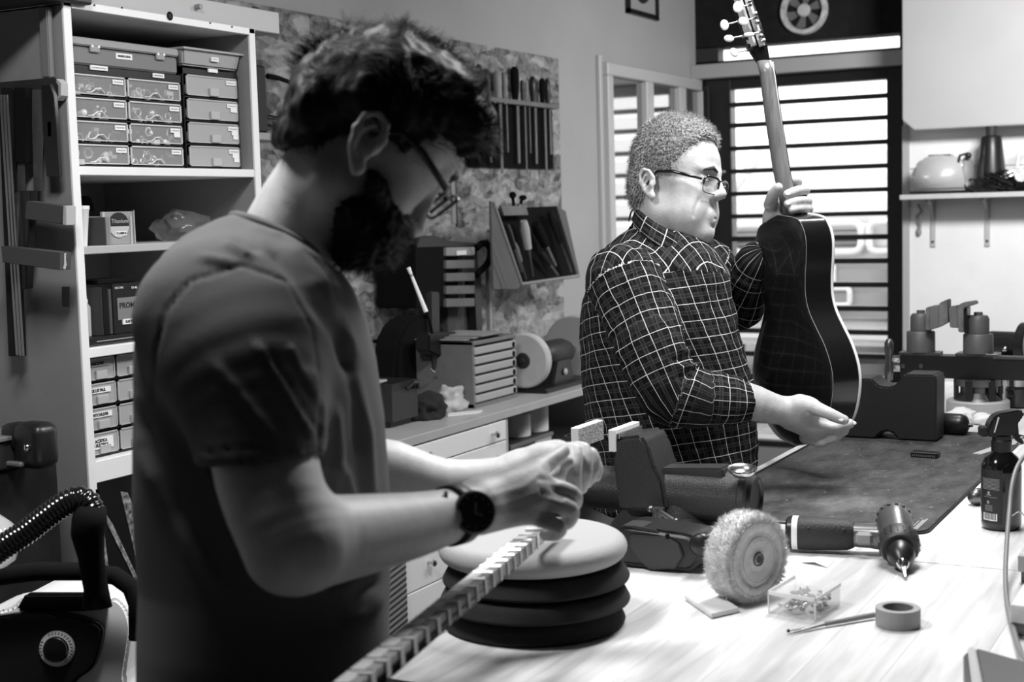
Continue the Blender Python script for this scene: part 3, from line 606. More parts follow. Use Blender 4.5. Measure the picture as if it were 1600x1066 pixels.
# low cabinet with box and tool at bottom left
xq, zq = xz(-60, 800, 1.7); 
lc = tag(obj('low_cabinet', B().box2((-2.55, 1.81, 0), (float(PY(92, 740, 2.0)[0]), 2.0, float(PY(92, 735, 1.9)[2])), .006), M_['dark2']), 'low dark cabinet in the bottom left corner under the saws', 'cabinet')
zlc = float(PY(92, 735, 1.9)[2]); xo = float(PY(30, 720, 1.9)[0])
bx = thing('parts_tub', 'grey open plastic tub on the low dark cabinet', 'tub', (xo-.05, 1.88, zlc+.001))
obj('tub_body', B().box2((xo-.2, 1.83, zlc+.001), (xo+.005, 1.93, zlc+.055), .004), M_['dark'], bx); obj('tub_rim', B().box2((xo-.2, 1.82, zlc+.055), (xo+.012, 1.94, zlc+.064), .002), M_['vgrey'], bx)
b = B(); rnd = random.Random(2)
for k in range(7): b.tube([(xo-.17+.022*k, 1.88, zlc+.02), (xo-.17+.022*k+rnd.uniform(-.01, .01), 1.89, zlc+.09+.02*rnd.random())], .004)
obj('tub_tools', b, M_['mgrey'], bx)
q = (float(PY(58, 720, 1.9)[0]), 1.90, zlc+.001)
dd = thing('cordless_driver', 'black power tool with a shiny button beside the grey tub', 'power tool', q)
obj('tool_body', B().box((q[0], q[1], zlc+.045), (.075, .06, .088), .02, seg=3).box((q[0]-.045, q[1], zlc+.06), (.05, .05, .05), .012, seg=2), M_['black'], dd, True)
obj('tool_button', B().sph((q[0]+.012, q[1]-.034, zlc+.045), (.006, .006, .008)), M_['chrome'], dd)
obj('tool_foot', B().box((q[0]-.035, q[1]-.03, zlc+.012), (.06, .012, .01), .003), M_['vgrey'], dd)
# ================================================================= counter along the left wall
CXF, CZ, CLP = -2.03, .885, .86
ct = thing('wall_counter', 'long white counter with knobbed drawers along the left wall', 'counter', (-2.3, 3.9, 0))
cE = 4.98; cD = float(PX(797, 660, CXF)[1])
obj('worktop', B().box2((XW, 2.69, CLP), (CXF, cE, CZ), .002), mat('worktop', .45, .35, var=.06, scale=8), ct)
obj('end_panel', B().box2((XW, cE-.03, 0), (CXF-.01, cE, CLP)), M_['lgrey'], ct)
obj('divider', B().box2((XW, cD-.018, 0), (CXF-.008, cD, CLP)), M_['lgrey'], ct)
obj('back_board', B().box2((XW+.005, 2.7, .05), (XW+.012, cE-.03, CLP)), M_['side'], ct)
obj('bay_shelf', B().box2((XW, cD, .62), (CXF-.03, cE-.03, .64)), M_['lgrey'], ct)
obj('plinth', B().box2((XW, 2.7, 0), (CXF-.05, cE, .07)), M_['dark'], ct)
rows = [CLP-.004]; zr1 = float(PX(671, 727, CXF)[2]); rows += [zr1, zr1-.083, zr1-.20, zr1-.33, zr1-.47, .08]
dsec = [2.70, cD-.02]
for i in range(len(rows)-1):
    for (ya, yb) in ((2.70, cD-.02),):
        d = obj('drawer', B().box2((CXF-.02, ya+.003, rows[i+1]+.003), (CXF-.002, yb-.003, rows[i]-.001), .0015), M_['dwhite'], ct)
        zk = (rows[i]+rows[i+1])/2; yks = [float(PX(769, 680, CXF)[1]), float(PX(664, 711, CXF)[1]), float(PX(664, 711, CXF)[1])-.42]
        for yk in yks:
            kb = B().cyl((CXF-.002, yk, zk), (CXF+.014, yk, zk), .004, seg=10).lathe([(.006, .012), (.0105, .016), (.0105, .021), (.007, .024), (0, .025)], 14, frame((CXF, yk, zk), z=(1, 0, 0)))
            obj('knob', kb, M_['steel'], d)
# rolls and cases inside the open bay
def PC(px, py, x=CXF-.06): return PX(px, py, x)
zb1 = float(PC(830, 686)[2])
cse = thing('record_crate', 'pale boxes with clasped printed fronts in the open bay', 'box', PC(830, 730), 'stored goods in the counter bay')
ya, yb = float(PC(801, 700)[1]), float(PC(868, 700)[1]); zb2 = .641
obj('box', B().box2((XW+.1, ya, zb2), (CXF-.07, yb, zb1-.001), .003), M_['dark'], cse)
ym = float(PC(838, 700)[1])
obj('print_panel', B().box2((CXF-.07, ya+.03, zb1-.09), (CXF-.067, ym-.015, zb1-.025)), M_['lgrey'], cse)
obj('print_panel', B().box2((CXF-.07, ym+.01, zb1-.08), (CXF-.067, yb-.015, zb1-.015)), M_['lgrey'], cse)
obj('lid_band', B().box2((CXF-.07, ya, zb1-.014), (CXF-.0665, yb, zb1-.002)), M_['vgrey'], cse)
for px, r, h, lab in ((808, .045, .075, 'shorter white paper roll at the left in the open bay'), (834, .05, .10, 'taller white paper roll standing on the boxes in the bay')):
    q = PC(px, 684, CXF-.13); t = thing('paper_roll', lab, 'paper roll', (q[0], q[1], zb1), 'stored goods in the counter bay')
    obj('roll', B(Matrix.Translation((q[0], q[1], zb1))).lathe([(r*.35, .002), (r-.003, 0), (r, .003), (r, h-.003), (r-.003, h), (r*.35, h), (r*.35, .002)], 28, caps=False), M_['label'], t)
# grey hatched board under the arm
tag(obj('ribbed_sheet', B().box2((CXF+.003, float(PX(600, 930, CXF)[1]), .20), (CXF+.012, float(PX(630, 930, CXF)[1]), .62), .001), mat('hatched', .3, .6)), 'narrow ribbed grey sheet leaning on the drawer fronts', 'sheet')
rb = bpy.data.objects['ribbed_sheet']; b = B(); y0 = float(PX(600, 930, CXF)[1]); y1 = float(PX(630, 930, CXF)[1])
for k in range(26): b.quad((CXF+.0125, y0, .21+k*.016), (CXF+.0125, y0, .217+k*.016), (CXF+.0125, y1, .233+k*.016), (CXF+.0125, y1, .226+k*.016))
tag(obj('rib', b, M_['dark'], rb), None, kind='stuff')
# ---------------- bench grinder
gA, gB = W(817, 564, 4.62), W(900, 541, 4.98); ax = V(gB)-V(gA); ax.z = 0; gl = ax.length; ax.normalize()
gr_ = thing('bench_grinder', 'bench grinder with two pale buffing wheels on the far end of the counter', 'grinder', (gA[0]*.45+gB[0]*.55, gA[1]*.45+gB[1]*.55, CZ))
M = frame(gA, z=ax, x=(0, 0, 1))
mw = mat('felt_wheel', .55, .9, var=.06, scale=30)
obj('wheel', B(M).lathe([(0, 0), (.084, 0), (.09, .006), (.09, .03), (.085, .036), (0, .036)], 40), mw, gr_)
obj('wheel_flange', B(M).lathe([(0, -.012), (.008, -.012), (.01, -.006), (.024, -.005), (.027, .001)], 24), M_['dark'], gr_)
M2 = M @ Matrix.Translation((0, 0, gl)); obj('wheel', B(M2).lathe([(0, -.02), (.112, -.02), (.117, -.012), (.117, .012), (0, .02)], 40), mat('felt_wheel_dim', .4, .9), gr_)
obj('shaft', B(M).cyl((0, 0, .03), (0, 0, gl), .012), M_['steel'], gr_)
obj('motor', B(M).lathe([(.022, .12), (.035, .13), (.048, .16), (.048, gl-.13), (.038, gl-.09), (.022, gl-.08)], 28), M_['dark'], gr_)
obj('motor_badge', B(M).box((.02, -.06, gl*.5), (.02, .01, .06), .004), M_['steel'], gr_)
mid = V(gA)+ax*gl*.5; bz = B()
bz._add_ = None
Mb = frame((mid.x, mid.y, CZ), x=ax, z=(0, 0, 1)); hb_ = gA[2]-CZ
bz.M = Mb; bz.box((0, 0, .008), (gl*.95, .16, .016), .004).prism([(-.09, 0), (.09, 0), (.05, hb_*.8), (-.05, hb_*.8)], .1, Matrix(((1, 0, 0, 0), (0, 0, 1, -.05), (0, 1, 0, .01), (0, 0, 0, 1))), .006)
obj('grinder_base', bz, M_['black'], gr_); obj('switch', B(Mb).sph((-.0, -.055, .05), (.012, .006, .012)), M_['lgrey'], gr_)
# ---------------- six drawer chest
q0, q1 = PZ(744, 639, CZ), PZ(808, 621, CZ); xf = float(q0[0]); y0, y1 = float(q0[1]), float(PX(809, 600, q0[0])[1])
zt_ = float(PX(744, 534, xf)[2]); xb = -2.57
ch = thing('drawer_chest', 'grey six drawer tool chest with round finger holes on the counter', 'drawer chest', (-2.4, (y0+y1)/2, CZ))
mch = mat('chest_grey', .2, .7, var=.06, scale=40); mfr = mat('chest_front', .42, .5)
obj('chest_body', B().box2((xb, y0, CZ), (xf-.006, y0+.015, zt_), .002).box2((xb, y1-.015, CZ), (xf-.006, y1, zt_), .002).box2((xb, y0, zt_-.012), (xf-.002, y1, zt_), .002).box2((xb, y0, CZ), (xb+.01, y1, zt_)).box2((xb, y0, CZ), (xf-.002, y1, CZ+.012)), mch, ch)
zs_ = [CZ+.012+(zt_-CZ-.028)*i/6 for i in range(7)]
for i in range(6):
    d = obj('drawer', B().box2((xb+.02, y0+.005, zs_[i]+.004), (xf, y1-.004, zs_[i+1]-.003), .003), mfr, ch)
    obj('finger_hole', B().cyl((xf, y1-.022, (zs_[i]+zs_[i+1])/2), (xf+.001, y1-.022, (zs_[i]+zs_[i+1])/2), .009, seg=16), M_['blackm'], d)
b = B(); random.seed(8)
for k in range(3): b.box((xf-.13+.02*k, (y0+y1)/2-.03+.012*k, zt_+.004+.0045*k), (.2-.01*k, .22-.03*k, .004), .001, Matrix.Rotation(0, 4, 'Z'))
tag(obj('paper_pile', b, mat('pile_grey', .3, .7)), 'flat pile of papers on top of the six drawer chest', 'papers')
# ---------------- bucket, cloths
q = PZ(612, 668, CZ); bk = thing('storage_bin', 'dark tapered plastic bin with tools, on the counter behind the nearer man', 'bin', (q[0]-.05, q[1]+.04, CZ))
def taper(b, c, w0, d0, w1, d1, h, bev=.006):
    t = bmesh.new(); bmesh.ops.create_cube(t, size=1)
    for v in t.verts:
        k = v.co.z > 0; v.co = Vector((v.co.x*(w1 if k else w0), v.co.y*(d1 if k else d0), (v.co.z+.5)*h))
    top = [f_ for f_ in t.faces if f_.normal.z > .9]
    bmesh.ops.recalc_face_normals(t, faces=t.faces); top = [f_ for f_ in t.faces if f_.normal.z > .7]
    r = bmesh.ops.inset_region(t, faces=top, thickness=.005); e = bmesh.ops.extrude_face_region(t, geom=top)
    bmesh.ops.translate(t, verts=[g for g in e['geom'] if isinstance(g, bmesh.types.BMVert)], vec=(0, 0, -h*.85)); bmesh.ops.delete(t, geom=top, context='FACES')
    return b._add(t, Matrix.Translation(V(c)))
cx_, cy_ = q[0]-.06, q[1]+.04
obj('bin_body', taper(B(), (cx_, cy_, CZ), .13, .105, .17, .14, .125), M_['dark'], bk)
b = B().box((0, 0, 0), (.03, .13, .008), .003, Matrix.Translation((cx_+.03, cy_-.08, CZ+.128)) @ Matrix.Rotation(.15, 4, 'Z')); obj('wooden_slat', b, M_['lgrey'], bk)
obj('bin_handle', B().tube([(cx_+.088, cy_-.0, CZ+.105), (cx_+.098, cy_+.02, CZ+.12), (cx_+.095, cy_+.05, CZ+.118), (cx_+.088, cy_+.06, CZ+.10)], .006), M_['black'], bk)
def crumple(name, label, cat, c, r, m, seed, h=1., sub=4):
    t = bmesh.new(); bmesh.ops.create_icosphere(t, subdivisions=sub, radius=1)
    for v in t.verts:
        n_ = noise.noise(v.co*1.7+Vector((seed, 0, 0)))*.5+noise.noise(v.co*4+Vector((0, seed, 0)))*.25
        v.co = Vector((v.co.x*r[0]*(1+n_), v.co.y*r[1]*(1+n_), v.co.z*r[2]*(1+n_*.5)))
    mz = -r[2]*.45
    for v in t.verts: v.co.z = max(v.co.z, mz)
    b = B()._add(t, Matrix.Translation((c[0], c[1], c[2]-mz))); return tag(obj(name, b, m, None, True), label, cat)
q = PZ(672, 655, CZ); crumple('black_cloth', 'folded black cloth lying between the bin and the pale rag', 'cloth', (q[0]-.03, q[1]+.02, CZ+.001), (.06, .075, .05), M_['cloth'], 3)
q = PZ(712, 642, CZ); crumple('pale_rag', 'crumpled pale rag against the side of the drawer chest', 'rag', (q[0]-.02, q[1]-.0, CZ+.001), (.045, .06, .05), M_['rag'], 12)
tag(obj('rag_tail', B().prism([(0, 0), (.10, .01), (.13, .05), (.02, .05)], .004, Matrix.Translation((PZ(700, 652, CZ)[0], PZ(700, 652, CZ)[1], CZ+.001)) @ Matrix.Rotation(.9, 4, 'Z')), M_['label']), 'flat white paper strip lying under the pale rag', 'paper')
# ---------------- black bench machine with column and chuck
q = PZ(660, 640, CZ); mx_, my_ = q[0]-.10, q[1]-.0
bm_ = thing('bench_machine', 'black round backed bench machine with upright column behind the bin', 'machine', (mx_, my_, CZ))
def bp(px, py, x=mx_): q = PX(px, py, x); return float(q[1]), float(q[2])
Myz2 = lambda x: Matrix(((0, 0, 1, x), (1, 0, 0, 0), (0, 1, 0, 0), (0, 0, 0, 1)))
pts = [bp(*p) for p in ((598, 655), (600, 560), (606, 525), (618, 503), (640, 491), (660, 495), (676, 510), (682, 540), (676, 575), (690, 640))]
obj('machine_body', B().prism(pts, .09, Myz2(mx_-.045), .012), M_['blackm'], bm_)
pts = [bp(*p, x=mx_+.05) for p in ((667, 456), (681, 456), (682, 600), (668, 600))]
obj('column', B().prism(pts, .02, Myz2(mx_+.045), .004), M_['dark'], bm_)
pts = [bp(*p, x=mx_+.1) for p in ((655, 520), (700, 518), (708, 530), (706, 541), (692, 545), (690, 556), (672, 558), (655, 550))]
obj('machine_head', B().prism(pts, .05, Myz2(mx_+.085), .006), M_['black'], bm_)
y_, z_ = bp(683, 560, mx_+.12); obj('chuck', B().cyl((mx_+.11, y_, z_+.02), (mx_+.11, y_, z_-.03), .014, .007), M_['dsteel'], bm_)
y_, z_ = bp(694, 547, mx_+.14); obj('lever_knob', B().sph((mx_+.14, y_, z_), .007), M_['chrome'], bm_)
y_, z_ = bp(678, 578, mx_+.14); b = B(); [b.sph((mx_+.13, y_+.008*k, z_-.005*k), .004, seg=6) for k in range(3)]; obj('oil_cups', b, M_['steel'], bm_)
# white rod fixed to the machine
a, e = W(638, 418, 3.7), W(666, 488, 3.7); rd = V(e)-V(a)
rod = thing('white_rod', 'thin bright white rod slanting down towards the bench machine column', 'rod', e)
obj('rod', B().cyl(V(a)+rd*.2, e, .0042, .0062, 10, .001), M_['label'], rod); obj('rod_tip', B().cyl(a, V(a)+rd*.16, .0058, .0042, 10, .001), M_['label'], rod)
obj('rod_ferrule', B().cyl(V(a)+rd*.14, V(a)+rd*.22, .0038, .0042, 10), M_['mgrey'], rod)
obj('rod_clip', B().tube([e, W(672, 505, 3.76), W(675, 520, 3.82)], .004), M_['blackm'], rod)
# ---------------- hanging organiser
def bw(px, py, x): q = PX(px, py, x); return float(q[1]), float(q[2])
xo_ = -2.42; og = thing('wall_organiser', 'black wall organiser with pale striped trays and a hooped handle', 'organiser', (XW+.05, bw(700, 530, xo_)[0], bw(700, 530, xo_)[1]))
def slab(nm, pts, x, th_, m, par, bev=.003): return obj(nm, B().prism([bw(a_, b_, x) for a_, b_ in pts], th_, Myz2(x-th_), bev), m, par)
slab('organiser_case', [(648, 382), (697, 380), (697, 480), (650, 482)], xo_, .15, M_['blackm'], og)
slab('organiser_top', [(655, 372), (680, 368), (700, 376), (742, 380), (742, 385), (650, 388)], xo_+.001, .14, M_['dark'], og)
for i in range(5):
    y_ = 387+i*20; slab('tray', [(697, y_), (742, y_-1), (742, y_+12), (697, y_+13)], xo_+.01, .12, M_['vgrey'] if i else M_['mgrey'], og, .002)
slab('organiser_label', [(714, 392), (729, 391), (729, 398), (714, 399)], xo_+.014, .003, M_['label'], og, 0)
slab('organiser_back', [(695, 380), (746, 380), (752, 520), (700, 525)], xo_-.05, .08, mat('organiser_wood', .07, .8, var=.3), og)
obj('organiser_handle', B().tube([PX(*p, xo_+.0) for p in ((744, 388), (752, 381), (760, 380), (766, 388), (766, 402), (760, 415), (750, 424), (745, 430))], .012, 8), M_['blackm'], og)
slab('organiser_post', [(764, 420), (769, 420), (770, 524), (766, 524)], xo_-.02, .015, M_['mgrey'], og, .001)
slab('organiser_leg', [(740, 425), (752, 425), (754, 520), (745, 520)], xo_-.01, .03, M_['black'], og, .001)
# ---------------- tilted holder with tools
xh = -2.30
hd = thing('tool_holder', 'tilted grey open box on the wall, full of dark hand tools', 'tool holder', (XW+.1, bw(830, 447, xh)[0], bw(830, 447, xh)[1]))
slab('side_plate', [(767, 314), (776, 325), (815, 446), (808, 452), (771, 452), (768, 360)], xh-.06, .008, mat('holder_grey', .12, .7), hd, .001)
mh2 = mat('holder_edge', .28, .6)
obj('holder_frame', B().tube([PX(*p, xh) for p in ((771, 316), (815, 444), (905, 431))], .006, 6).tube([PX(*p, xh-.03) for p in ((905, 431), (872, 322))], .004, 6), mh2, hd)
slab('holder_back', [(776, 326), (872, 322), (904, 430), (816, 443)], xh-.09, .012, M_['blackm'], hd, .001)
slab('holder_lip', [(783, 322), (822, 322), (826, 336), (788, 337)], xh-.05, .01, M_['vgrey'], hd, .001)
slab('side_plate', [(870, 322), (884, 330), (906, 430), (903, 433)], xh-.02, .008, bpy.data.materials['holder_grey'], hd, .001)
rnd = random.Random(5)
ht = [((790, 350), (815, 425), .010, 'black', 'left black handled file standing in the tilted holder'), ((818, 345), (832, 432), .012, 'lgrey', 'pale gripped tool standing in the middle of the tilted holder'), ((836, 350), (868, 415), .014, 'blackm', 'broad black pliers leaning across the tilted holder'), ((858, 330), (893, 425), .010, 'black', 'long black bar at the right of the tilted holder'), ((803, 380), (822, 436), .008, 'vgrey', 'short grey tool low in the tilted holder'), ((845, 395), (872, 430), .008, 'dark2', 'small dark tool at the foot of the tilted holder')]
for a_, e_, r, m, lab in ht:
    r *= 1.5
    pa_, pe_ = PX(*a_, xh-.05), PX(*e_, xh-.055); t = thing('hand_tool', lab, 'tool', pe_, 'tools in the tilted holder'); dv = V(pe_)-V(pa_)
    obj('tool_handle', B().tube([pa_, V(pa_)+dv*.15, V(pa_)+dv*.5], [r*.7, r, r*.8], 10), M_[m], t); obj('tool_shank', B().cyl(V(pa_)+dv*.48, pe_, r*.45, r*.3, 8), M_['dsteel'], t)
obj('hook_knobs', B().sph(PX(801, 305, xh-.1), .013).sph(PX(817, 309, xh-.1), (.014, .016, .01)).cyl(PX(801, 307, xh-.1), PX(803, 325, xh-.1), .006).cyl(PX(816, 310, xh-.1), PX(812, 324, xh-.1), .006), M_['blackm'], hd)
obj('hook_plate', B().box(PX(811, 321, xh-.09), (.01, .02, .012), .003), M_['steel'], hd)
# vertical rule on the strand board
a = bw(712, 278, XW+.02); e = bw(714, 354, XW+.02)
rt = thing('wall_rule', 'narrow pale and dark rule hanging upright on the strand board', 'ruler', (XW+.02, a[0], e[1]))
obj('rule', B().box2((XW+.016, a[0]-.002, e[1]), (XW+.02, a[0]+.006, a[1]+.12)), M_['black'], rt); obj('rule_face', B().box2((XW+.016, a[0]-.03, e[1]+.01), (XW+.019, a[0]-.003, a[1]+.12)), M_['mgrey'], rt)
# chisel rack
xr_ = XW+.05; rk2 = thing('chisel_rack', 'long perforated bar holding chisels on the strand board', 'rack', (XW+.03, bw(815, 175, xr_)[0], bw(815, 175, xr_)[1]))
a = bw(735, 158, xr_); e = bw(869, 171, xr_)
obj('rack_bar', B().box2((XW+.016, a[0], e[1]-.0), (xr_+.012, e[0], e[1]+.018), .002), M_['vgrey'], rk2)
obj('rack_case', B().box2((XW+.016, a[0]+.02, e[1]-.235), (XW+.03, e[0]+.004, e[1]-.002)), M_['blackm'], rk2)
tools = [(752, 100, 'dark', .012), (764, 108, 'black', .014), (781, 110, 'mgrey', .017), (791, 112, 'vgrey', .009), (808, 104, 'blackm', .017), (820, 125, 'dark', .009), (827, 124, 'mgrey', .006), (836, 119, 'black', .014), (851, 122, 'blackm', .013), (859, 123, 'black', .012)]
nms = ['leftmost', 'second', 'pale third', 'slim fourth', 'tall black fifth', 'short sixth', 'thin pale seventh', 'round topped eighth', 'ninth', 'rightmost']
for i, (px, pt, m, r) in enumerate(tools):
    y_, zt2 = bw(px, pt, xr_); t = thing('chisel', nms[i]+' tool from the left in the chisel rack on the strand board', 'chisel', (xr_-.01, y_, e[1]-.2), 'tools in the chisel rack'); zb_ = e[1]+.019
    Mz = Matrix.Translation((xr_-.012, y_, 0)); obj('chisel_handle', B(Mz).lathe([(r*.7, zb_), (r*.8, zb_+.02), (r, zb_+(zt2-zb_)*.5), (r*.95, zt2-.012), (r*.5, zt2), (0, zt2)], 12), M_[m], t)
    bl = .18+.04*((i*7) % 3); obj('chisel_blade', B(Mz).box((.01, 0, e[1]-bl/2-.0), (.003, r*1.1, bl-.002), .0008), M_['dsteel'], t)
for k, (px, py) in enumerate(((764, 156), (774, 160), (790, 161))):
    y_, z_ = bw(px, py, xr_+.02); obj('rack_stud', B().sph((xr_+.016, y_, z_), .005), M_['chrome'], rk2)
# bracket shelf with black device by the unit
xs_ = -2.42; y_, z_ = bw(425, 208, xs_); ya = UY1+.005; yb = bw(455, 208, xs_)[0]
bs = tag(obj('small_shelf', B().box2((XW+.016, ya, z_-.02), (xs_, yb, z_), .002), M_['lgrey']), 'short pale shelf between the shelf unit and the nearer man', 'shelf')
dv = thing('black_device', 'black upright tool with a stiff looping lead on the short shelf', 'device', (xs_-.06, ya+.09, z_+.001))
obj('device_body', B().box2((xs_-.09, ya+.01, z_+.001), (xs_-.02, bw(418, 150, xs_-.02)[0], bw(410, 102, xs_-.02)[1]), .006), M_['black'], dv)
obj('device_lead', B().tube([PX(*p, xs_-.03) for p in ((418, 119), (435, 122), (452, 128), (457, 135), (457, 148), (452, 162), (444, 177), (438, 184))], [.008, .007, .006, .004, .004, .004, .004, .004]), M_['blackm'], dv)
b = B(); rnd = random.Random(6)
for k in range(7): b.tube([PX(425+18*cos(t*.8+k)+rnd.uniform(-3, 3), 192+8*sin(t*.8+k)+rnd.uniform(-2, 2), xs_-.03) for t in range(8)], .0055, 6, True)
obj('coiled_lead', b, M_['blackg'], dv)
# ================================================================= vacuum cleaner, bottom left
dvv = 2.2
vc = thing('vacuum_cleaner', 'white and black canister vacuum cleaner with a ribbed hose in the bottom left corner', 'vacuum cleaner', (W(90, 1000, dvv)[0], W(90, 1000, dvv)[1], .25))
mvw = mat('vacuum_white', .95, .3)
Mc = frame(W(95, 1010, dvv+.0), x=CR, z=-CF)   # x right, y up, z towards camera
def vp(pts, d=dvv):
    s = FPX/d; P = [((px-95)/s, -(py-1010)/s) for px, py in pts]; n = len(P)
    if n < 8: return P
    o = []
    for i in range(n):
        a, b, c, e = [Vector(P[(i+k) % n]) for k in (-1, 0, 1, 2)]
        for t in (0, .25, .5, .75): q = .5*((2*b)+(-a+c)*t+(2*a-5*b+4*c-e)*t*t+(-a+3*b-3*c+e)*t**3); o.append((q.x, q.y))
    return o
obj('shell', B(Mc).prism(vp([(-60, 1120), (-60, 985), (-10, 958), (20, 948), (45, 930), (140, 930), (160, 945), (178, 935), (196, 950), (205, 980), (202, 1010), (195, 1060), (193, 1120)]), .2, Matrix.Translation((0, 0, -.2)), .005), mvw, vc)
obj('front_cover', B(Mc).prism(vp([(-70, 968), (0, 960), (60, 953), (110, 957), (150, 968), (163, 978), (164, 992), (156, 1025), (145, 1045), (120, 1064), (80, 1120), (-70, 1120)]), .03, Matrix.Translation((0, 0, -.012)), .004), M_['black'], vc)
obj('top_pad', B(Mc).prism(vp([(15, 962), (40, 955), (80, 956), (95, 961), (60, 966)]), .003, Matrix.Translation((0, 0, .018))), M_['dark'], vc)
Md = Mc @ Matrix.Translation((*vp([(95, 1010)])[0], .018)); rr_ = 28*dvv/FPX
obj('dial_ring', B(Md).lathe([(rr_*.68, 0), (rr_*.72, .006), (rr_*.95, .004), (rr_, 0)], 40), mat('dial_silver', .85, .35, .3), vc)
obj('dial_knob', B(Md).lathe([(rr_*.68, 0), (rr_*.66, .012), (rr_*.5, .014), (0, .014)], 32), M_['blackg'], vc)
b = B(Md)
for k in range(22):
    a = radians(200-k*12)
    if 4 < k < 7: continue
    b.box((rr_*.84, 0, .0052), (rr_*.2, .0011, .0004), 0, Matrix.Rotation(a, 4, 'Z'))
tag(obj('dial_marks', b, M_['ink'], vc), None, kind='stuff')
obj('dark_opening', B(Mc).prism(vp([(30, 952), (45, 925), (160, 925), (172, 940), (165, 950), (130, 953)]), .02, Matrix.Translation((0, 0, -.002)), .004), M_['blackm'], vc)
hz = B(); hp = []
for (px, py) in ((-40, 890), (-10, 865), (15, 848), (40, 832), (65, 813), (88, 796), (108, 784), (124, 780), (137, 786), (144, 800)): hp.append(V(W(px, py, 2.06)))
fine = []
for i in range(len(hp)-1):
    p0_, p1_, p2_, p3_ = hp[max(i-1, 0)], hp[i], hp[i+1], hp[min(i+2, len(hp)-1)]
    for t in np.linspace(0, 1, 38)[:-1]: fine.append(.5*((2*p1_)+(-p0_+p2_)*t+(2*p0_-5*p1_+4*p2_-p3_)*t*t+(-p0_+3*p1_-3*p2_+p3_)*t**3))
acc = 0; rads = []
for i, p in enumerate(fine):
    if i: acc += (p-fine[i-1]).length
    rads.append(.0182+.0009*sin(acc*2*pi/.0068))
# resample radii at fine spacing
obj('hose', B().tube(fine, rads, 14), M_['blackg'], vc)
obj('hose_neck', B().tube([W(*p) for p in ((142, 790, 2.06), (140, 812, 2.06), (137, 835, 2.07), (142, 870, 2.1), (150, 920, 2.12), (152, 950, 2.12))], [.021, .025, .024, .019, .018, .022], 14), M_['blackm'], vc, True)
obj('carry_handle', B().tube([W(*p) for p in ((-10, 905, 2.15), (20, 898, 2.15), (60, 893, 2.15), (130, 893, 2.15), (180, 900, 2.15), (205, 918, 2.15), (214, 945, 2.15), (214, 1000, 2.15))], [.012, .014, .014, .014, .014, .014, .013, .012], 10), M_['blackm'], vc, True)
bt2 = thing('plastic_bottle', 'shiny clear bottle lying behind the vacuum hose at the left edge', 'bottle', W(-10, 890, 2.3))
obj('bottle_body', B().tube([W(-80, 860, 2.35), W(-30, 850, 2.35), W(5, 838, 2.35), W(20, 828, 2.35)], [.06, .06, .045, .02], 20), mat('bottle_film', .45, .08), bt2, True)
# ================================================================= workbench
def smooth(P, n=8):
    o = []; P = [V(p) for p in P]
    for i in range(len(P)-1):
        p0_, p1_, p2_, p3_ = P[max(i-1, 0)], P[i], P[i+1], P[min(i+2, len(P)-1)]
        for t in np.linspace(0, 1, n+1)[:-1]: o.append(.5*((2*p1_)+(-p0_+p2_)*t+(2*p0_-5*p1_+4*p2_-p3_)*t*t+(-p0_+3*p1_-3*p2_+p3_)*t**3))
    return o+[P[-1]]
TZ = .92; XL, XR2 = -.972, .55
mtab = grain_mat('bench_wood', .52, .86, 1, .38)
def bench(label, y0, y1, group=None):
    t = thing('workbench', label, 'workbench', ((XL+XR2)/2, (y0+y1)/2, 0)); w = (XR2-XL)/16; first = None
    for k in range(16):
        xa = XL+w*k; c = B().box2((xa+.0001, y0, TZ-.035), (xa+w-.0001, y1, TZ), .00025)
        if first is None: first = obj('plank', c, mtab, t)
        else: c.b.free(); inst(first, (w*k, 0, 0), t)
    obj('apron', B().box2((XL+.03, y0+.03, TZ-.13), (XR2-.03, y0+.055, TZ-.035)).box2((XL+.03, y1-.055, TZ-.13), (XR2-.03, y1-.03, TZ-.035)), M_['wood'], t)
    for sx in (XL+.12, XR2-.05):
        for sy in (y0+.06, y1-.06): obj('leg', B().box((sx, sy, (TZ-.035)/2), (.07, .07, TZ-.035), .004), M_['wood'], t)
    return t
bench('near pale wooden workbench with cushions, drill and buffing wheel on it', 1.40, 2.198)
bench('far pale wooden workbench under the dark leather mat', 2.201, 4.45)
MX0, MX1, MY0, MY1 = -.945, -.512, 2.378, 3.46; mt_h = .003
def rrp(x0, x1, y0, y1, r, n=5):
    o = []
    for (cx_, cy_, a) in ((x1-r, y1-r, 0), (x0+r, y1-r, 90), (x0+r, y0+r, 180), (x1-r, y0+r, 270)):
        for k in range(n+1): o.append((cx_+r*cos(radians(a+k*90/n)), cy_+r*sin(radians(a+k*90/n))))
    return o
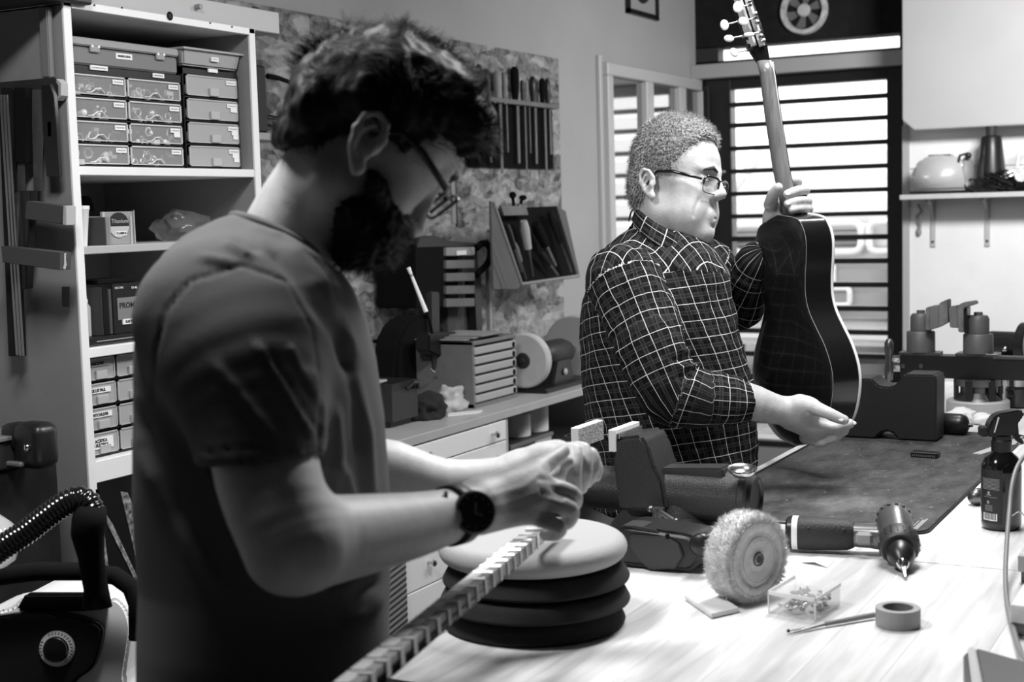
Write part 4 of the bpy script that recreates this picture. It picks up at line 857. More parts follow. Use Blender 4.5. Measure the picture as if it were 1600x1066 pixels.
def mat_leather():
    m = mat('mat_leather', .05, .65, var=.0, bump=.12, bscale=60); nt = m.node_tree; p = nt.nodes['Principled BSDF']; L = nt.links
    tc = nt.nodes.new('ShaderNodeTexCoord'); n = nt.nodes.new('ShaderNodeTexNoise'); n.inputs['Scale'].default_value = 9; n.inputs['Detail'].default_value = 9; n.inputs['Roughness'].default_value = .7
    mp = nt.nodes.new('ShaderNodeMapping'); mp.inputs['Scale'].default_value = (2.2, 1, 1); L.new(tc.outputs['Object'], mp.inputs[0]); L.new(mp.outputs[0], n.inputs[0])
    r = nt.nodes.new('ShaderNodeValToRGB'); e = r.color_ramp.elements; e[0].position = .35; e[0].color = (.014,)*3+(1,); e[1].position = .75; e[1].color = (.10,)*3+(1,); L.new(n.outputs[0], r.inputs[0])
    n2 = nt.nodes.new('ShaderNodeTexNoise'); n2.inputs['Scale'].default_value = 90; L.new(tc.outputs['Object'], n2.inputs[0])
    r2 = nt.nodes.new('ShaderNodeMapRange'); r2.inputs[1].default_value = .70; r2.inputs[2].default_value = .74; r2.inputs[4].default_value = .22; L.new(n2.outputs[0], r2.inputs[0])
    # dusty rubbed patch near the front
    v = nt.nodes.new('ShaderNodeVectorMath'); v.operation = 'DISTANCE'; q = PZ(1325, 790, TZ); v.inputs[1].default_value = (q[0]-(MX0+MX1)/2, q[1]-(MY0+MY1)/2, 0)
    mp2 = nt.nodes.new('ShaderNodeMapping'); mp2.inputs['Scale'].default_value = (1, 1, 1); L.new(tc.outputs['Object'], v.inputs[0])
    r3 = nt.nodes.new('ShaderNodeMapRange'); r3.inputs[1].default_value = .0; r3.inputs[2].default_value = .09; r3.inputs[3].default_value = .22; r3.inputs[4].default_value = 0; L.new(v.outputs['Value'], r3.inputs[0])
    m3 = nt.nodes.new('ShaderNodeMath'); m3.operation = 'MULTIPLY'; L.new(r3.outputs[0], m3.inputs[0]); L.new(n.outputs[0], m3.inputs[1])
    a = nt.nodes.new('ShaderNodeMath'); a.operation = 'ADD'; L.new(r.outputs[0], a.inputs[0]); L.new(r2.outputs[0], a.inputs[1])
    a2 = nt.nodes.new('ShaderNodeMath'); a2.operation = 'ADD'; L.new(a.outputs[0], a2.inputs[0]); L.new(m3.outputs[0], a2.inputs[1]); L.new(a2.outputs[0], p.inputs['Base Color'])
    return m
bm = thing('work_mat', 'large dark worn work mat with rounded corners on the far bench', 'mat', ((MX0+MX1)/2, (MY0+MY1)/2, TZ))
obj('mat_sheet', B().prism(rrp(MX0, MX1, MY0, MY1, .03), mt_h, Matrix.Translation((0, 0, TZ+.0003))), mat_leather(), bm)
pts = [(x, y, TZ+.0035) for x, y in rrp(MX0, MX1, MY0, MY1, .03)]
obj('mat_piping', B().tube(pts, .0028, 6, True), M_['black'], bm)
b = B(); q = PZ(1440, 818, TZ); rnd = random.Random(3)
for l in range(4):
    y_ = q[1]-.02
    k = 0
    while k < .085-.012*l:
        s = .0035+.002*rnd.random(); b.box((MX1-.018-.006*l-(.002 if l == 0 else 0), MY0+.03+k, TZ+.0036), (.0035 if l < 2 else .0018, s, .0003)); k += s+.0018
tag(obj('mat_print', b, M_['lgrey'], bm), None, kind='stuff')
TM = TZ+mt_h+.0006
# ---------------- vise
vo = PZ(1060, 838, TZ); VX, VY = float(vo[0]), float(vo[1])+.02
def vl(px, py, y=VY): q = PY(px, py, y); return float(q[0])-VX, float(q[2])-TZ
vs = thing('bench_vise', 'heavy black cast iron vise with bright serrated jaws on the near bench', 'vise', (VX, VY, TZ))
Mv = Matrix.Translation((VX, VY, TZ)); xA = vl(905, 760)[0]; xM = vl(990, 760)[0]; xB = vl(1163, 765)[0]; zc_ = vl(1060, 770)[1]; R1 = .044
Mxv = Mv @ frame((0, 0, zc_), z=(1, 0, 0))
obj('sliding_bar', B(Mxv).lathe([(.03, xA-.03), (.038, xA-.02), (.038, xM+.03)], 36), M_['cast'], vs)
obj('barrel', B(Mxv).lathe([(.044, xM-.002), (.047, xM+.004), (.047, xM+.03), (R1, xM+.05), (R1, xB), (.046, xB+.002), (.046, xB+.012), (.042, xB+.016)], 40), M_['cast'], vs)
obj('end_cap', B(Mxv).lathe([(.04, xB+.016), (.036, xB+.022), (.032, xB+.022), (.03, xB+.018), (0, xB+.018)], 32), M_['black'], vs)
ztp = vl(1005, 672)[1]
# fixed jaw head: profile in xz, wide in y
P = [vl(985, 790), vl(977, 735), vl(975, 690), vl(978, 678), vl(1018, 673), vl(1030, 690), vl(1040, 725), vl(1052, 745), vl(1060, 790)]
t_ = B(Mv); t_.prism(P, .10, Matrix(((1, 0, 0, 0), (0, 0, -1, .05), (0, 1, 0, 0), (0, 0, 0, 1))), .006); obj('fixed_jaw', t_, M_['cast'], vs)
P = [vl(1040, 728), vl(1135, 728), vl(1140, 738), vl(1140, 760), vl(1040, 760)]
t_ = B(Mv); t_.prism(P, .05, Matrix(((1, 0, 0, 0), (0, 0, -1, .025), (0, 1, 0, 0), (0, 0, 0, 1))), .003); obj('anvil_block', t_, M_['cast'], vs)
mserr = mat('serrated_steel', .45, .4, .2, var=.95, scale=420, detail=2); mplate = mat('bright_steel', .85, .4, .15)
xj = vl(973, 675)[0]
obj('jaw_plate', B(Mv).box2((xj-.004, -.052, ztp-.032), (xj+.010, .052, ztp+.006), .001), mplate, vs)
obj('jaw_plate_step', B(Mv).box2((xj+.010, -.05, ztp-.01), (xj+.016, .05, ztp+.0), .001), M_['steel'], vs)
xk = vl(945, 675)[0]-.035
P = [(xk-.045, zc_-.03), (xk-.045, zc_+.04), (xk-.04, ztp-.03), (xk-.02, ztp-.006), (xk, ztp-.006), (xk, zc_-.03)]
t_ = B(Mv); t_.prism(P, .10, Matrix(((1, 0, 0, 0), (0, 0, -1, .05), (0, 1, 0, 0), (0, 0, 0, 1))), .005); obj('sliding_jaw', t_, M_['cast'], vs)
jp = obj('jaw_plate', B(Mv).box2((xk-.006, -.052, ztp-.03), (xk+.008, .052, ztp+.006), .001), mplate, vs)
obj('jaw_serration', B(Mv).box2((xk+.008, -.051, ztp-.029), (xk+.0092, .051, ztp+.004)), mserr, jp)
obj('vise_base', B(Mv).lathe([(.075, 0), (.075, .012), (.06, .02), (.045, .035), (.04, zc_)], 36, Matrix.Translation((0, 0, 0))), M_['cast'], vs)
obj('swivel_flange', B(Mv).box((.0, -.0, .010), (.15, .12, .018), .005), M_['cast'], vs)
lk = Mv @ Matrix.Translation((vl(1058, 800)[0]-.01, -.062, .018))
obj('lock_bolt', B(lk).lathe([(.013, 0), (.013, .006), (.009, .008), (.009, .03), (.012, .032), (.012, .038), (0, .04)], 16), M_['dsteel'], vs)
obj('lock_lever', B(lk).tube([(-.012, .0, .034), (.012, -.01, .032), (.04, -.022, .022)], .0045).sph((.041, -.022, .022), .0065).sph((-.013, 0, .035), .006), M_['dsteel'], vs)
# ring magnifier dish with stem
# ---------------- small round dish resting on the vise
q = W(1160, 733, 2.33); dm = frame(q, z=(.05, -.12, 1), x=(1, 0, 0))
ds = thing('metal_dish', 'small shallow metal dish on the right end of the vise', 'dish', q)
obj('dish', B(dm).lathe([(0, -.010), (.012, -.010), (.020, -.004), (.0235, .002), (.0245, .002), (.0225, -.004), (.014, -.012), (0, -.012)], 32), M_['steel'], ds, True)
# ---------------- black rotary tool in front of the vise
yS = float(PZ(1040, 893, TZ)[1])+.03
st = thing('palm_sander', 'black cordless tool body lying between the vise and the cushions', 'power tool', (float(PZ(1040, 893, TZ)[0]), yS, TZ))
def sl(px, py, y=yS): q = PY(px, py, y); return float(q[0]), max(float(q[2]), TZ+.002)
Ms = lambda y: Matrix(((1, 0, 0, 0), (0, 0, -1, y), (0, 1, 0, 0), (0, 0, 0, 1)))
P = [sl(*p) for p in ((950, 852), (958, 832), (985, 817), (1010, 817), (1050, 823), (1090, 830), (1108, 845), (1110, 862), (1100, 878), (1085, 887), (1060, 893), (985, 893), (960, 885), (950, 870))]
P = [(p.x, max(p.y, TZ+.002)) for p in smooth([(a, b, 0) for a, b in P+P[:1]], 4)][:-1]
t_ = B().prism(P, .085, Ms(yS+.05)); bmesh.ops.bevel(t_.b, geom=[e for e in t_.b.edges if len(e.link_faces) == 2 and e.calc_face_angle(0) > 1.0], offset=.008, segments=3, affect='EDGES'); obj('tool_body', t_, M_['black'], st, 40)
P = [sl(*p) for p in ((1000, 828), (1055, 832), (1075, 842), (1082, 860), (1070, 880), (1030, 884), (1015, 868), (1000, 846))]
obj('grip_panel', B().prism(P, .012, Ms(yS-.028), .0015), M_['dark'], st)
q = PY(1097, 850, yS-.03); obj('side_knob', B(frame(q, z=(.1, -1, .1))).lathe([(.017, -.01), (.0175, .01), (.013, .015), (0, .015)], 24), M_['black'], st, True)
P = [sl(*p) for p in ((985, 815), (1003, 815.5), (1035, 821), (1040, 826), (1010, 822))]
obj('vent_strip', B().prism(P, .04, Ms(yS+.01)), M_['dark'], st)
q = PY(1043, 838, yS-.037); obj('screw_hole', B().sph(q, (.004, .002, .004)), M_['blackm'], st)
# ---------------- buffing wheel
bw0 = PZ(1172, 946, TZ); nrm = (-_Fh*cos(radians(38))+_r0*sin(radians(38))); RB = .0635; TB = .05
cen = V(bw0)+Vector((0, 0, RB-.001))+V(-nrm)*TB*.5+V(_Fh)*.01+V(_r0)*.015
bwh = thing('buffing_wheel', 'fluffy pale cotton buffing wheel standing on edge on the near bench', 'buffing wheel', (cen.x, cen.y, TZ))
Mw = frame(cen, z=nrm, x=(0, 0, 1)); t = bmesh.new(); rings = []; NS = 120
prof = [(0, .5), (.10, .5), (.12, .46), (.3, .47), (.5, .5), (.62, .44), (.64, .5), (.9, .46), (.97, .36), (1, .18), (.985, 0), (1, -.2), (.96, -.4), (.7, -.5), (0, -.5)]
for r, z in prof: rings.append([t.verts.new((RB*r*cos(2*pi*k/NS)*(1+(.035*noise.noise(Vector((cos(2*pi*k/NS)*3, sin(2*pi*k/NS)*3, z*2)))+.03*noise.noise(Vector((k*.9, z*9, 1))) if r > .6 else 0)), RB*r*sin(2*pi*k/NS)*(1+(.035*noise.noise(Vector((cos(2*pi*k/NS)*3, sin(2*pi*k/NS)*3, z*2)))+.03*noise.noise(Vector((k*.9, z*9, 1))) if r > .6 else 0)), TB*z)) for k in range(NS)] if r else [t.verts.new((0, 0, TB*z))])
for a, e in zip(rings, rings[1:]):
    for k in range(NS):
        k2 = (k+1) % NS
        if len(a) == 1: t.faces.new((a[0], e[k], e[k2]))
        elif len(e) == 1: t.faces.new((a[k], e[0], a[k2]))
        else: t.faces.new((a[k], e[k], e[k2], a[k2]))
bmesh.ops.recalc_face_normals(t, faces=t.faces)
mbuf = mat('cotton', .72, .95, var=.1, scale=40, bump=.2, bscale=120)
obj('cotton_disc', B(Mw)._add(t), mbuf, bwh, True)
v_ = []; f_ = []; rnd = random.Random(1)
for k in range(9000):
    a = rnd.random()*2*pi; z = (rnd.random()-.5)*TB*.96; r = RB*(.97-.1*(abs(z)/TB*2)**4); L_ = .003+.006*rnd.random()
    if rnd.random() < .25: z = TB*.45; r = RB*(.75+.2*rnd.random()); L_ *= 1.2
    p = Vector((r*cos(a), r*sin(a), z)); d = Vector((cos(a)+rnd.gauss(0, .5), sin(a)+rnd.gauss(0, .5), rnd.gauss(0, .55))).normalized(); s = Vector((-sin(a), cos(a), rnd.gauss(0, .4))).normalized()*.00045
    m_ = p+d*L_*.6+Vector((rnd.gauss(0, 1), rnd.gauss(0, 1), rnd.gauss(0, 1)))*.0006
    n0 = len(v_); v_ += [p-s, p+s, m_+s*.8, m_-s*.8, p+d*L_]; f_ += [(n0, n0+1, n0+2, n0+3), (n0+3, n0+2, n0+4)]
tag(obj('cotton_fluff', B(Mw).raw(v_, f_), mbuf, bwh), None, kind='stuff')
obj('centre_washer', B(Mw).lathe([(.0075, TB*.5-.002), (.0085, TB*.5+.001), (.0095, TB*.5+.001), (.0105, TB*.5-.002)], 24), M_['vgrey'], bwh)
obj('centre_hole', B(Mw).lathe([(0, TB*.5+.0006), (.0055, TB*.5+.0006), (.0055, TB*.5)], 20), M_['dark'], bwh)
for rr0 in (.032, .044, .052): obj('stitch_ring', B(Mw).tube([(rr0*cos(a)*(1+.01*sin(5*a)), rr0*sin(a), TB*(.5 if rr0 < .04 else .482)) for a in np.linspace(0, 2*pi, 60)[:-1]], .0004, 4, True), M_['lgrey'], bwh)
# ---------------- foam piece, paper, box, brush, tape
pp = [PZ(*p, TZ) for p in ((1070, 938), (1112, 968), (1155, 958), (1120, 934))]
fo = B().prism([(p[0], p[1]) for p in pp], .0065, Matrix.Translation((0, 0, TZ+.001)) , .001)
tag(obj('foam_pad', fo, M_['foamt']), 'small flat pale foam pad in front of the buffing wheel', 'foam pad')
pp = [PZ(*p, TZ) for p in ((1252, 880), (1293, 888), (1303, 877), (1262, 873))]
tag(obj('paper_scrap', B().raw([(*p[:2], TZ+.001+h) for p, h in zip(pp, (.0, .0, .0, .0))]+[(*((pp[0]+pp[1])/2)[:2], TZ+.0055), (*((pp[2]+pp[3])/2)[:2], TZ+.0055)], [(0, 4, 5, 3), (4, 1, 2, 5)]), M_['label']), 'small curled white paper scrap near the drill', 'paper')
A_, B2, C2 = [V(PZ(*p, TZ)) for p in ((1201, 959), (1274, 972), (1313, 946))]; D2 = A_+C2-B2; hB = .030
xx = (B2-A_); yy_ = (D2-A_); Mbx = Matrix((( xx.x, yy_.x, 0, A_.x), (xx.y, yy_.y, 0, A_.y), (0, 0, 1, TZ+.001), (0, 0, 0, 1)))
pb_ = thing('plastic_box', 'small clear hinged box of screws and fittings beside the buffing wheel', 'box', ((A_.x+C2.x)/2, (A_.y+C2.y)/2, TZ))
w_ = .035
obj('box_walls', B(Mbx).box2((0, 0, 0), (1, w_, hB)).box2((0, 1-w_, 0), (1, 1, hB)).box2((0, 0, 0), (w_, 1, hB)).box2((1-w_, 0, 0), (1, 1, hB)).box2((0, 0, 0), (1, 1, .002)), mat('clear_box', .8, .1, alpha=.14), pb_)
obj('box_lid', B(Mbx).box2((-.01, -.01, hB), (1.01, 1.01, hB+.002)), mat('clear_lid', .8, .15, alpha=.22), pb_)
obj('box_rim', B(Mbx).box2((-.015, -.015, hB-.004), (1.015, .01, hB+.001)).box2((.99, -.015, hB-.004), (1.015, 1.015, hB+.001)).box2((-.015, -.015, hB-.004), (.01, 1.015, hB+.001)).box2((-.01, -.012, 0), (.012, .012, hB)).box2((.985, -.012, 0), (1.01, .012, hB)), mat('rim_clear', .8, .2), pb_)
rnd = random.Random(4); g1_ = B(); g2_ = B(); Ml = Matrix.Translation((A_.x, A_.y, TZ))
for k in range(80):
    u, w2 = .1+.8*rnd.random(), .1+.8*rnd.random(); p = A_+xx*u+yy_*w2; z = TZ+.006+.017*rnd.random(); s = .003+.003*rnd.random(); g = g1_ if rnd.random() < .4 else g2_
    if rnd.random() < .5: d = Vector((rnd.gauss(0, 1), rnd.gauss(0, 1), rnd.gauss(0, .3))).normalized()*s*1.6; g.cyl((p.x, p.y, z), (p.x+d.x, p.y+d.y, z+abs(d.z)), .0016, seg=6)
    else: g.sph((p.x, p.y, z), (s, s*.7, s*.6), seg=5)
tag(obj('fittings', g1_, M_['steel'], pb_), None, kind='stuff'); tag(obj('dark_fittings', g2_, M_['dark'], pb_), 'dark fittings', kind='stuff')
a, e = PZ(1232, 986, TZ+.004), PZ(1366, 961, TZ+.006); dv_ = V(e)-V(a); br = thing('fine_brush', 'thin two pronged pick lying between the clear box and the tape roll', 'tool', ((a[0]+e[0])/2, (a[1]+e[1])/2, TZ))
obj('handle', B().cyl(V(a)+dv_*.42, e, .0030, .0038, 10), M_['grey'], br)
obj('prong', B().cyl(a, V(a)+dv_*.45, .0012, .0022, 8), M_['steel'], br)
a2 = PZ(1234, 990, TZ+.003); obj('prong', B().cyl(a2, V(a)+dv_*.42, .001, .0022, 8), M_['steel'], br); obj('dark_tip', B().sph(a, .0025, seg=6), M_['ink'], br)
tc_ = PZ(1403, 977, TZ); Mtp = Matrix.Translation((tc_[0], tc_[1]+.0, TZ+.0005)); RT = 34.5*1.87/FPX
tp_ = thing('tape_roll', 'roll of grey masking tape lying flat near the front of the bench', 'tape roll', (tc_[0], tc_[1], TZ))
obj('tape', B(Mtp).lathe([(RT*.72, 0), (RT-.0006, 0), (RT, .0006), (RT, .0234), (RT-.0006, .024), (RT*.72, .024), (RT*.72, 0)], 48, caps=False), mat('masking_tape', .30, .7), tp_)
obj('core', B(Mtp).lathe([(RT*.66, .0003), (RT*.72, .0003), (RT*.72, .0238), (RT*.66, .0238), (RT*.66, .0003)], 40, caps=False), mat('tape_core', .16, .8), tp_)
for px, py, r in ((1340, 888, .0016), (1346, 1062, .002), (1092, 915, .002)):
    pass
# ---------------- cordless drill lying on its side
dr_a, dr_b = V(PZ(1399, 822, TZ+.050)), V(PZ(1412, 888, TZ+.012)); axd = (dr_b-dr_a).normalized(); hL = (dr_b-dr_a).length
dl = thing('cordless_drill', 'cordless drill lying on its side with the chuck towards the camera', 'drill', ((dr_a.x+dr_b.x)/2, (dr_a.y+dr_b.y)/2, TZ))
Mdr = frame(dr_a, z=axd, x=(1, 0, 0)) @ Matrix.Scale(.87, 4); md = mat('drill_grey', .16, .3, .6, var=.1)
obj('motor_housing', B(Mdr).lathe([(0, -.045), (.02, -.045), (.028, -.038), (.031, -.02), (.032, .0), (.031, .05)], 32), md, dl)
b = B(Mdr)
for k in range(14): a = k*2*pi/14; b.box((0.0295*cos(a), .0295*sin(a), -.028), (.006, .006, .008))
obj('vent_slots', b, M_['black'], dl)
obj('clutch_ring', B(Mdr).lathe([(.033, .045), (.035, .05), (.035, .075), (.031, .082)], 28), M_['dark'], dl)
b = B(Mdr)
for k in range(20): a = k*2*pi/20; b.box((0, 0, 0), (.003, .002, .02), 0, Matrix.Translation((.0352*cos(a), .0352*sin(a), .063)) @ Matrix.Rotation(a, 4, 'Z'))
obj('clutch_ribs', b, M_['black'], dl)
obj('chuck', B(Mdr).lathe([(.024, .08), (.0245, .1), (.020, .112), (.014, .122), (.010, .127)], 28), M_['black'], dl)
obj('chuck_nose', B(Mdr).lathe([(.012, .122), (.009, .134), (.006, .14), (0, .14)], 24), M_['chrome'], dl)
obj('drill_bit', B(Mdr).lathe([(.0045, .135), (.0045, .15), (.003, .153), (.003, .168), (0, .172)], 6), M_['steel'], dl)
ha, hb_ = V(PZ(1380, 838, TZ+.030)), V(PZ(1236, 832, TZ+.030)); hd_ = (hb_-ha).normalized(); hl = (hb_-ha).length
Mhn = frame(ha, z=hd_, x=(0, 0, 1)); 
def loft(b, secs, n=20, T=None):
    """secs: (z, cx, cy, rx, ry) superellipse sections"""
    t = bmesh.new(); rg = []
    for (z, cx_, cy_, rx, ry) in secs:
        rg.append([t.verts.new((cx_+rx*np.sign(cos(a))*abs(cos(a))**.75, cy_+ry*np.sign(sin(a))*abs(sin(a))**.75, z)) for a in [2*pi*k/n for k in range(n)]])
    for a, e in zip(rg, rg[1:]):
        for k in range(n): t.faces.new((a[k], a[(k+1) % n], e[(k+1) % n], e[k]))
    t.faces.new(rg[0][::-1]); t.faces.new(rg[-1]); bmesh.ops.recalc_face_normals(t, faces=t.faces); return b._add(t, T)
obj('handle_neck', loft(B(Mhn), [(-.01, 0, 0, .022, .03), (.02, 0, 0, .019, .022), (.05, 0, 0, .018, .018)]), md, dl)
obj('trigger', B(Mhn).box((0, -.022, .028), (.02, .012, .026), .004), M_['mgrey'], dl)
obj('grip', loft(B(Mhn), [(.045, 0, 0, .020, .020), (.055, 0, 0, .024, .023), (.10, 0, 0, .026, .025), (hl-.016, 0, 0, .026, .0255), (hl-.012, 0, 0, .0255, .025)]), M_['rubber'], dl)
obj('grip_band', loft(B(Mhn), [(hl-.012, 0, 0, .0265, .026), (hl-.003, 0, 0, .0265, .026)]), M_['label'], dl)
obj('battery_end', loft(B(Mhn), [(hl-.003, 0, 0, .0265, .026), (hl+.004, 0, 0, .0255, .025), (hl+.007, 0, 0, .022, .021)]), M_['black'], dl)
for z_ in (.06, hl-.03): obj('grip_screw', B(Mhn).sph((.012, -.0235, z_), (.003, .002, .003), seg=6), M_['ink'], dl)
# ---------------- spray bottle
sb = PZ(1561, 829, TZ); Msb = rz((sb[0], sb[1]+.02, TZ+.0005), YAW+0.0)
sp = thing('spray_bottle', 'dark trigger spray bottle with a white printed barcode label', 'spray bottle', (sb[0], sb[1]+.02, TZ))
obj('bottle_body', B(Msb).lathe([(.026, 0), (.0315, .003), (.033, .01), (.033, .098), (.0325, .108), (.027, .122), (.017, .131), (.0155, .134)], 40), mat('amber_black', .006, .12, coat=.4), sp, True)
obj('collar', B(Msb).lathe([(.0165, .128), (.017, .15), (.0155, .152), (.0155, .158)], 28), M_['black'], sp)
Mn = Msb @ Matrix(((1, 0, 0, 0), (0, 0, -1, .013), (0, 1, 0, 0), (0, 0, 0, 1)))
obj('spray_head', B(Mn).prism([(-.026, .158), (.014, .158), (.022, .165), (.026, .185), (.034, .19), (.034, .2), (.028, .203), (-.01, .197), (-.02, .188), (-.028, .168)], .026, None, .003), M_['black'], sp)
obj('nozzle', B(Msb).box((-.031, 0, .167), (.013, .02, .018), .003), M_['black'], sp)
obj('white_streak', B(Mn).prism([(-.0175, .166), (-.0155, .166), (-.008, .191), (-.0105, .192)], .0004, Matrix.Translation((0, 0, .0262))), M_['label'], sp)
obj('trigger', B(Mn).prism([(.016, .175), (.026, .18), (.028, .158), (.037, .146), (.034, .142), (.023, .15), (.018, .162)], .014, Matrix.Translation((0, 0, .006)), .002), M_['black'], sp)
# curved label strip
def curved(b, R, a0, a1, z0, z1, n=8):
    for k in range(n):
        a, e = a0+(a1-a0)*k/n, a0+(a1-a0)*(k+1)/n
        b.quad((R*cos(a), R*sin(a), z0), (R*cos(e), R*sin(e), z0), (R*cos(e), R*sin(e), z1), (R*cos(a), R*sin(a), z1))
    return b
lb = obj('label_panel', curved(B(Msb), .0332, radians(183), radians(255), .012, .104, 10), mat('dark_label', .015, .5), sp)
b = B(Msb); rnd = random.Random(8)
for l in range(9): curved(b, .0334, radians(190), radians(246), .088-l*.0022, .0888-l*.0022, 6)
tag(obj('label_lines', b, M_['mgrey'], lb), None, kind='stuff')
b = B(Msb); curved(b, .0334, radians(206), radians(222), .060, .0615, 3); curved(b, .0334, radians(210), radians(218), .062, .067, 3); curved(b, .0334, radians(196), radians(240), .057, .0576, 4); curved(b, .0334, radians(208), radians(216), .046, .051, 3)
for l in range(6): curved(b, .0334, radians(200), radians(226), .043-l*.0018, .0436-l*.0018, 4)
tag(obj('label_print', b, M_['mgrey'], lb), None, kind='stuff')
b = B(Msb); curved(b, .0334, radians(194), radians(240), .0175, .030, 8); bc = obj('barcode_ground', b, M_['label'], lb) if False else obj('barcode_ground', b, M_['label'], sp)
b = B(Msb); a = 197
while a < 236: w = rnd.choice((.6, 1.1, 1.6)); curved(b, .0335, radians(a), radians(a+w), .019, .030, 1); a += w+rnd.choice((.7, 1.2))
tag(obj('barcode_bars', b, M_['ink'], bc), None, kind='stuff')
# ---------------- dark block with scooped edges
kY = float(PZ(1400, 690, TZ)[1])
def kl(px, py): q = PY(px, py, kY); return float(q[0]), max(float(q[2]), TZ+.0008)
nb = thing('neck_rest_block', 'big black padded neck rest block with scooped top behind the mat', 'block', (kl(1385, 690)[0], kY+.05, TZ))
P = [kl(1306, 690), kl(1304, 600), kl(1309, 592), kl(1362, 592)]+[kl(1385+22*cos(radians(a)), 583+16*sin(radians(a))+6) for a in (160, 135, 110, 90, 70, 45, 20)]+[kl(1412, 585), kl(1460, 586), kl(1464, 592), kl(1463, 690)]+[kl(1385+17*cos(radians(a)), 690-16*sin(radians(a))) for a in (0, 30, 60, 90, 120, 150, 180)]
P = [(x, (TZ+.004 if z < TZ+.006 else z)) for x, z in P]
obj('block_body', B().prism(P, .09, Ms(kY+.09), .004), mat('block_black', .02, .55), nb)
q = PZ(1489, 678, TZ); tb2 = thing('black_tube', 'black tapered tube lying behind the spray bottle, beside the neck rest', 'tube', (q[0], q[1]+.02, TZ))
a, e = V(W(1462, 664, 3.4)), V(W(1514, 668, 3.35)); a.z = e.z = TZ+.0265
obj('tube_body', B().tube([a, a.lerp(e, .12), a.lerp(e, .75), a.lerp(e, .9), a.lerp(e, .99), e], [.021, .0255, .026, .022, .01, .006], 20), M_['black'], tb2, True); obj('tube_nozzle', B().cyl(e, e+(e-a)*.12, .005, .003), M_['black'], tb2)
for k, (px, py, rx, sd) in enumerate(((1500, 652, .035, 4), (1535, 660, .03, 9))):
    q = PZ(px, py+4, TZ); crumple('tissue', ('left', 'right')[k]+' crumpled white tissue in front of the pedestal', 'tissue', (q[0], q[1]+.02, TZ+.001), (rx, rx, .018), M_['label'], sd, sub=3)['group'] = 'crumpled tissues'
# ---------------- long rail clamp on a round pedestal
rY = float(PZ(1528, 648, TZ)[1])+.06
def rl_(px, py, y=rY): q = PY(px, py, y); return float(q[0]), float(q[2])
rc = thing('rail_clamp', 'long black rail with two padded swivel clamps on a round grey pedestal', 'clamp', (rl_(1528, 648)[0], rY, TZ))
xP, _ = rl_(1528, 640); zd = rl_(1528, 624)[1]
Mp_ = Matrix.Translation((xP, rY, TZ)); mped = mat('pedestal_grey', .5, .4)
obj('pedestal_disc', B(Mp_).lathe([(.078, .0005), (.08, .003), (.08, zd-TZ-.003), (.077, zd-TZ), (0, zd-TZ)], 40), mped, rc)
zbar0, zbar1 = rl_(1528, 591)[1], rl_(1528, 556)[1]
obj('pedestal_neck', B(Mp_).lathe([(.062, zd-TZ), (.055, zd-TZ+.008), (.045, zd-TZ+.02), (.045, zbar0-TZ-.022), (.058, zbar0-TZ-.018), (.058, zbar0-TZ)], 32), M_['dsteel'], rc)
for k in range(6): a = k*pi/3+.3; obj('neck_rib', B(Mp_).box((0, 0, 0), (.012, .02, zbar0-zd), .003, Matrix.Translation((.055*cos(a), .055*sin(a), (zd+zbar0)/2-TZ)) @ Matrix.Rotation(a, 4, 'Z')), M_['black'], rc)
xr0 = rl_(1410, 570)[0]
obj('rail', B().box2((xr0, rY-.03, zbar0), (.12, rY+.03, zbar1), .002), M_['black'], rc)
obj('rail_lip', B().box2((rl_(1555, 560)[0], rY-.034, zbar1-.004), (.12, rY-.028, zbar1+.0025)), M_['dsteel'], rc)
for px in (1415, 1443): q = rl_(px, 570); obj('rail_bolt', B(frame((q[0], rY-.03, q[1]), z=(0, -1, 0))).lathe([(.006, 0), (.006, .003), (0, .004)], 12), M_['dsteel'], rc)
q = rl_(1398, 568); obj('clamp_screw', B().cyl((q[0]-.02, rY, q[1]), (xr0, rY, q[1]), .022, seg=24, bev=.002), M_['steel'], rc)
q1, q2 = rl_(1393, 528), rl_(1393, 594); obj('clamp_handle', B(Matrix.Translation((q1[0], rY-.03, 0))).lathe([(0, q2[1]), (.01, q2[1]+.004), (.012, q2[1]+.03), (.009, (q1[1]+q2[1])/2), (.012, q1[1]-.03), (.0115, q1[1]-.01), (.006, q1[1]), (0, q1[1])], 16), M_['dsteel'], rc, True)
mcl = mat('clamp_grey', .13, .5, .3)
for (pa_, pb_2, pu, pv, yt, ym_, yb_) in ((1417, 1461, 1427, 1447, 487, 517, 547), (1505, 1552, 1512, 1543, 490, 521, 552)):
    x0, z0 = rl_(pa_, yb_); x1, _ = rl_(pb_2, yb_); zm = rl_(pa_, ym_)[1]; zt_ = rl_(pa_, yt)[1]; xc_ = (x0+x1)/2; r0_ = (x1-x0)/2; r1_ = r0_*.74
    Mq = Matrix.Translation((xc_, rY, 0)); obj('swivel_drum', B(Mq).lathe([(r0_, zbar1+.008), (r0_, zm-.003), (r0_-.002, zm), (0, zm)], 32), mcl, rc)
    obj('swivel_cap', B(Mq).lathe([(r1_, zm), (r1_, zt_-.014), (r1_*.85, zt_-.005), (r1_*.4, zt_-.003), (r1_*.4, zt_+.004), (0, zt_+.005)], 28), mcl, rc)
    obj('drum_foot', B(Mq).box((0, 0, zbar1+.004), (r0_*2+.03, .06, .008), .001), M_['dsteel'], rc)
mlea = mat('leather_pad', .16, .7, var=.3, scale=40)
def jw(nm, pts, d0, th_, m): y = rY-d0; return obj(nm, B().prism([rl_(a_, b_, y) for a_, b_ in pts], th_, Ms(y+th_), .002), m, rc)
jw('jaw_pad', [(1446, 481), (1453, 480), (1453, 517), (1446, 516)], .05, .05, mlea); jw('jaw_block', [(1453, 479), (1467, 478), (1467, 512), (1453, 516)], .05, .055, M_['vgrey'])
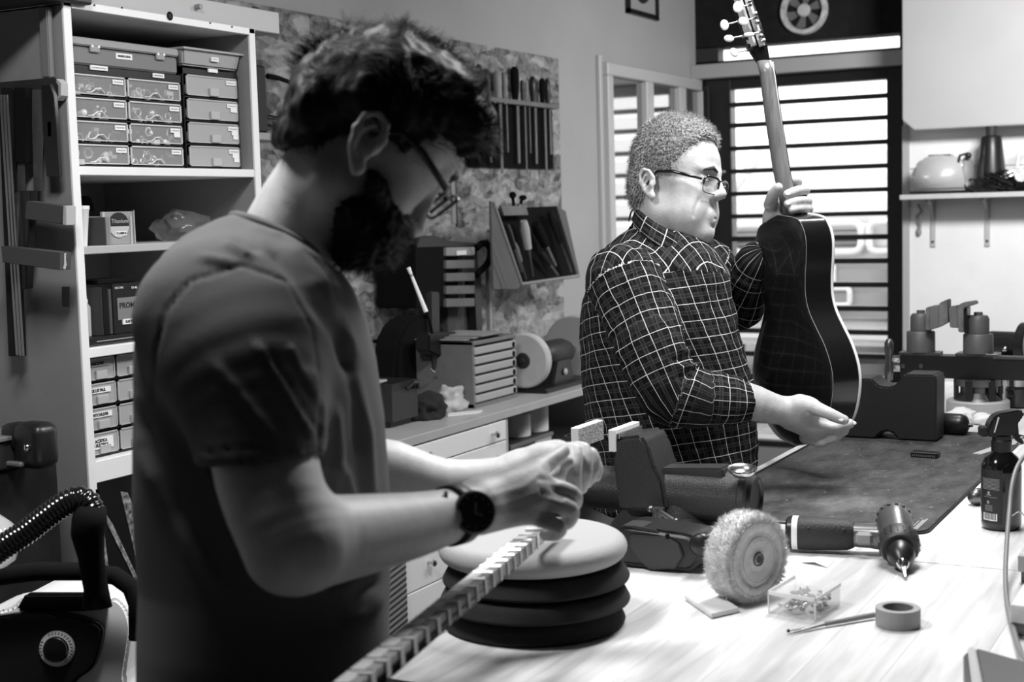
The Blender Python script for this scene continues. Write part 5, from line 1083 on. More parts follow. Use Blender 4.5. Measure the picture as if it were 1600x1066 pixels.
jw('jaw_leather', [(1467, 474), (1480, 468), (1481, 504), (1467, 512)], .052, .05, mlea)
jw('jaw_leather', [(1482, 480), (1495, 478), (1497, 513), (1484, 512)], .05, .05, M_['vgrey'])
jw('jaw_plate', [(1495, 482), (1501, 474), (1521, 471), (1524, 476), (1505, 482), (1505, 520), (1497, 519)], .05, .055, mlea); jw('jaw_back', [(1505, 482), (1511, 480), (1511, 522), (1505, 520)], .04, .05, M_['black'])
# jar and cups behind the rail
q = PZ(1584, 640, TZ); jr = thing('glass_jar', 'dark glass jar beside the round pedestal at the right edge', 'jar', (q[0], q[1]+.04, TZ))
Mj = Matrix.Translation((q[0], q[1]+.04, TZ+.0005)); obj('jar_body', B(Mj).lathe([(.025, 0), (.03, .004), (.03, .05), (.024, .058)], 24), mat('jar_glass', .04, .08, coat=.5), jr); obj('jar_lid', B(Mj).lathe([(.027, .058), (.028, .075), (0, .078)], 24), M_['steel'], jr)
q = PZ(1566, 628, TZ); t = thing('steel_cup', 'small shiny metal fitting beside the dark jar', 'fitting', (q[0], q[1]+.02, TZ)); obj('cup_body', B(Matrix.Translation((q[0]+.01, q[1]+.03, TZ+.0005))).lathe([(.012, 0), (.012, .04), (.018, .05), (.018, .075), (.012, .085), (0, .088)], 20), M_['steel'], t)
# round machine at right edge behind the rail
Yg = 4.25; 
def gl_(px, py): q = PY(px, py, Yg); return float(q[0]), float(q[2])
x0, z0 = gl_(1595, 540); gm = thing('disc_machine', 'dark motor with a pale disc at the right edge behind the rail', 'machine', (x0, Yg, TZ))
Mg = frame((x0+.03, Yg-.0, z0), z=(1, -.25, 0)); obj('disc', B(Mg).lathe([(0, -.005), (.058, -.005), (.06, .003), (.06, .012), (0, .014)], 36), M_['mgrey'], gm)
obj('disc_guard', B(Mg).lathe([(.062, -.03), (.066, -.028), (.066, -.004), (.062, -.002)], 36), M_['black'], gm)
obj('motor', B(Mg).lathe([(0, -.13), (.03, -.13), (.038, -.12), (.038, -.03), (.03, -.028)], 28), M_['black'], gm)
obj('motor_foot', B().box2((x0-.06, Yg-.05, TZ+.0005), (x0+.06, Yg+.05, z0-.03), .004), M_['dark'], gm)
obj('motor_screw', B().sph(gl_(1574, 544)[:1]+(Yg-.04, gl_(1574, 544)[1]), .008), M_['steel'], gm)
# pickup on the mat
q = PZ(1446, 714, TM); pk_ = thing('guitar_pickup', 'small black pickup with pale pole screws lying on the mat', 'pickup', (q[0], q[1], TM))
Mk = rz((q[0], q[1], TM), -.05); obj('pickup_cover', B(Mk).box((0, 0, .006), (.058, .026, .011), .0015), M_['black'], pk_)
b = B(Mk)
for k in range(6): b.cyl((-.02+k*.008, -.002, .0115), (-.02+k*.008, -.002, .0125), .002, seg=8)
obj('pole_piece', b, M_['steel'], pk_)
b = B(Mk); 
for k in range(12): b.box((-.024+k*.0042, -.0132, .004), (.002, .0006, .004))
obj('pickup_print', b, M_['grey'], pk_)
# right edge: pale rule, dark knob, wooden blocks, cable, blurred box
a_ = [PZ(*p, TZ) for p in ((1520, 712), (1534, 713), (1640, 682), (1640, 670))]
tag(obj('pale_rule', B().prism([(p[0], p[1]) for p in a_], .004, Matrix.Translation((0, 0, TZ+.001))), M_['lgrey']), 'flat pale metal rule behind the spray bottle', 'ruler')
a, e = V(PZ(1521, 792, TZ)), V(PZ(1560, 770, TZ)); a.z = e.z = TZ+.016; dvn = (e-a).normalized()
wn = thing('handled_tool', 'dark bulbous wooden handle poking out behind the spray bottle', 'handle', (a.x, a.y, TZ))
obj('handle_bulb', B().tube([a, a+dvn*.003, a+dvn*.012, a+dvn*.03, a+dvn*.06, a+dvn*.12], [.004, .010, .0155, .013, .009, .01], 20), M_['dsteel'], wn, True)
for k, (px, py, lab, c) in enumerate(((1590, 893, 'light ribbed wooden block at the right edge, farther from the camera', .0), (1578, 975, 'wooden block at the right edge nearer the camera', .0))):
    q = PZ(px, py+18, TZ); t = thing('wooden_block', lab, 'block', (q[0]+.05, q[1]+.03, TZ))
    Mk = Matrix.Translation((q[0], q[1], TZ+.0005)); obj('block_top', B(Mk).box2((0, 0, .016), (.1, .07 if k == 0 else .14, .04), .001), grain_mat('block_wood', .3, .5, 0) if k == 0 else M_['wood'], t); obj('block_base', B(Mk).box2((.004, .004, 0), (.09, .06, .0155), .001), M_['vgrey'], t)
cp_ = [W(*p) for p in ((1640, 690, 2.3), (1610, 705, 2.28), (1592, 725, 2.25), (1582, 755, 2.22), (1577, 800, 2.18), (1573, 850, 2.1), (1571, 900, 2.02), (1574, 945, 1.93), (1584, 985, 1.80), (1596, 1022, 1.70), (1620, 1050, 1.62))]
cbl = thing('grey_cable', 'thick grey cable looping down the right edge in front of the spray bottle', 'cable', cp_[8])
obj('cable', B().tube(smooth(cp_), .0035, 10), M_['grey'], cbl, True)
obj('thin_wire', B().tube(smooth([W(*p) for p in ((1582, 806, 2.17), (1592, 800, 2.17), (1600, 806, 2.17), (1606, 818, 2.17))]), .001, 6), M_['steel'], cbl)
fx_ = V(PZ(1520, 1066, TZ)); fb = thing('case_corner', 'blurred black box corner with a grey strip at the bottom right', 'box', (fx_.x+.1, fx_.y, TZ))
def fp(px, py, z): q = PZ(px, py, z); return (q[0], q[1])
Pq = [fp(*p, TZ+.04) for p in ((1524, 1012), (1680, 1055), (1720, 1200), (1560, 1200))]
obj('box_body', B().prism(Pq, .039, Matrix.Translation((0, 0, TZ+.001)), .002), M_['black'], fb)
Pq = [fp(*p, TZ+.041) for p in ((1512, 1010), (1524, 1011), (1562, 1200), (1535, 1200))]
obj('box_strip', B().prism(Pq, .04, Matrix.Translation((0, 0, TZ+.001)), .002), mat('strip_grey', .4, .5), fb)
Pq = [fp(*p, TZ+.03) for p in ((1505, 1025), (1512, 1018), (1537, 1200), (1520, 1200))]
obj('box_foot', B().prism(Pq, .03, Matrix.Translation((0, 0, TZ+.001)), .002), M_['black'], fb)
# ---------------- stack of foam cushions
cq = V(PZ(837, 1016, TZ)); cc_ = cq+V(_Fh)*.129; RC = .129
def puff(b, c, r, h, ed, st=False):
    pr = [(0, 0)]+[(r-ed+ed*sin(a), h/2-h/2*cos(a)) for a in np.linspace(0, pi, 11)]+[(0, h+.003)]
    if st: pr = [(0, 0), (r-.006, 0), (r, .002), (r+.001, .005), (r-.004, h*.6), (r-.008, h-.003), (r-.013, h), (0, h+.003)]
    return b.lathe(pr, 56, Matrix.Translation(V(c)), caps=False)
zc0 = TZ+.0005; hs = (.026, .025, .024); mbl = mat('black_foam', .014, .95, bump=.1, bscale=220)
offs = ((.0, .0, .965), (.004, -.003, 1.0), (.003, .004, .985))
for i, h in enumerate(hs):
    tag(obj('seat_cushion', puff(B(), (cc_.x+offs[i][0], cc_.y+offs[i][1], zc0), RC*offs[i][2], h, .009, True), mbl, None, 35), ('lowest', 'second lowest', 'third')[i]+' black round foam cushion of the stack under the guitar neck', 'cushion', 'stack of round cushions'); zc0 += h+.0035
tag(obj('seat_cushion', puff(B(), (cc_.x-.002, cc_.y+.006, zc0), RC*1.0, .033, .018), mat('pale_foam', .40, .95, bump=.08, bscale=200), None, True), 'topmost pale round cushion carrying the guitar neck', 'cushion', 'stack of round cushions')
CUT = zc0+.036
# ================================================================= implicit surfaces for figures
class SDF:
    def __init__(s): s.t = []
    def add(s, f, k=.01, op=0): s.t.append((f, k, op)); return s
    def cap(s, a, b, ra, rb, k=.01, op=0):
        a, b = np.array(a, float), np.array(b, float); ba = b-a; L2 = ba@ba
        def f(P):
            t = np.clip(((P-a)@ba)/L2, 0, 1); q = P-a-t[..., None]*ba
            return np.sqrt((q*q).sum(-1))-(ra+(rb-ra)*t)
        return s.add(f, k, op)
    def chain(s, pts, k=.01, op=0, sub=3):
        P_ = [np.array([*map(float, a), r]) for a, r in pts]; fine = []
        for i in range(len(P_)-1):
            p0, p1, p2, p3 = P_[max(i-1, 0)], P_[i], P_[i+1], P_[min(i+2, len(P_)-1)]
            for t in np.linspace(0, 1, sub+1)[:-1]: fine.append(.5*((2*p1)+(-p0+p2)*t+(2*p0-5*p1+4*p2-p3)*t*t+(-p0+3*p1-3*p2+p3)*t**3) if len(P_) > 2 else p1+(p2-p1)*t)
        fine.append(P_[-1])
        def f(P):
            d = None
            for A, Bq in zip(fine, fine[1:]):
                a = A[:3]; ba = Bq[:3]-a; t = np.clip(((P-a)@ba)/(ba@ba), 0, 1); q = P-a-t[..., None]*ba
                v = np.sqrt((q*q).sum(-1))-(A[3]+(Bq[3]-A[3])*t); d = v if d is None else np.minimum(d, v)
            return d
        return s.add(f, k, op)
    def ell(s, c, r, A=None, k=.01, op=0):
        """A rows = axes"""
        c = np.array(c, float); r = np.array(r, float); A = np.eye(3) if A is None else np.array(A, float)
        def f(P):
            q = (P-c)@A.T; k0 = np.sqrt(((q/r)**2).sum(-1)); k1 = np.sqrt(((q/(r*r))**2).sum(-1))+1e-9
            return k0*(k0-1)/k1
        return s.add(f, k, op)
    def mesh(s, lo, hi, res, BS=8):
        lo = np.array(lo, float); n = np.ceil((np.array(hi)-lo)/res/BS).astype(int)
        bi = np.stack(np.meshgrid(*[np.arange(k) for k in n], indexing='ij'), -1).reshape(-1, 3)
        cen = lo+(bi+.5)*BS*res; rb = BS*res*.8661
        def comb(d, v, k, op):
            if op == 0: h = np.maximum(k-np.abs(d-v), 0)/k; return np.minimum(d, v)-h*h*k*.25
            v = -v; h = np.maximum(k-np.abs(d-v), 0)/k; return np.maximum(d, v)+h*h*k*.25
        D = []; d = np.full(len(cen), 9.)
        for f, k, op in s.t: v = f(cen); D.append(v); d = comb(d, v, k, op)
        act = np.abs(d) < rb*1.35+res*2; ai = bi[act]; D = [v[act] for v in D]
        full = np.where(d > 0, 1., -1.).reshape(n)
        F_ = np.repeat(np.repeat(np.repeat(full, BS, 0), BS, 1), BS, 2); F_ = np.pad(F_, ((0, 1),)*3, constant_values=1.)
        g = np.stack(np.meshgrid(*[np.arange(BS+1)]*3, indexing='ij'), -1).reshape(-1, 3)
        P = lo+(ai[:, None, :]*BS+g[None])*res; v = np.full(P.shape[:2], 9.)
        for (f, k, op), Dc in zip(s.t, D):
            m = Dc < rb+k+res*2
            if m.any(): v[m] = comb(v[m], f(P[m]), k, op)
        ix = (ai[:, None, :]*BS+g[None]); F_[ix[..., 0], ix[..., 1], ix[..., 2]] = np.where(v > 8, 1., v)
        return nets(F_, lo, res)
def nets(F_, lo, res):
    S = F_ < 0
    sh = F_.shape; c = np.zeros([k-1 for k in sh], int)
    for i in (0, 1):
        for j in (0, 1):
            for k in (0, 1): c += S[i:sh[0]-1+i, j:sh[1]-1+j, k:sh[2]-1+k]
    cells = np.argwhere((c > 0) & (c < 8)); idx = -np.ones(c.shape, int); idx[tuple(cells.T)] = np.arange(len(cells))
    acc = np.zeros((len(cells), 3)); cnt = np.zeros(len(cells))
    cor = [(i, j, k) for i in (0, 1) for j in (0, 1) for k in (0, 1)]
    for a in cor:
        for ax in range(3):
            if a[ax]: continue
            b = list(a); b[ax] = 1
            va = F_[tuple((cells+a).T)]; vb = F_[tuple((cells+b).T)]; m = (va < 0) != (vb < 0)
            t = va[m]/(va[m]-vb[m]); p = np.array(a, float)+np.zeros((m.sum(), 3)); p[:, ax] += t
            acc[m] += p; cnt[m] += 1
    V_ = lo+(cells+acc/cnt[:, None])*res; quads = []
    for ax in range(3):
        sl0 = [slice(None)]*3; sl1 = [slice(None)]*3; sl0[ax] = slice(0, -1); sl1[ax] = slice(1, None)
        ch = S[tuple(sl0)] != S[tuple(sl1)]; e = np.argwhere(ch); u, v = [(1, 2), (2, 0), (0, 1)][ax]
        ok = (e[:, u] > 0) & (e[:, v] > 0) & (e[:, u] < c.shape[u]) & (e[:, v] < c.shape[v]) & (e[:, ax] < c.shape[ax]); e = e[ok]
        def at(du, dv): q = e.copy(); q[:, u] -= du; q[:, v] -= dv; return idx[tuple(q.T)]
        q = np.stack([at(1, 1), at(0, 1), at(0, 0), at(1, 0)], 1); flip = ~S[tuple(e.T)]; q[flip] = q[flip][:, ::-1]; quads.append(q)
    Q = np.concatenate(quads); Q = Q[(Q >= 0).all(1)]
    return V_, Q
def npmesh(name, V_, Q):
    me = bpy.data.meshes.new(name); me.vertices.add(len(V_)); me.vertices.foreach_set('co', np.asarray(V_, np.float32).ravel())
    me.loops.add(Q.size); me.loops.foreach_set('vertex_index', Q.ravel().astype(np.int32)); me.polygons.add(len(Q))
    me.polygons.foreach_set('loop_start', np.arange(0, Q.size, 4, dtype=np.int32)); me.polygons.foreach_set('loop_total', np.full(len(Q), 4, np.int32))
    me.update(calc_edges=True); me.validate(); return me
def vnormals(V_, Q):
    n = np.cross(V_[Q[:, 2]]-V_[Q[:, 0]], V_[Q[:, 3]]-V_[Q[:, 1]]); N = np.zeros_like(V_)
    for k in range(4): np.add.at(N, Q[:, k], n)
    return N/(np.linalg.norm(N, axis=1)[:, None]+1e-12)
def relax(V_, Q, it=1, w=.5):
    for _ in range(it):
        A = np.zeros_like(V_); c = np.zeros(len(V_))
        for k in range(4):
            for d in (1, 3): np.add.at(A, Q[:, k], V_[Q[:, (k+d) % 4]]); np.add.at(c, Q[:, k], 1)
        V_ = V_*(1-w)+w*A/c[:, None]
    return V_
def projpx(V_):
    q = V_-CP; d = q@CF; return 800+FPX*(q@CR)/d, 533-FPX*(q@CU)/d, d
def ridges(V_, N, lst, face=True):
    """raise folds along curves given in picture coordinates on the side that faces the viewer"""
    x, y, d = projpx(V_); fc = np.clip(-(N@CF)*2+.3, 0, 1) if face else 1.; h = np.zeros(len(V_))
    for pts, w, a in lst:
        best = np.full(len(V_), 1e9)
        for i in range(len(pts)-1):
            ax_, ay_ = pts[i]; bx_, by_ = pts[i+1]; L2 = (bx_-ax_)**2+(by_-ay_)**2
            t = np.clip(((x-ax_)*(bx_-ax_)+(y-ay_)*(by_-ay_))/L2, 0, 1); best = np.minimum(best, (x-ax_-t*(bx_-ax_))**2+(y-ay_-t*(by_-ay_))**2)
        L = np.exp(-best/(w*w))
        if abs(a) > .0025 and w > 3:
            e0 = np.hypot(x-pts[0][0], y-pts[0][1]); e1 = np.hypot(x-pts[-1][0], y-pts[-1][1]); L = L*np.clip(np.minimum(e0, e1)/(3.5*w), 0, 1)**1.2
        h += a*L
    return V_+N*(h*fc)[:, None]
def wob(V_, N, amp, sc, st=(1, 1, 1), seed=0.):
    h = np.array([noise.noise(Vector((p[0]*sc*st[0]+seed, p[1]*sc*st[1], p[2]*sc*st[2]))) for p in V_]); return V_+N*(h*amp)[:, None]
def E_(s, px, py, d, rx, ry, rd, ang=0., k=.01, op=0, sc=None):
    """ellipsoid placed by picture position and distance; rx, ry in pixels at that distance, rd in metres"""
    m = d/FPX; ca, sa = cos(radians(ang)), sin(radians(ang)); A = [ca*CR-sa*CU, sa*CR+ca*CU, CF]
    return s.ell(W(px, py, d), (rx*m, ry*m, rd), A, k, op)
def loft_sdf(D, rows, dc, p=2.2):
    """body volume as stacked sections at distance D: rows (py, x0, x1, half depth)"""
    m = D/FPX; ys = np.array([-(r[0]-533)*m for r in rows])[::-1]; cx = np.array([((r[1]+r[2])/2-800)*m for r in rows])[::-1]
    ha = np.array([(r[2]-r[1])/2*m for r in rows])[::-1]; hb = np.array([r[3] for r in rows])[::-1]; O = CP+CF*D
    dcs = np.array([r[4] if len(r) > 4 else 0. for r in rows])[::-1]
    def f(P):
        q = P-O; x = q@CR; y = q@CU; z = q@CF; c = np.interp(y, ys, cx); a = np.interp(y, ys, ha); b = np.interp(y, ys, hb); zo = np.interp(y, ys, dcs)+dc
        k = (np.abs((x-c)/a)**p+np.abs((z-zo)/b)**p)**(1/p); g = (k-1)*np.minimum(a, b)*.9
        return np.maximum(g, np.maximum(ys[0]-y, y-ys[-1]))
    return f
def headsdf(s, M, o):
    """adult head in its own frame: x right, y forward, z up, origin between the ear canals"""
    A = np.array([[M[i][j] for i in range(3)] for j in range(3)]); O = np.array([M[i][3] for i in range(3)])
    sc = o.get('sc', 1.); bk = o.get('back', 0.)
    g = lambda x, y, z: O+sc*(x*A[0]+y*A[1]+z*A[2])
    _ell, _cap = s.ell, s.cap
    class T_: pass
    q_ = T_(); q_.ell = lambda c, r, *a: _ell(c, tuple(sc*t for t in r), *a); q_.cap = lambda a, b, ra, rb, *k: _cap(a, b, ra*sc, rb*sc, *k); s = q_
    def el(x, y, z, r, k=.02, op=0, rot=None): s.ell(g(x, y, z), r, A if rot is None else rot@A, k, op)
    def cp(a, b, ra, rb, k=.01, op=0): s.cap(g(*a), g(*b), ra, rb, k, op)
    tz = o.get('top', 0); ch = o.get('chin', -.105)
    el(0, -.008+bk, .045+tz/2, (.076, .094-bk, .083+tz/2)); el(0, .045, .05, (.062, .052, .056), .02)
    el(0, .042, -.015, (.060, .052, .062), .03); el(0, .034, ch*.6, (o.get('jaw', .052), .052, .042), .03)
    el(0, .074, ch+.012, (.022, .018, .016), .025)
    for sx in (-1, 1):
        el(sx*.05, .0, -.055, (.016, .022, .02), .03); el(sx*.047, .056, -.008, (.018, .02, .016), .025)
        cp((sx*.012, .092, .036), (sx*.044, .078, .040), .0085, .007, .014)
        el(sx*.032, .098, .020, (.015, .014, .011), .012, 1); el(sx*.031, .0775, .019, (.0135, .0135, .0125), .004)
        cp((sx*.018, .0905, .0225), (sx*.044, .083, .0225), .0028, .0022, .003)
        cp((sx*.018, .0915, .014), (sx*.042, .084, .012), .0022, .002, .004)
        el(sx*.012, .104+o.get('ny', 0), -.024+o.get('nz', 0), (.0085, .011, .008), .007); el(sx*.0085, .109+o.get('ny', 0), -.0325+o.get('nz', 0), (.0038, .0055, .004), .003, 1)
        el(sx*.035, .062, -.045, (.018, .022, .02), .03)
        # ear
        a = radians(22)*sx; R_ = np.array([[cos(a), -sin(a), 0], [sin(a), cos(a), 0], [0, 0, 1]]); t = radians(-12); R2 = np.array([[1, 0, 0], [0, cos(t), -sin(t)], [0, sin(t), cos(t)]])@R_
        ec = np.array([sx*.079, -.012, .0]); rot = R2
        def eg(x, y, z): return O+sc*((ec+np.array([x*sx, y, z])@R2)@A)
        pts = [(.0, .012, -.002), (.003, .013, .012), (.008, .006, .026), (.010, -.006, .031), (.011, -.017, .022), (.010, -.018, .006), (.007, -.012, -.010), (.004, -.003, -.022), (.002, .006, -.026)]
        s.ell(eg(.002, -.003, .004), (.0055, .017, .027), rot@A, .006)
        for a_, b_ in zip(pts, pts[1:]): s.cap(eg(*a_), eg(*b_), .0032, .0034, .003)
        s.ell(eg(.002, .006, -.026), (.005, .008, .009), rot@A, .006)
        s.ell(eg(.012, -.003, .006), (.010, .0085, .0135), rot@A, .004, 1)
        cc = [(.009, -.010, -.004), (.010, -.012, .008), (.009, -.004, .018)]
        for a_, b_ in zip(cc, cc[1:]): s.cap(eg(*a_), eg(*b_), .0026, .0026, .003)
        s.ell(eg(.005, .008, -.003), (.004, .004, .007), rot@A, .003)
    nz, ny = o.get('nz', 0.), o.get('ny', 0.)
    cp((0, .094, .032), (0, .116+ny, -.016+nz), .0075, .0095, .012); el(0, .1175+ny, -.0195+nz, (.0105, .0095, .0085), .008)
    el(0, .094, -.052, (.020, .008, .013), .012)
    cp((-.023, .086, -.0545), (0, .0975, -.0515), .0025, .0035, .005); cp((.023, .086, -.0545), (0, .0975, -.0515), .0025, .0035, .005)
    cp((-.019, .086, -.062), (0, .0955, -.062), .0025, .004, .006); cp((.019, .086, -.062), (0, .0955, -.062), .0025, .004, .006)
    cp((-.027, .0865, -.0585), (0, .102, -.0570), .0012, .0014, .003, 1); cp((.027, .0865, -.0585), (0, .102, -.0570), .0012, .0014, .003, 1)
    el(0, .098, -.075, (.016, .008, .004), .008, 1)
    return g
def strands(b_or_none, roots, normals, dirs, L, w, jit, curl=0., seed=1, seg=3):
    """thin tapered hair ribbons as raw verts, faces"""
    rnd = np.random.RandomState(seed); n = len(roots); vs = []; fs = []
    for i in range(n):
        p = roots[i]; d = dirs[i]+rnd.randn(3)*jit; d /= np.linalg.norm(d); nn = normals[i]; l = L*(.6+.8*rnd.rand()); s_ = np.cross(d, nn); s_ /= np.linalg.norm(s_)+1e-9
        base = len(vs); ph = rnd.rand()*6.28; q = p.copy()
        for k in range(seg+1):
            t = k/seg; ww = w*(1-t*.8); c = curl*np.array([sin(ph+t*7), cos(ph+t*7), sin(ph*2+t*5)])*t
            pt = p+d*l*t+nn*l*.12*sin(t*3.1)+c; vs.append(pt-s_*ww); vs.append(pt+s_*ww)
            if k: a = base+2*k-2; fs.append((a, a+1, a+3, a+2))
    return vs, fs
def sample_surface(V_, Q, n, seed=0, mask=None):
    rnd = np.random.RandomState(seed); c = V_[Q].mean(1); ar = np.linalg.norm(np.cross(V_[Q[:, 2]]-V_[Q[:, 0]], V_[Q[:, 3]]-V_[Q[:, 1]]), axis=1)
    if mask is not None: ar = ar*mask(c)
    i = rnd.choice(len(Q), n, p=ar/ar.sum()); u = rnd.rand(n, 1); v = rnd.rand(n, 1)
    A_, B_, C_, D_ = [V_[Q[i, k]] for k in range(4)]; p = (A_*(1-u)+B_*u)*(1-v)+(D_*(1-u)+C_*u)*v
    nn = np.cross(C_-A_, D_-B_); nn /= np.linalg.norm(nn, axis=1)[:, None]+1e-12; return p, nn
def bounds(V_list, pad): a = np.array(V_list); return a.min(0)-pad, a.max(0)+pad
skin = mat('skin', .5, .5, var=.07, scale=70, bump=.06, bscale=350, sss=.12)
skin2 = mat('skin_older', .52, .48, var=.09, scale=60, bump=.09, bscale=300, sss=.1)
hairm = mat('dark_hair', .010, .6); 
# ================================================================= nearer man
D1 = 1.5
th = radians(27); ez = np.array([.728, .686]); fy = np.array([.686, -.728])
hy = (fy[0]*CR+fy[1]*CU)*cos(th)+CF*sin(th); hz = ez[0]*CR+ez[1]*CU; hx = np.cross(hy, hz)
HO = W(576, 226, 1.44)-hx*.079+hy*.010
HM = [[hx[i], hy[i], hz[i], HO[i]] for i in range(3)]
ft = W(400, 1000, 1.5); man1 = thing('person', 'bearded man in a grey T-shirt and glasses bending over a guitar neck, wearing a wristwatch', 'person', (ft[0], ft[1], 0))
s = SDF(); g1h = headsdf(s, HM, dict(top=-.026, chin=-.108, sc=1.0, back=.034, ny=.002, nz=-.004))
s.chain([(g1h(0, .004, -.03), .050), (W(487, 320, 1.53), .054), (W(452, 385, 1.53), .056), (W(420, 470, 1.53), .06)], .02)
s.add(loft_sdf(D1, [(420, 355, 445, .05), (470, 300, 470, .09), (560, 280, 490, .095), (900, 270, 500, .09), (1150, 270, 510, .08)], .02), .03)
# legs
for sx, d in ((0, 1.43), (1, 1.62)):
    a = W(400, 1180, d); kx, kn = V(a)-Vector((0, 0, .42)), V(a)-Vector((0, 0, .84)); kn.z = .1
    s.chain([(a, .07), (tuple(kx), .055), (tuple(kn), .045)], .03); s.cap((kn.x, kn.y, .05), (kn.x+.14*CR[0], kn.y+.14*CR[1], .04), .045, .038, .02)
ARM = [(W(365, 530, 1.41), .03), (W(398, 640, 1.365), .040), (W(412, 715, 1.337), .0490), (W(432, 790, 1.312), .0475), (W(455, 850, 1.30), .0435)]
s.chain(ARM, .012); s.chain([(W(452, 868, 1.30), .030), (W(480, 850, 1.32), .0425), (W(545, 839, 1.37), .0405), (W(640, 822, 1.45), .0340), (W(706, 805, 1.51), .0285), (W(748, 792, 1.54), .027)], .022)
s.chain([(W(520, 690, 1.70), .036), (W(565, 730, 1.71), .038), (W(610, 738, 1.72), .0385), (W(690, 757, 1.74), .032), (W(775, 748, 1.76), .026), (W(815, 735, 1.76), .025)], .02)
def hand(s, meta, fingers, k=.008):
    for c in meta: s.chain([(W(*p[:3]), p[3]) for p in c], .014)
    for c in fingers: s.chain([(W(*p[:3]), p[3]) for p in c], k*.55)
hand(s, [[(745, 776, 1.55, .018), (838, 738, 1.60, .0145)], [(745, 786, 1.545, .018), (840, 758, 1.585, .0145)], [(745, 798, 1.545, .018), (838, 779, 1.575, .014)], [(748, 808, 1.55, .017), (820, 802, 1.57, .0135)], [(760, 798, 1.575, .022), (812, 796, 1.60, .016)], [(750, 770, 1.57, .018), (800, 752, 1.62, .016)]],
 [[(838, 736, 1.602, .0125), (866, 716, 1.63, .0100), (879, 706, 1.645, .0088)],
  [(842, 757, 1.588, .0120), (892, 771, 1.60, .0098), (897, 787, 1.62, .0088), (882, 797, 1.655, .008)],
  [(840, 779, 1.576, .0118), (890, 795, 1.59, .0096), (888, 815, 1.61, .0086), (872, 820, 1.65, .008)],
  [(822, 802, 1.572, .0108), (872, 823, 1.58, .0086), (868, 835, 1.60, .0078), (852, 836, 1.64, .0072)],
  [(800, 756, 1.63, .014), (850, 750, 1.67, .0115), (874, 738, 1.69, .0095)]])
hand(s, [[(812, 738, 1.76, .023), (870, 716, 1.755, .021)], [(820, 745, 1.77, .020), (890, 728, 1.77, .017)], [(845, 712, 1.75, .014), (872, 708, 1.74, .014)]],
 [[(876, 712, 1.74, .0135), (897, 706, 1.725, .0105), (896, 742, 1.705, .0098), (899, 772, 1.72, .0085)],
  [(886, 710, 1.76, .0130), (911, 704, 1.75, .0105), (914, 738, 1.735, .0096), (908, 762, 1.745, .0085)],
  [(892, 714, 1.775, .0125), (923, 711, 1.775, .0098), (926, 736, 1.77, .009), (916, 754, 1.775, .008)],
  [(892, 722, 1.785, .011), (929, 724, 1.80, .0088), (930, 744, 1.795, .008)],
  [(848, 712, 1.745, .0135), (870, 712, 1.70, .0115), (884, 722, 1.685, .0095)]])
lo, hi = np.array([ft[0]-.45, ft[1]-.45, -.0]), np.array([ft[0]+.62, ft[1]+.75, 1.76])
V1, Q1 = s.mesh((lo[0], lo[1], 0), hi, .0028)
V1[:, 2] = np.maximum(V1[:, 2], .001)
N = vnormals(V1, Q1)
# veins, knuckle creases
V1 = ridges(V1, N, [([(770, 775), (820, 760), (838, 745)], 4, .0008), ([(765, 795), (815, 782), (840, 770)], 4, .0009), ([(770, 806), (815, 800)], 4, .0007), ([(842, 748), (872, 752)], 4, -.0012), ([(846, 770), (880, 780)], 4, -.0015), ([(835, 794), (870, 806)], 4, -.0012), ([(868, 716), (872, 726)], 1.5, -.0006), ([(896, 720), (896, 726)], 5, .0006)])
body1 = obj('body', npmesh('body', V1, Q1), skin, man1, True)
# T-shirt
s = SDF(); rows = [(330, 372, 402, .035, .0), (345, 330, 440, .06), (372, 284, 485, .10), (400, 257, 512, .135), (450, 232, 545, .17), (500, 216, 567, .18), (560, 208, 583, .165), (650, 205, 597, .150), (780, 206, 603, .145), (850, 213, 604, .148), (920, 220, 604, .15), (1010, 216, 602, .155), (1090, 214, 598, .155)]
s.add(loft_sdf(D1, rows, .03, 2.3), .01)
s.chain([(W(345, 500, 1.40), .080), (W(372, 560, 1.375), .080), (W(400, 650, 1.35), .068), (W(408, 722, 1.332), .0605), (W(410, 735, 1.33), .0605)], .03)
s.chain([(W(380, 455, 1.66), .07), (W(470, 600, 1.72), .06)], .03)
s.chain([(W(446, 385, 1.53), .056), (W(590, 170, 1.50), .10)], .012, 1)       # neck opening
m = 1.33/FPX
def cutter(r, hy_):
    a = W(405, 650, 1.35); e = W(440, 860, 1.30); ba = e-a; hp_ = W(408, hy_, 1.33)
    def f(P):
        t = ((P-a)@ba)/(ba@ba); q = P-a-t[..., None]*ba; return np.maximum(np.sqrt((q*q).sum(-1))-r, (P-hp_)@(CU-CR*.02))
    return f
s.add(cutter(.080, 724), .002, 1); s.add(cutter(.0545, 712), .002, 1)
lo, hi = bounds([W(620, 300, 1.2), W(620, 1095, 1.2), W(190, 300, 1.2), W(190, 1095, 1.2), W(620, 300, 1.85), W(620, 1095, 1.85), W(190, 300, 1.85), W(190, 1095, 1.85)], .04)
VS, QS = s.mesh(lo, hi, .0045); VS = relax(VS, QS, 1); N = vnormals(VS, QS)
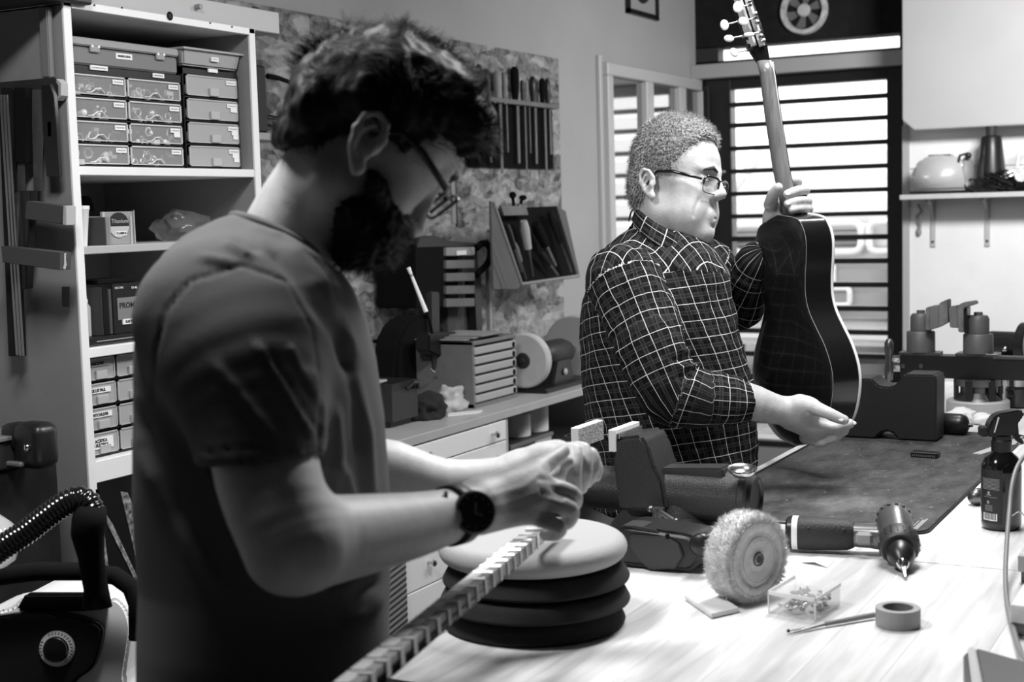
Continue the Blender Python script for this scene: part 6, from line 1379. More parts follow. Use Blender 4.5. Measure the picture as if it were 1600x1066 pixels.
VS = ridges(VS, N, [([(395, 530), (450, 612), (496, 690)], 6, .0035), ([(455, 545), (489, 615)], 5, .0025), ([(330, 560), (403, 652), (440, 700)], 8, .003), ([(415, 545), (465, 630), (500, 680)], 6, -.003),
  ([(376, 416), (448, 439), (489, 510), (500, 581), (499, 715)], 2.4, -.0028), ([(376, 416), (298, 439), (260, 484), (243, 545), (238, 620)], 2.4, -.0025), ([(361, 368), (412, 398)], 5, -.005), ([(340, 375), (385, 400), (400, 412)], 6, .005), ([(300, 400), (340, 408), (375, 415)], 7, .004),
  ([(385, 352), (440, 372), (500, 412)], 5, .003), ([(410, 375), (470, 440), (520, 520), (550, 600)], 10, -.006), ([(440, 372), (510, 450), (556, 563)], 9, .006), ([(512, 425), (530, 500), (557, 626), (565, 720)], 9, -.006), ([(480, 560), (505, 640), (510, 700)], 8, .004),
  ([(545, 560), (575, 680), (585, 800)], 9, .006), ([(520, 620), (530, 720), (515, 800)], 9, .005), ([(310, 706), (400, 700), (500, 703)], 2, -.0016), ([(500, 720), (540, 740), (570, 830)], 9, .004),
  ([(510, 930), (560, 900), (600, 880)], 8, .007), ([(520, 975), (575, 960), (603, 920)], 8, .006), ([(520, 900), (580, 860)], 7, -.006), ([(540, 945), (600, 905)], 6, -.006), ([(220, 700), (300, 860), (380, 950)], 14, .005), ([(210, 620), (260, 760), (300, 850)], 14, -.005)])
VS = wob(VS, vnormals(VS, QS), .004, 11., (1, 1, .5))
mts = mat('tshirt_cotton', .14, .95, var=.05, scale=500, bump=.12, bscale=700)
mts.node_tree.nodes['Principled BSDF'].inputs['Specular IOR Level'].default_value = .15
obj('tshirt', npmesh('tshirt', VS, QS), mts, man1, True)
# collar band
cbp = []
for a in np.linspace(0, 2*pi, 40)[:-1]:
    p = np.array(W(441, 371, 1.53)); u = CR*.906-CU*.42; v = CF
    cbp.append(p+u*.0545*cos(a)+v*.062*sin(a)+(CR*.42+CU*.906)*(.003-.003*cos(2*a)))
obj('collar', B().tube(cbp, .0075, 8, True, flat=.6), mts, man1, True)
# trousers
s = SDF(); s.add(loft_sdf(D1, [(1060, 222, 590, .145), (1130, 222, 588, .15), (1230, 225, 580, .15)], .02, 2.3), .02)
for d in (1.42, 1.62):
    a = W(400, 1190, d); s.chain([(a, .10), ((a[0], a[1], .5), .078), ((a[0], a[1], .1), .068)], .03)
lo, hi = bounds([W(190, 1030, 1.2), W(620, 1030, 1.85), (W(190, 1030, 1.2)[0], W(190, 1030, 1.2)[1], .06), W(620, 1030, 1.2), (W(620, 1030, 1.85)[0], W(620, 1030, 1.85)[1], .06)], .04)
Vt, Qt = s.mesh(lo, hi, .01); obj('trousers', npmesh('trousers', Vt, Qt), mat('denim_dark', .03, .9, bump=.2, bscale=300), man1, True)
for sx, d in ((0, 1.43), (1, 1.62)):
    a = W(400, 1130, d); b = B().sph((a[0]+.07*CR[0], a[1]+.07*CR[1], .045), (.13, .055, .05), frame((0, 0, 0), z=(0, 0, 1), x=(1, 0, 0)))
    obj('shoe', b, M_['black'], man1, True)
hairm.node_tree.nodes['Principled BSDF'].inputs['Specular IOR Level'].default_value = .25
# hair
s = SDF(); s.ell(g1h(0, -.002, .040), (.083, .088, .074), [hx, hy, hz], .02)
for q in ((548, 150, 1.53, 88, 84, .086, 10), (600, 140, 1.52, 100, 92, .088, 0), (655, 160, 1.52, 86, 78, .080, 25), (705, 180, 1.52, 60, 62, .07, 30), (742, 208, 1.52, 30, 42, .058, 15), (497, 190, 1.53, 46, 62, .079, 25), (474, 218, 1.535, 30, 42, .068, 30), (505, 195, 1.50, 34, 40, .060, 20), (464, 224, 1.52, 22, 30, .058, 35), (492, 165, 1.50, 36, 50, .066, 25)): E_(s, *q, k=.02)
s.chain([(W(612, 225, 1.45), .012), (W(608, 262, 1.452), .012), (W(590, 300, 1.46), .012)], .012)
s.ell(W(560, 262, 1.42), (.062, .045, .075), [CR*.8-CU*.6, CR*.6+CU*.8, CF], .012, 1)
s.ell(g1h(.0, .105, .032), (.090, .048, .050), [hx, hy, hz], .012, 1); s.ell(g1h(0, .035, -.085), (.13, .085, .045), [hx, hy, hz], .015, 1)
for q in ((572, 236, 1.40, 33, 52, .05, -15), (682, 278, 1.45, 60, 54, .10, 0)): E_(s, *q, k=.006, op=1)
lo, hi = bounds([W(430, 30, 1.38), W(800, 320, 1.66), W(430, 320, 1.66), W(800, 30, 1.38), W(430, 320, 1.38), W(800, 30, 1.66)], .02)
Vh, Qh = s.mesh(lo, hi, .003); N = vnormals(Vh, Qh)
Vh = wob(Vh, N, .009, 26., (1, 1, 1), 3.); Vh = wob(Vh, vnormals(Vh, Qh), .0035, 90., (1, 1, .6), 9.)
hr1 = obj('hair', npmesh('hair', Vh, Qh), hairm, man1, True)
def topmask(c): x, y, d = projpx(c); return np.clip((330-y)/200, .2, 1)
p, nn = sample_surface(Vh, Qh, 12000, 3, topmask)
sw = hy*.6+hz*.25; dr = np.array([n_*.35+np.array([noise.noise(Vector(q*16)), noise.noise(Vector(q*16+7)), noise.noise(Vector(q*16+19))])*2.6+sw for q, n_ in zip(p, nn)])
vs_, fs_ = strands(None, p, nn, dr, .017, .0004, .12, .0018, 5, 4)
tag(obj('hair_strands', B().raw(vs_, fs_), mat('dark_strands', .014, .75), man1, True), None, kind='stuff')
bpy.data.materials['dark_strands'].node_tree.nodes['Principled BSDF'].inputs['Specular IOR Level'].default_value = .22
# beard
s = SDF()
for q in ((585, 375, 1.52, 46, 42, .052, -20), (560, 345, 1.52, 42, 55, .062, -25), (628, 362, 1.535, 20, 13, .026, 30), (603, 340, 1.525, 34, 34, .050, 0), (596, 300, 1.52, 22, 40, .0735, -18), (548, 395, 1.525, 30, 26, .045, 20), (600, 398, 1.53, 20, 20, .032, 0)): E_(s, *q, k=.015)
s.ell(g1h(0, .125, -.005), (.035, .028, .040), [hx, hy, hz], .008, 1)
Vb, Qb = s.mesh(*bounds([W(500, 240, 1.4), W(680, 450, 1.64), W(500, 450, 1.64), W(680, 240, 1.4), W(500, 450, 1.4), W(680, 240, 1.64)], .02), .003)
Vb = wob(Vb, vnormals(Vb, Qb), .004, 120.); obj('beard', npmesh('beard', Vb, Qb), hairm, man1, True)
p, nn = sample_surface(Vb, Qb, 5000, 4); dn = -hz*.8+hy*.3
vs_, fs_ = strands(None, p, nn, np.array([n_*.8+dn for n_ in nn]), .008, .0003, .35, .001, 6, 3)
tag(obj('beard_strands', B().raw(vs_, fs_), bpy.data.materials['dark_strands'], man1, True), None, kind='stuff')
p = []
for sx in (-1, 1):
    b = B(); b.tube([g1h(sx*.014, .102, .040), g1h(sx*.03, .098, .046), g1h(sx*.046, .085, .040)], [.003, .0042, .002], 8); obj('eyebrow', b, hairm, man1, True)
    b = B().sph(g1h(sx*.0315, .0795, .018), .0128, seg=10); 
# glasses
def glasses(par, gh, dy, dz, w, h, m, rimless=False, lensm=None, r=.0011, ty=.0, half=False):
    gl_p = thing_child = bpy.data.objects.new('glasses', None); SC.collection.objects.link(gl_p); gl_p.parent = par
    for sx in (-1, 1):
        cx_ = sx*(.0345); pts = []
        for a in np.linspace(0, 2*pi, 28)[:-1]:
            ca, sa = cos(a), sin(a); x = cx_+w*np.sign(ca)*abs(ca)**.55; z = dz+h*np.sign(sa)*abs(sa)**.55; y = .113+dy-abs(x)*.22-(z-dz)*-.12
            pts.append(gh(x, y, z))
        up = [p for p, a in zip(pts, np.linspace(0, 2*pi, 28)[:-1]) if a < pi*1.04]
        obj('rim', B().tube(pts, r*(.5 if half else 1), 6, True), m, gl_p, True)
        if half: obj('brow_rim', B().tube(up, r*1.5, 6), m, gl_p, True)
        n0 = len(pts); obj('lens', B().raw(pts, [tuple(range(n0))]), lensm or M_['lens'], gl_p, False)
        hp_ = gh(sx*(.0345+w+.002), .113+dy-.0345*.22-w*.22-.003, dz+h*.55)
        obj('temple', B().tube([hp_, gh(sx*.0735, .075+dy, dz+h*.6+ty*.3), gh(sx*.0790, .035, dz+h*.5+ty), gh(sx*.081, .002, dz+h*.2+ty+.004), gh(sx*.083, -.018, dz-.02+ty)], [r*1.2, r*2.1, r*2.1, r*1.8, r*1.4], 8, flat=1.0), m, gl_p, True)
    obj('bridge', B().tube([gh(-.0345+w-.001, .108+dy, dz+h*.4), gh(-.004, .112+dy, dz+h*.75), gh(.004, .112+dy, dz+h*.75), gh(.0345-w+.001, .108+dy, dz+h*.4)], r, 6), m, gl_p, True)
    return gl_p
glasses(man1, g1h, .006, .014, .025, .0185, M_['blackg'], r=.0019, ty=.012)
# watch
wa, wb_ = W(690, 809, 1.495), W(730, 799, 1.53); wax = V(wb_)-V(wa); wc_ = W(709, 805, 1.512)
Mst = frame(wc_, z=wax, x=-CF); wt = bpy.data.objects.new('wristwatch', None); SC.collection.objects.link(wt); wt.parent = man1
obj('strap', B(Mst).lathe([(.0295, -.0105), (.0325, -.010), (.0325, .010), (.0295, .0105)], 36, caps=False), mat('watch_leather', .02, .5), wt, True)
wn_ = (-CF*.93+CR*.34+CU*.10); wn_ /= np.linalg.norm(wn_); wq = W(727, 800, 1.512)+wn_*.031
Mwf = frame(wq, z=wn_, x=CR)
obj('watch_case', B(Mwf).lathe([(.0, -.007), (.019, -.007), (.0225, -.004), (.0232, .001), (.0215, .004), (.0200, .0045), (.0190, .003), (0, .003)], 44), M_['dark'], wt)
obj('watch_bezel', B(Mwf).lathe([(.0195, .0035), (.0205, .0052), (.0218, .0046), (.0225, .002)], 44, caps=False), M_['dsteel'], wt)
obj('watch_dial', B(Mwf).lathe([(.0190, .0031), (0, .0033)], 40), M_['blackg'], wt)
b = B(Mwf); b.box((0, .005, .0038), (.0008, .0105, .0003)).box((.004, -.001, .0038), (.009, .0009, .0003), 0, Matrix.Rotation(-.3, 4, 'Z')); obj('watch_hands', b, M_['lgrey'], wt)
b = B(Mwf)
for k in range(12): b.box((.0165, 0, .0036), (.0022, .0008, .0002), 0, Matrix.Rotation(k*pi/6, 4, 'Z'))
tag(obj('hour_marks', b, M_['mgrey'], wt), None, kind='stuff')
obj('strap_lug', B().box((0, 0, 0), (.004, .010, .005), .001, frame(W(697, 775, 1.475), z=-CF, x=wax)), M_['steel'], wt)
obj('watch_crown', B(Mwf).cyl((-.023, 0, -.001), (-.0265, 0, -.001), .0022), M_['steel'], wt)
# small driver held between the hands
a, e = W(866, 756, 1.685), W(890, 722, 1.70); sdv = V(e)-V(a)
sd = thing('small_screwdriver', 'tiny metal screwdriver tip held between the fingers of the nearer man', 'screwdriver', a)
obj('shaft', B().cyl(a, e, .0013), M_['chrome'], sd); obj('shaft_collar', B().cyl(V(a)+sdv*.35, V(a)+sdv*.6, .0032), M_['steel'], sd); obj('driver_tip', B().cyl(V(a)-sdv*.25, a, .0018, .0026), M_['steel'], sd)
# ================================================================= older man
D2 = 2.95; DH = 2.88
ph, pt_ = radians(31), radians(5)
hy2 = (cos(pt_)*CR-sin(pt_)*CU)*cos(ph)-CF*sin(ph); hz2 = sin(pt_)*CR+cos(pt_)*CU; hx2 = np.cross(hy2, hz2)
HO2 = W(1016, 288, DH)-hx2*.079+hy2*.012
HM2 = [[hx2[i], hy2[i], hz2[i], HO2[i]] for i in range(3)]
f2 = W(1050, 700, 2.93); man2 = thing('person', 'grey haired man in glasses and a dark checked shirt holding up a black guitar', 'person', (f2[0], f2[1], 0))
s = SDF(); g2h = headsdf(s, HM2, dict(top=.024, chin=-.098, jaw=.060, back=.010, nz=.012, ny=-.007))
s.ell(g2h(0, .045, -.088), (.045, .045, .026), [hx2, hy2, hz2], .03)       # heavy jaw
for sx in (-1, 1): s.ell(g2h(sx*.044, .045, -.052), (.022, .03, .03), [hx2, hy2, hz2], .03)
s.chain([(g2h(0, -.015, -.02), .062), (W(1035, 375, 2.95), .062), (W(1030, 430, 2.95), .06)], .02)
s.add(loft_sdf(D2, [(395, 990, 1080, .07), (440, 960, 1105, .12), (560, 955, 1125, .13), (720, 960, 1130, .12), (900, 960, 1120, .11)], .0), .03)
for sx, d in ((0, 2.84), (1, 3.04)):
    a = W(1020+12*sx, 880, d); a = np.array([a[0], a[1], a[2]]); s.chain([(a, .085), ((a[0], a[1], .48), .058), ((a[0], a[1], .10), .045)], .03)
    s.cap((a[0], a[1], .05), (a[0]+.15*_r0[0]*.9, a[1]+.15*_r0[1]*.9, .04), .045, .036, .02)
s.chain([(W(985, 440, 2.80), .05), (W(1050, 612, 2.73), .044), (W(1120, 625, 2.73), .040), (W(1165, 627, 2.735), .0365), (W(1205, 638, 2.75), .0300), (W(1238, 645, 2.76), .0265)], .02)
s.chain([(W(1105, 425, 3.08), .05), (W(1150, 478, 3.12), .042), (W(1192, 410, 3.03), .034), (W(1208, 362, 3.00), .0265), (W(1213, 342, 2.985), .0245)], .02)
hand(s, [[(1238, 643, 2.76, .0255), (1262, 640, 2.745, .023)], [(1238, 648, 2.765, .024), (1280, 664, 2.765, .019)], [(1240, 655, 2.77, .022), (1272, 676, 2.78, .018)], [(1250, 632, 2.74, .019), (1268, 636, 2.725, .0165)]],
 [[(1262, 634, 2.73, .0165), (1292, 645, 2.705, .0120), (1307, 652, 2.70, .0112), (1319, 656.5, 2.70, .0094)],
  [(1280, 664, 2.76, .014), (1308, 669, 2.75, .0108), (1328, 662, 2.74, .0092)],
  [(1278, 671, 2.775, .0135), (1302, 680, 2.765, .0108), (1319, 673, 2.75, .0095)],
  [(1268, 680, 2.785, .0128), (1290, 687, 2.775, .0105), (1306, 684, 2.76, .0092)],
  [(1258, 684, 2.79, .0118), (1276, 691, 2.785, .0098), (1286, 692, 2.775, .0085)]])
hand(s, [[(1213, 342, 2.985, .0235), (1216, 322, 2.99, .020)], [(1214, 338, 2.995, .020), (1232, 312, 3.01, .016)], [(1208, 336, 2.975, .017), (1206, 320, 2.96, .0140)], [(1212, 345, 3.0, .02), (1238, 325, 3.01, .016)]],
 [[(1204, 320, 2.955, .0145), (1208, 304, 2.92, .0118), (1216, 293, 2.90, .0098)],
  [(1228, 300, 3.01, .013), (1246, 285, 2.995, .0102), (1236, 282, 2.96, .0092)],
  [(1234, 306, 3.015, .013), (1258, 298, 2.975, .0106), (1246, 298, 2.925, .0100), (1230, 303.5, 2.905, .0088)],
  [(1238, 318, 3.015, .013), (1262, 315, 2.975, .0104), (1248, 314, 2.925, .0098), (1231, 318, 2.905, .0086)],
  [(1240, 330, 3.01, .012), (1264, 327, 2.975, .0095), (1252, 326, 2.93, .0092), (1238, 328, 2.905, .008)]])
V2, Q2 = s.mesh((f2[0]-.36, f2[1]-.42, 0), (f2[0]+.50, f2[1]+.46, 1.76), .003)
V2[:, 2] = np.maximum(V2[:, 2], .001); N = vnormals(V2, Q2)
V2 = ridges(V2, N, [([(1075, 218), (1100, 214), (1122, 222)], 1.6, -.0007), ([(1078, 226), (1102, 221), (1124, 229)], 1.6, -.0007), ([(1082, 234), (1104, 229), (1124, 237)], 1.6, -.0006), ([(1092, 312), (1086, 326), (1084, 338)], 2.5, -.0022), ([(1090, 262), (1092, 270)], 2, -.0005),
  ([(1262, 645), (1280, 655), (1300, 661)], 3, -.002), ([(1300, 644), (1302, 655)], 1.2, -.0006), ([(1304, 645), (1306, 655)], 1.2, -.0006), ([(1196, 322), (1212, 326)], 1.5, -.0012), ([(1200, 344), (1216, 336)], 1.5, -.001)])
obj('body', npmesh('body', V2, Q2), skin2, man2, True)
for (px, py, d, nx) in ((1314, 656, 2.690, 0), (1334, 661, 2.735, 0)):
    obj('fingernail', B().sph((0, 0, 0), (.0055, .0042, .0016), frame(W(px, py, d), z=-CF+CU*.5, x=CR*.9-CU*.3), seg=8), mat('nail', .68, .25) if 'nail' not in bpy.data.materials else bpy.data.materials['nail'], man2, True)
for (px, py, d) in ((1231, 303, 2.8965), (1231, 318, 2.897)):
    obj('fingernail', B().sph((0, 0, 0), (.0050, .0038, .0014), frame(W(px, py, d), z=-CF+CU*.3, x=CR), seg=8), bpy.data.materials['nail'], man2, True)
obj('ring', B(frame(W(1249, 326.5, 2.928), z=CR*.95+CU*.1-CF*.3)).lathe([(.0094, -.0028), (.0106, -.0028), (.0106, .0028), (.0094, .0028)], 24, caps=False), M_['blackg'], man2, True)
for sx in (-1, 1):
    obj('eyebrow', B().tube([g2h(sx*.012, .1035, .036), g2h(sx*.028, .1005, .042), g2h(sx*.046, .087, .036)], [.0018, .0046, .0015], 8), mat('brow_hair', .03, .8) if 'brow_hair' not in bpy.data.materials else bpy.data.materials['brow_hair'], man2, True)
    obj('eyelash_line', B().tube([g2h(sx*.019, .0915, .0165), g2h(sx*.031, .0930, .0135), g2h(sx*.043, .0850, .0155)], .0009, 6), M_['ink'], man2, True)
# short hair: close cap and bristles
s = SDF(); A2 = [hx2, hy2, hz2]
s.ell(g2h(0, -.004, .062), (.0795, .0905, .0975), A2, .01); s.ell(g2h(0, .030, .088), (.062, .060, .052), A2, .03); s.ell(g2h(0, -.038, .002), (.072, .056, .066), A2, .02)
s.ell(g2h(0, .112, .030), (.12, .080, .082), A2, .012, 1)
for sx in (-1, 1): s.ell(g2h(sx*.10, .012, -.030), (.05, .062, .062), A2, .01, 1); s.ell(g2h(sx*.088, -.016, .002), (.02, .022, .036), A2, .005, 1)
s.ell(g2h(0, -.02, -.11), (.12, .12, .055), A2, .01, 1)
Vh2, Qh2 = s.mesh(*bounds([g2h(-.12, -.14, -.08), g2h(.12, .12, .17), g2h(.12, -.14, .17), g2h(-.12, .12, -.08), g2h(.12, .12, -.08), g2h(-.12, -.14, .17)], .02), .003)
Vh2 = wob(Vh2, vnormals(Vh2, Qh2), .0025, 140.)
def hairgrey(name, lo_, hi_):
    m = mat(name, .3, .6); nt = m.node_tree; tc = nt.nodes.new('ShaderNodeTexCoord'); n = nt.nodes.new('ShaderNodeTexNoise'); n.inputs['Scale'].default_value = 260; n.inputs['Detail'].default_value = 1
    r = nt.nodes.new('ShaderNodeMapRange'); r.inputs[1].default_value = .35; r.inputs[2].default_value = .65; r.inputs[3].default_value = lo_; r.inputs[4].default_value = hi_
    nt.links.new(tc.outputs['Object'], n.inputs[0]); nt.links.new(n.outputs[0], r.inputs[0]); nt.links.new(r.outputs[0], nt.nodes['Principled BSDF'].inputs['Base Color']); return m
obj('hair', npmesh('hair', Vh2, Qh2), hairgrey('grey_hair', .05, .3), man2, True)
p, nn = sample_surface(Vh2, Qh2, 16000, 7); q = p-np.array(g2h(0, 0, 0)); back = (q@hy2) < -.03
dr = np.array([n_*.8+(hy2*.55-hz2*.25 if not b_ else -hz2*.8) for n_, b_ in zip(nn, back)])
vs_, fs_ = strands(None, p, nn, dr, .0085, .0004, .28, .0004, 8, 2)
tag(obj('hair_strands', B().raw(vs_, fs_), hairgrey('grey_strands', .04, .75), man2, True), None, kind='stuff')
gl2 = glasses(man2, g2h, -.004, .006, .0255, .0165, M_['blackg'], lensm=M_['lens'], r=.0017, ty=.013, half=True)
# checked shirt
s = SDF(); parts = []
rows2 = [(338, 1000, 1045, .05), (352, 985, 1075, .075), (372, 962, 1100, .12), (395, 942, 1118, .155), (425, 925, 1136, .185), (470, 914, 1146, .195), (520, 911, 1152, .195), (560, 911, 1166, .19), (600, 912, 1176, .185), (660, 917, 1181, .18), (725, 925, 1178, .165), (800, 930, 1150, .14)]
s.add(loft_sdf(D2, rows2, .02, 2.25), .01)
near_arm = [(W(975, 440, 2.80), .076), (W(1008, 520, 2.755), .068), (W(1046, 606, 2.73), .066), (W(1090, 622, 2.725), .056), (W(1158, 627, 2.735), .0425)]
far_arm = [(W(1100, 420, 3.08), .068), (W(1150, 474, 3.12), .058), (W(1166, 446, 3.07), .053), (W(1184, 412, 3.02), .043)]
s.chain(near_arm, .02); s.chain(far_arm, .02)
s.chain([(W(1030, 372, 2.95), .064), (g2h(0, .02, -.03), .085)], .008, 1)
s.ell(W(1190, 630, 2.735), (.034, .0372, .0372), [CR, CU, CF], .003, 1)
lo, hi = bounds([W(890, 320, 2.5), W(1230, 320, 3.35), W(890, 800, 2.5), W(1230, 800, 3.35), W(890, 320, 3.35), W(1230, 800, 2.5), W(1230, 320, 2.5), W(890, 800, 3.35)], .02)
VS, QS = s.mesh(lo, hi, .005); VS = relax(VS, QS, 1)
# label each vertex by garment piece, unwrap each piece on its own
def seglen(P, ch):
    best = np.full(len(P), 9.); vv = np.zeros(len(P)); acc = 0; ang = np.zeros(len(P))
    for (a, ra), (b, rb) in zip(ch, ch[1:]):
        a, b = np.array(a), np.array(b); ba = b-a; L = np.linalg.norm(ba); t = np.clip(((P-a)@ba)/L**2, 0, 1); q = P-a-t[:, None]*ba; d = np.linalg.norm(q, axis=1)-(ra+(rb-ra)*t)
        e1 = (CF@ba)*ba/L**2-CF; e1 /= np.linalg.norm(e1); e2 = np.cross(ba/L, e1); m = d < best
        best[m] = d[m]; vv[m] = (acc+t*L)[m]; ang[m] = np.arctan2(q@e2, q@e1)[m]; acc += L
    return best, vv, ang
dA, vA, aA = seglen(VS, near_arm); dB, vB, aB = seglen(VS, far_arm); dT = s.t[0][0](VS)
q = VS-(CP+CF*(D2+.02)); xx_ = q@CR; yy_ = q@CU; zz_ = q@CF; cxx = np.interp(-yy_, [-(-(r[0]-533))*D2/FPX for r in rows2], [((r[1]+r[2])/2-800)*D2/FPX for r in rows2])
lab = np.where((dA < dT) & (dA <= dB), 1, np.where(dB < dT, 2, 0))
Nn = vnormals(VS, QS); up_ = (lab == 0) & (yy_ > .135); na0 = np.array(near_arm[0][0]); nb0 = np.array(near_arm[1][0])-na0; fa0 = np.array(far_arm[0][0]); fb0 = np.array(far_arm[1][0])-fa0
up_ |= ((lab == 1) & (((VS-na0)@nb0) < .0)) | ((lab == 2) & (((VS-fa0)@fb0) < 0)); lab = np.where(up_, 3, lab)
uT = np.arctan2(xx_-cxx, -zz_)*.17; vT = yy_
lf = np.array(lab[QS[:, 0]])
def uvfor(l):
    if l == 3: return ((xx_+zz_*.9)*.72, (xx_-zz_*.9)*.72, 9.)
    return (uT+.3*vT, vT-.12*uT, .17) if l == 0 else ((aA*.066, vA, .066) if l == 1 else (aB*.056, vB, .056))
N = vnormals(VS, QS)
VS = ridges(VS, N, [([(1050, 545), (1085, 552)], 4, .006), ([(1040, 560), (1084, 566)], 4, -.006), ([(1055, 575), (1090, 572), (1095, 560)], 4, .007), ([(1062, 590), (1085, 588)], 3, -.005), ([(1105, 590), (1100, 620)], 5, .004), ([(1085, 575), (1110, 585), (1130, 590)], 4, .004),
  ([(985, 425), (1010, 470), (1060, 530)], 5, -.004), ([(1000, 412), (1040, 470), (1075, 540)], 5, .004), ([(1075, 470), (1110, 540), (1135, 620)], 6, .004), ([(1120, 440), (1135, 500)], 5, -.004), ([(1035, 400), (1080, 430), (1120, 480)], 4, .004), ([(930, 460), (950, 600), (945, 700)], 9, -.004), ([(965, 520), (975, 620), (985, 720)], 9, .005), ([(1000, 640), (1060, 690), (1110, 700)], 6, -.004),
  ([(1000, 425), (975, 440), (960, 480), (958, 540)], 2.5, -.004), ([(1155, 435), (1175, 455)], 4, .005), ([(1140, 450), (1150, 480)], 4, -.004)])
VS = wob(VS, vnormals(VS, QS), .009, 12., (1, 1, .7), 5.); VS = wob(VS, vnormals(VS, QS), .0045, 24., (1, 1, .45), 7.); VS = wob(VS, vnormals(VS, QS), .0025, 45., (1, 1, 1), 2.)
me = npmesh('shirt', VS, QS); uvl = me.uv_layers.new(name='UVMap'); vi = np.zeros(len(me.loops), np.int32); me.loops.foreach_get('vertex_index', vi); vi = vi.reshape(-1, 4)
UV = np.zeros((len(vi), 4, 2))
lf = lab[vi[:, 0]]
for l in (0, 1, 2, 3):
    u, v, R_ = uvfor(l); m = lf == l; uu = u[vi[m]]; per = 2*pi*R_; rng = uu.max(1)-uu.min(1); bad = rng > per/2
    uu[bad] = np.where(uu[bad] < 0, uu[bad]+per, uu[bad]); UV[m, :, 0] = uu; UV[m, :, 1] = v[vi[m]]
uvl.data.foreach_set('uv', UV.ravel().astype(np.float32))
def plaid():
    m = mat('checked_flannel', .02, .9); nt = m.node_tree; L = nt.links; p = nt.nodes['Principled BSDF']; p.inputs['Specular IOR Level'].default_value = .15; uv = nt.nodes.new('ShaderNodeUVMap'); sp_ = nt.nodes.new('ShaderNodeSeparateXYZ'); L.new(uv.outputs[0], sp_.inputs[0])
    def M2(op, a, b=None):
        n = nt.nodes.new('ShaderNodeMath'); n.operation = op
        for i, v in enumerate((a, b)):
            if v is None: continue
            if isinstance(v, (int, float)): n.inputs[i].default_value = v
            else: L.new(v, n.inputs[i])
        return n.outputs[0]
    S_ = .034
    def line(c, off, w): return M2('LESS_THAN', M2('PINGPONG', M2('ADD', c, off+10*S_), S_/2), w/2)
    tot = None
    for c in (sp_.outputs[0], sp_.outputs[1]):
        for off, w, g in ((0, .00135, .62), (S_*.5, .009, .012), (S_*.5+.003, .0012, .05), (S_*.5-.003, .0012, .05), (.005, .0008, .03)):
            v = M2('MULTIPLY', line(c, off, w), g); tot = v if tot is None else M2('MAXIMUM', tot, v)
    tot = M2('ADD', tot, .007); tc = nt.nodes.new('ShaderNodeTexCoord'); n = nt.nodes.new('ShaderNodeTexNoise'); n.inputs['Scale'].default_value = 350; L.new(tc.outputs['Object'], n.inputs[0])
    tot = M2('MULTIPLY', tot, M2('ADD', M2('MULTIPLY', n.outputs[0], .9), .55)); L.new(tot, p.inputs['Base Color'])
    bp = nt.nodes.new('ShaderNodeBump'); bp.inputs['Strength'].default_value = .25; bp.inputs['Distance'].default_value = .002; L.new(n.outputs[0], bp.inputs['Height']); L.new(bp.outputs[0], p.inputs['Normal']); return m
mpl = plaid(); obj('shirt', me, mpl, man2, True)
# collar flaps
def cloth_patch(name, grid, th_, m, par, uvs=1.):
    """grid of points, rows x cols -> thick patch with UVs"""
    R_, C_ = len(grid), len(grid[0]); vs_ = [V(p) for r in grid for p in r]; fs_ = [(i*C_+j, i*C_+j+1, (i+1)*C_+j+1, (i+1)*C_+j) for i in range(R_-1) for j in range(C_-1)]
    me = bpy.data.meshes.new(name); me.from_pydata(vs_, [], fs_); uv = me.uv_layers.new(name='UVMap')
    for poly in me.polygons:
        for li in poly.loop_indices: k = me.loops[li].vertex_index; i, j = divmod(k, C_); uv.data[li].uv = (j*uvs/C_+.01, i*.03+.012)
    o = obj(name, me, m, par, True); md_ = o.modifiers.new('s', 'SOLIDIFY'); md_.thickness = th_; md_.offset = 0; md2 = o.modifiers.new('b', 'SUBSURF'); md2.levels = 2; md2.render_levels = 2; return o
cr = [[(995, 322, 2.89), (1010, 338, 2.86), (1032, 352, 2.84), (1058, 364, 2.84), (1076, 380, 2.86)], [(990, 332, 2.90), (1004, 350, 2.855), (1028, 367, 2.83), (1053, 381, 2.83), (1072, 397, 2.85)], [(984, 345, 2.92), (998, 364, 2.86), (1022, 382, 2.825), (1046, 397, 2.825), (1066, 412, 2.845)]]
cloth_patch('collar', [[W(*p) for p in r] for r in cr], .003, mpl, man2, .12)
cr = [[(1084, 366, 2.89), (1094, 368, 2.90), (1104, 374, 2.92)], [(1090, 384, 2.86), (1101, 385, 2.87), (1112, 389, 2.90)], [(1090, 400, 2.85), (1104, 401, 2.86), (1118, 397, 2.89)]]
cloth_patch('collar', [[W(*p) for p in r] for r in cr], .003, mpl, man2, .08)
cr = [[(984, 345, 2.95), (988, 322, 2.99), (1000, 318, 3.03)], [(981, 352, 2.95), (984, 330, 3.0), (996, 326, 3.04)]]
cloth_patch('collar', [[W(*p) for p in r] for r in cr], .004, mpl, man2, .05)
for px, py, d in ((1070, 391, 2.845), (1127, 460, 2.87), (1123, 472, 2.87)): obj('shirt_button', B(frame(W(px, py, d), z=-CF+CR*.3)).lathe([(0, -.002), (.0045, -.001), (.005, .001), (.0035, .002), (0, .0015)], 16), M_['lgrey'], man2)
s = SDF()
for d in (2.84, 3.04): a = W(1026, 860, d); s.chain([(a, .105), ((a[0], a[1], .5), .08), ((a[0], a[1], .09), .068)], .03)
Vt, Qt = s.mesh((f2[0]-.32, f2[1]-.34, .03), (f2[0]+.34, f2[1]+.34, 1.08), .011); obj('trousers', npmesh('trousers', Vt, Qt), bpy.data.materials['denim_dark'], man2, True)
for d in (2.84, 3.04):
    a = W(1026, 880, d); obj('shoe', B().sph((a[0]+.065, a[1]+.04, .045), (.12, .06, .05)), M_['black'], man2, True)
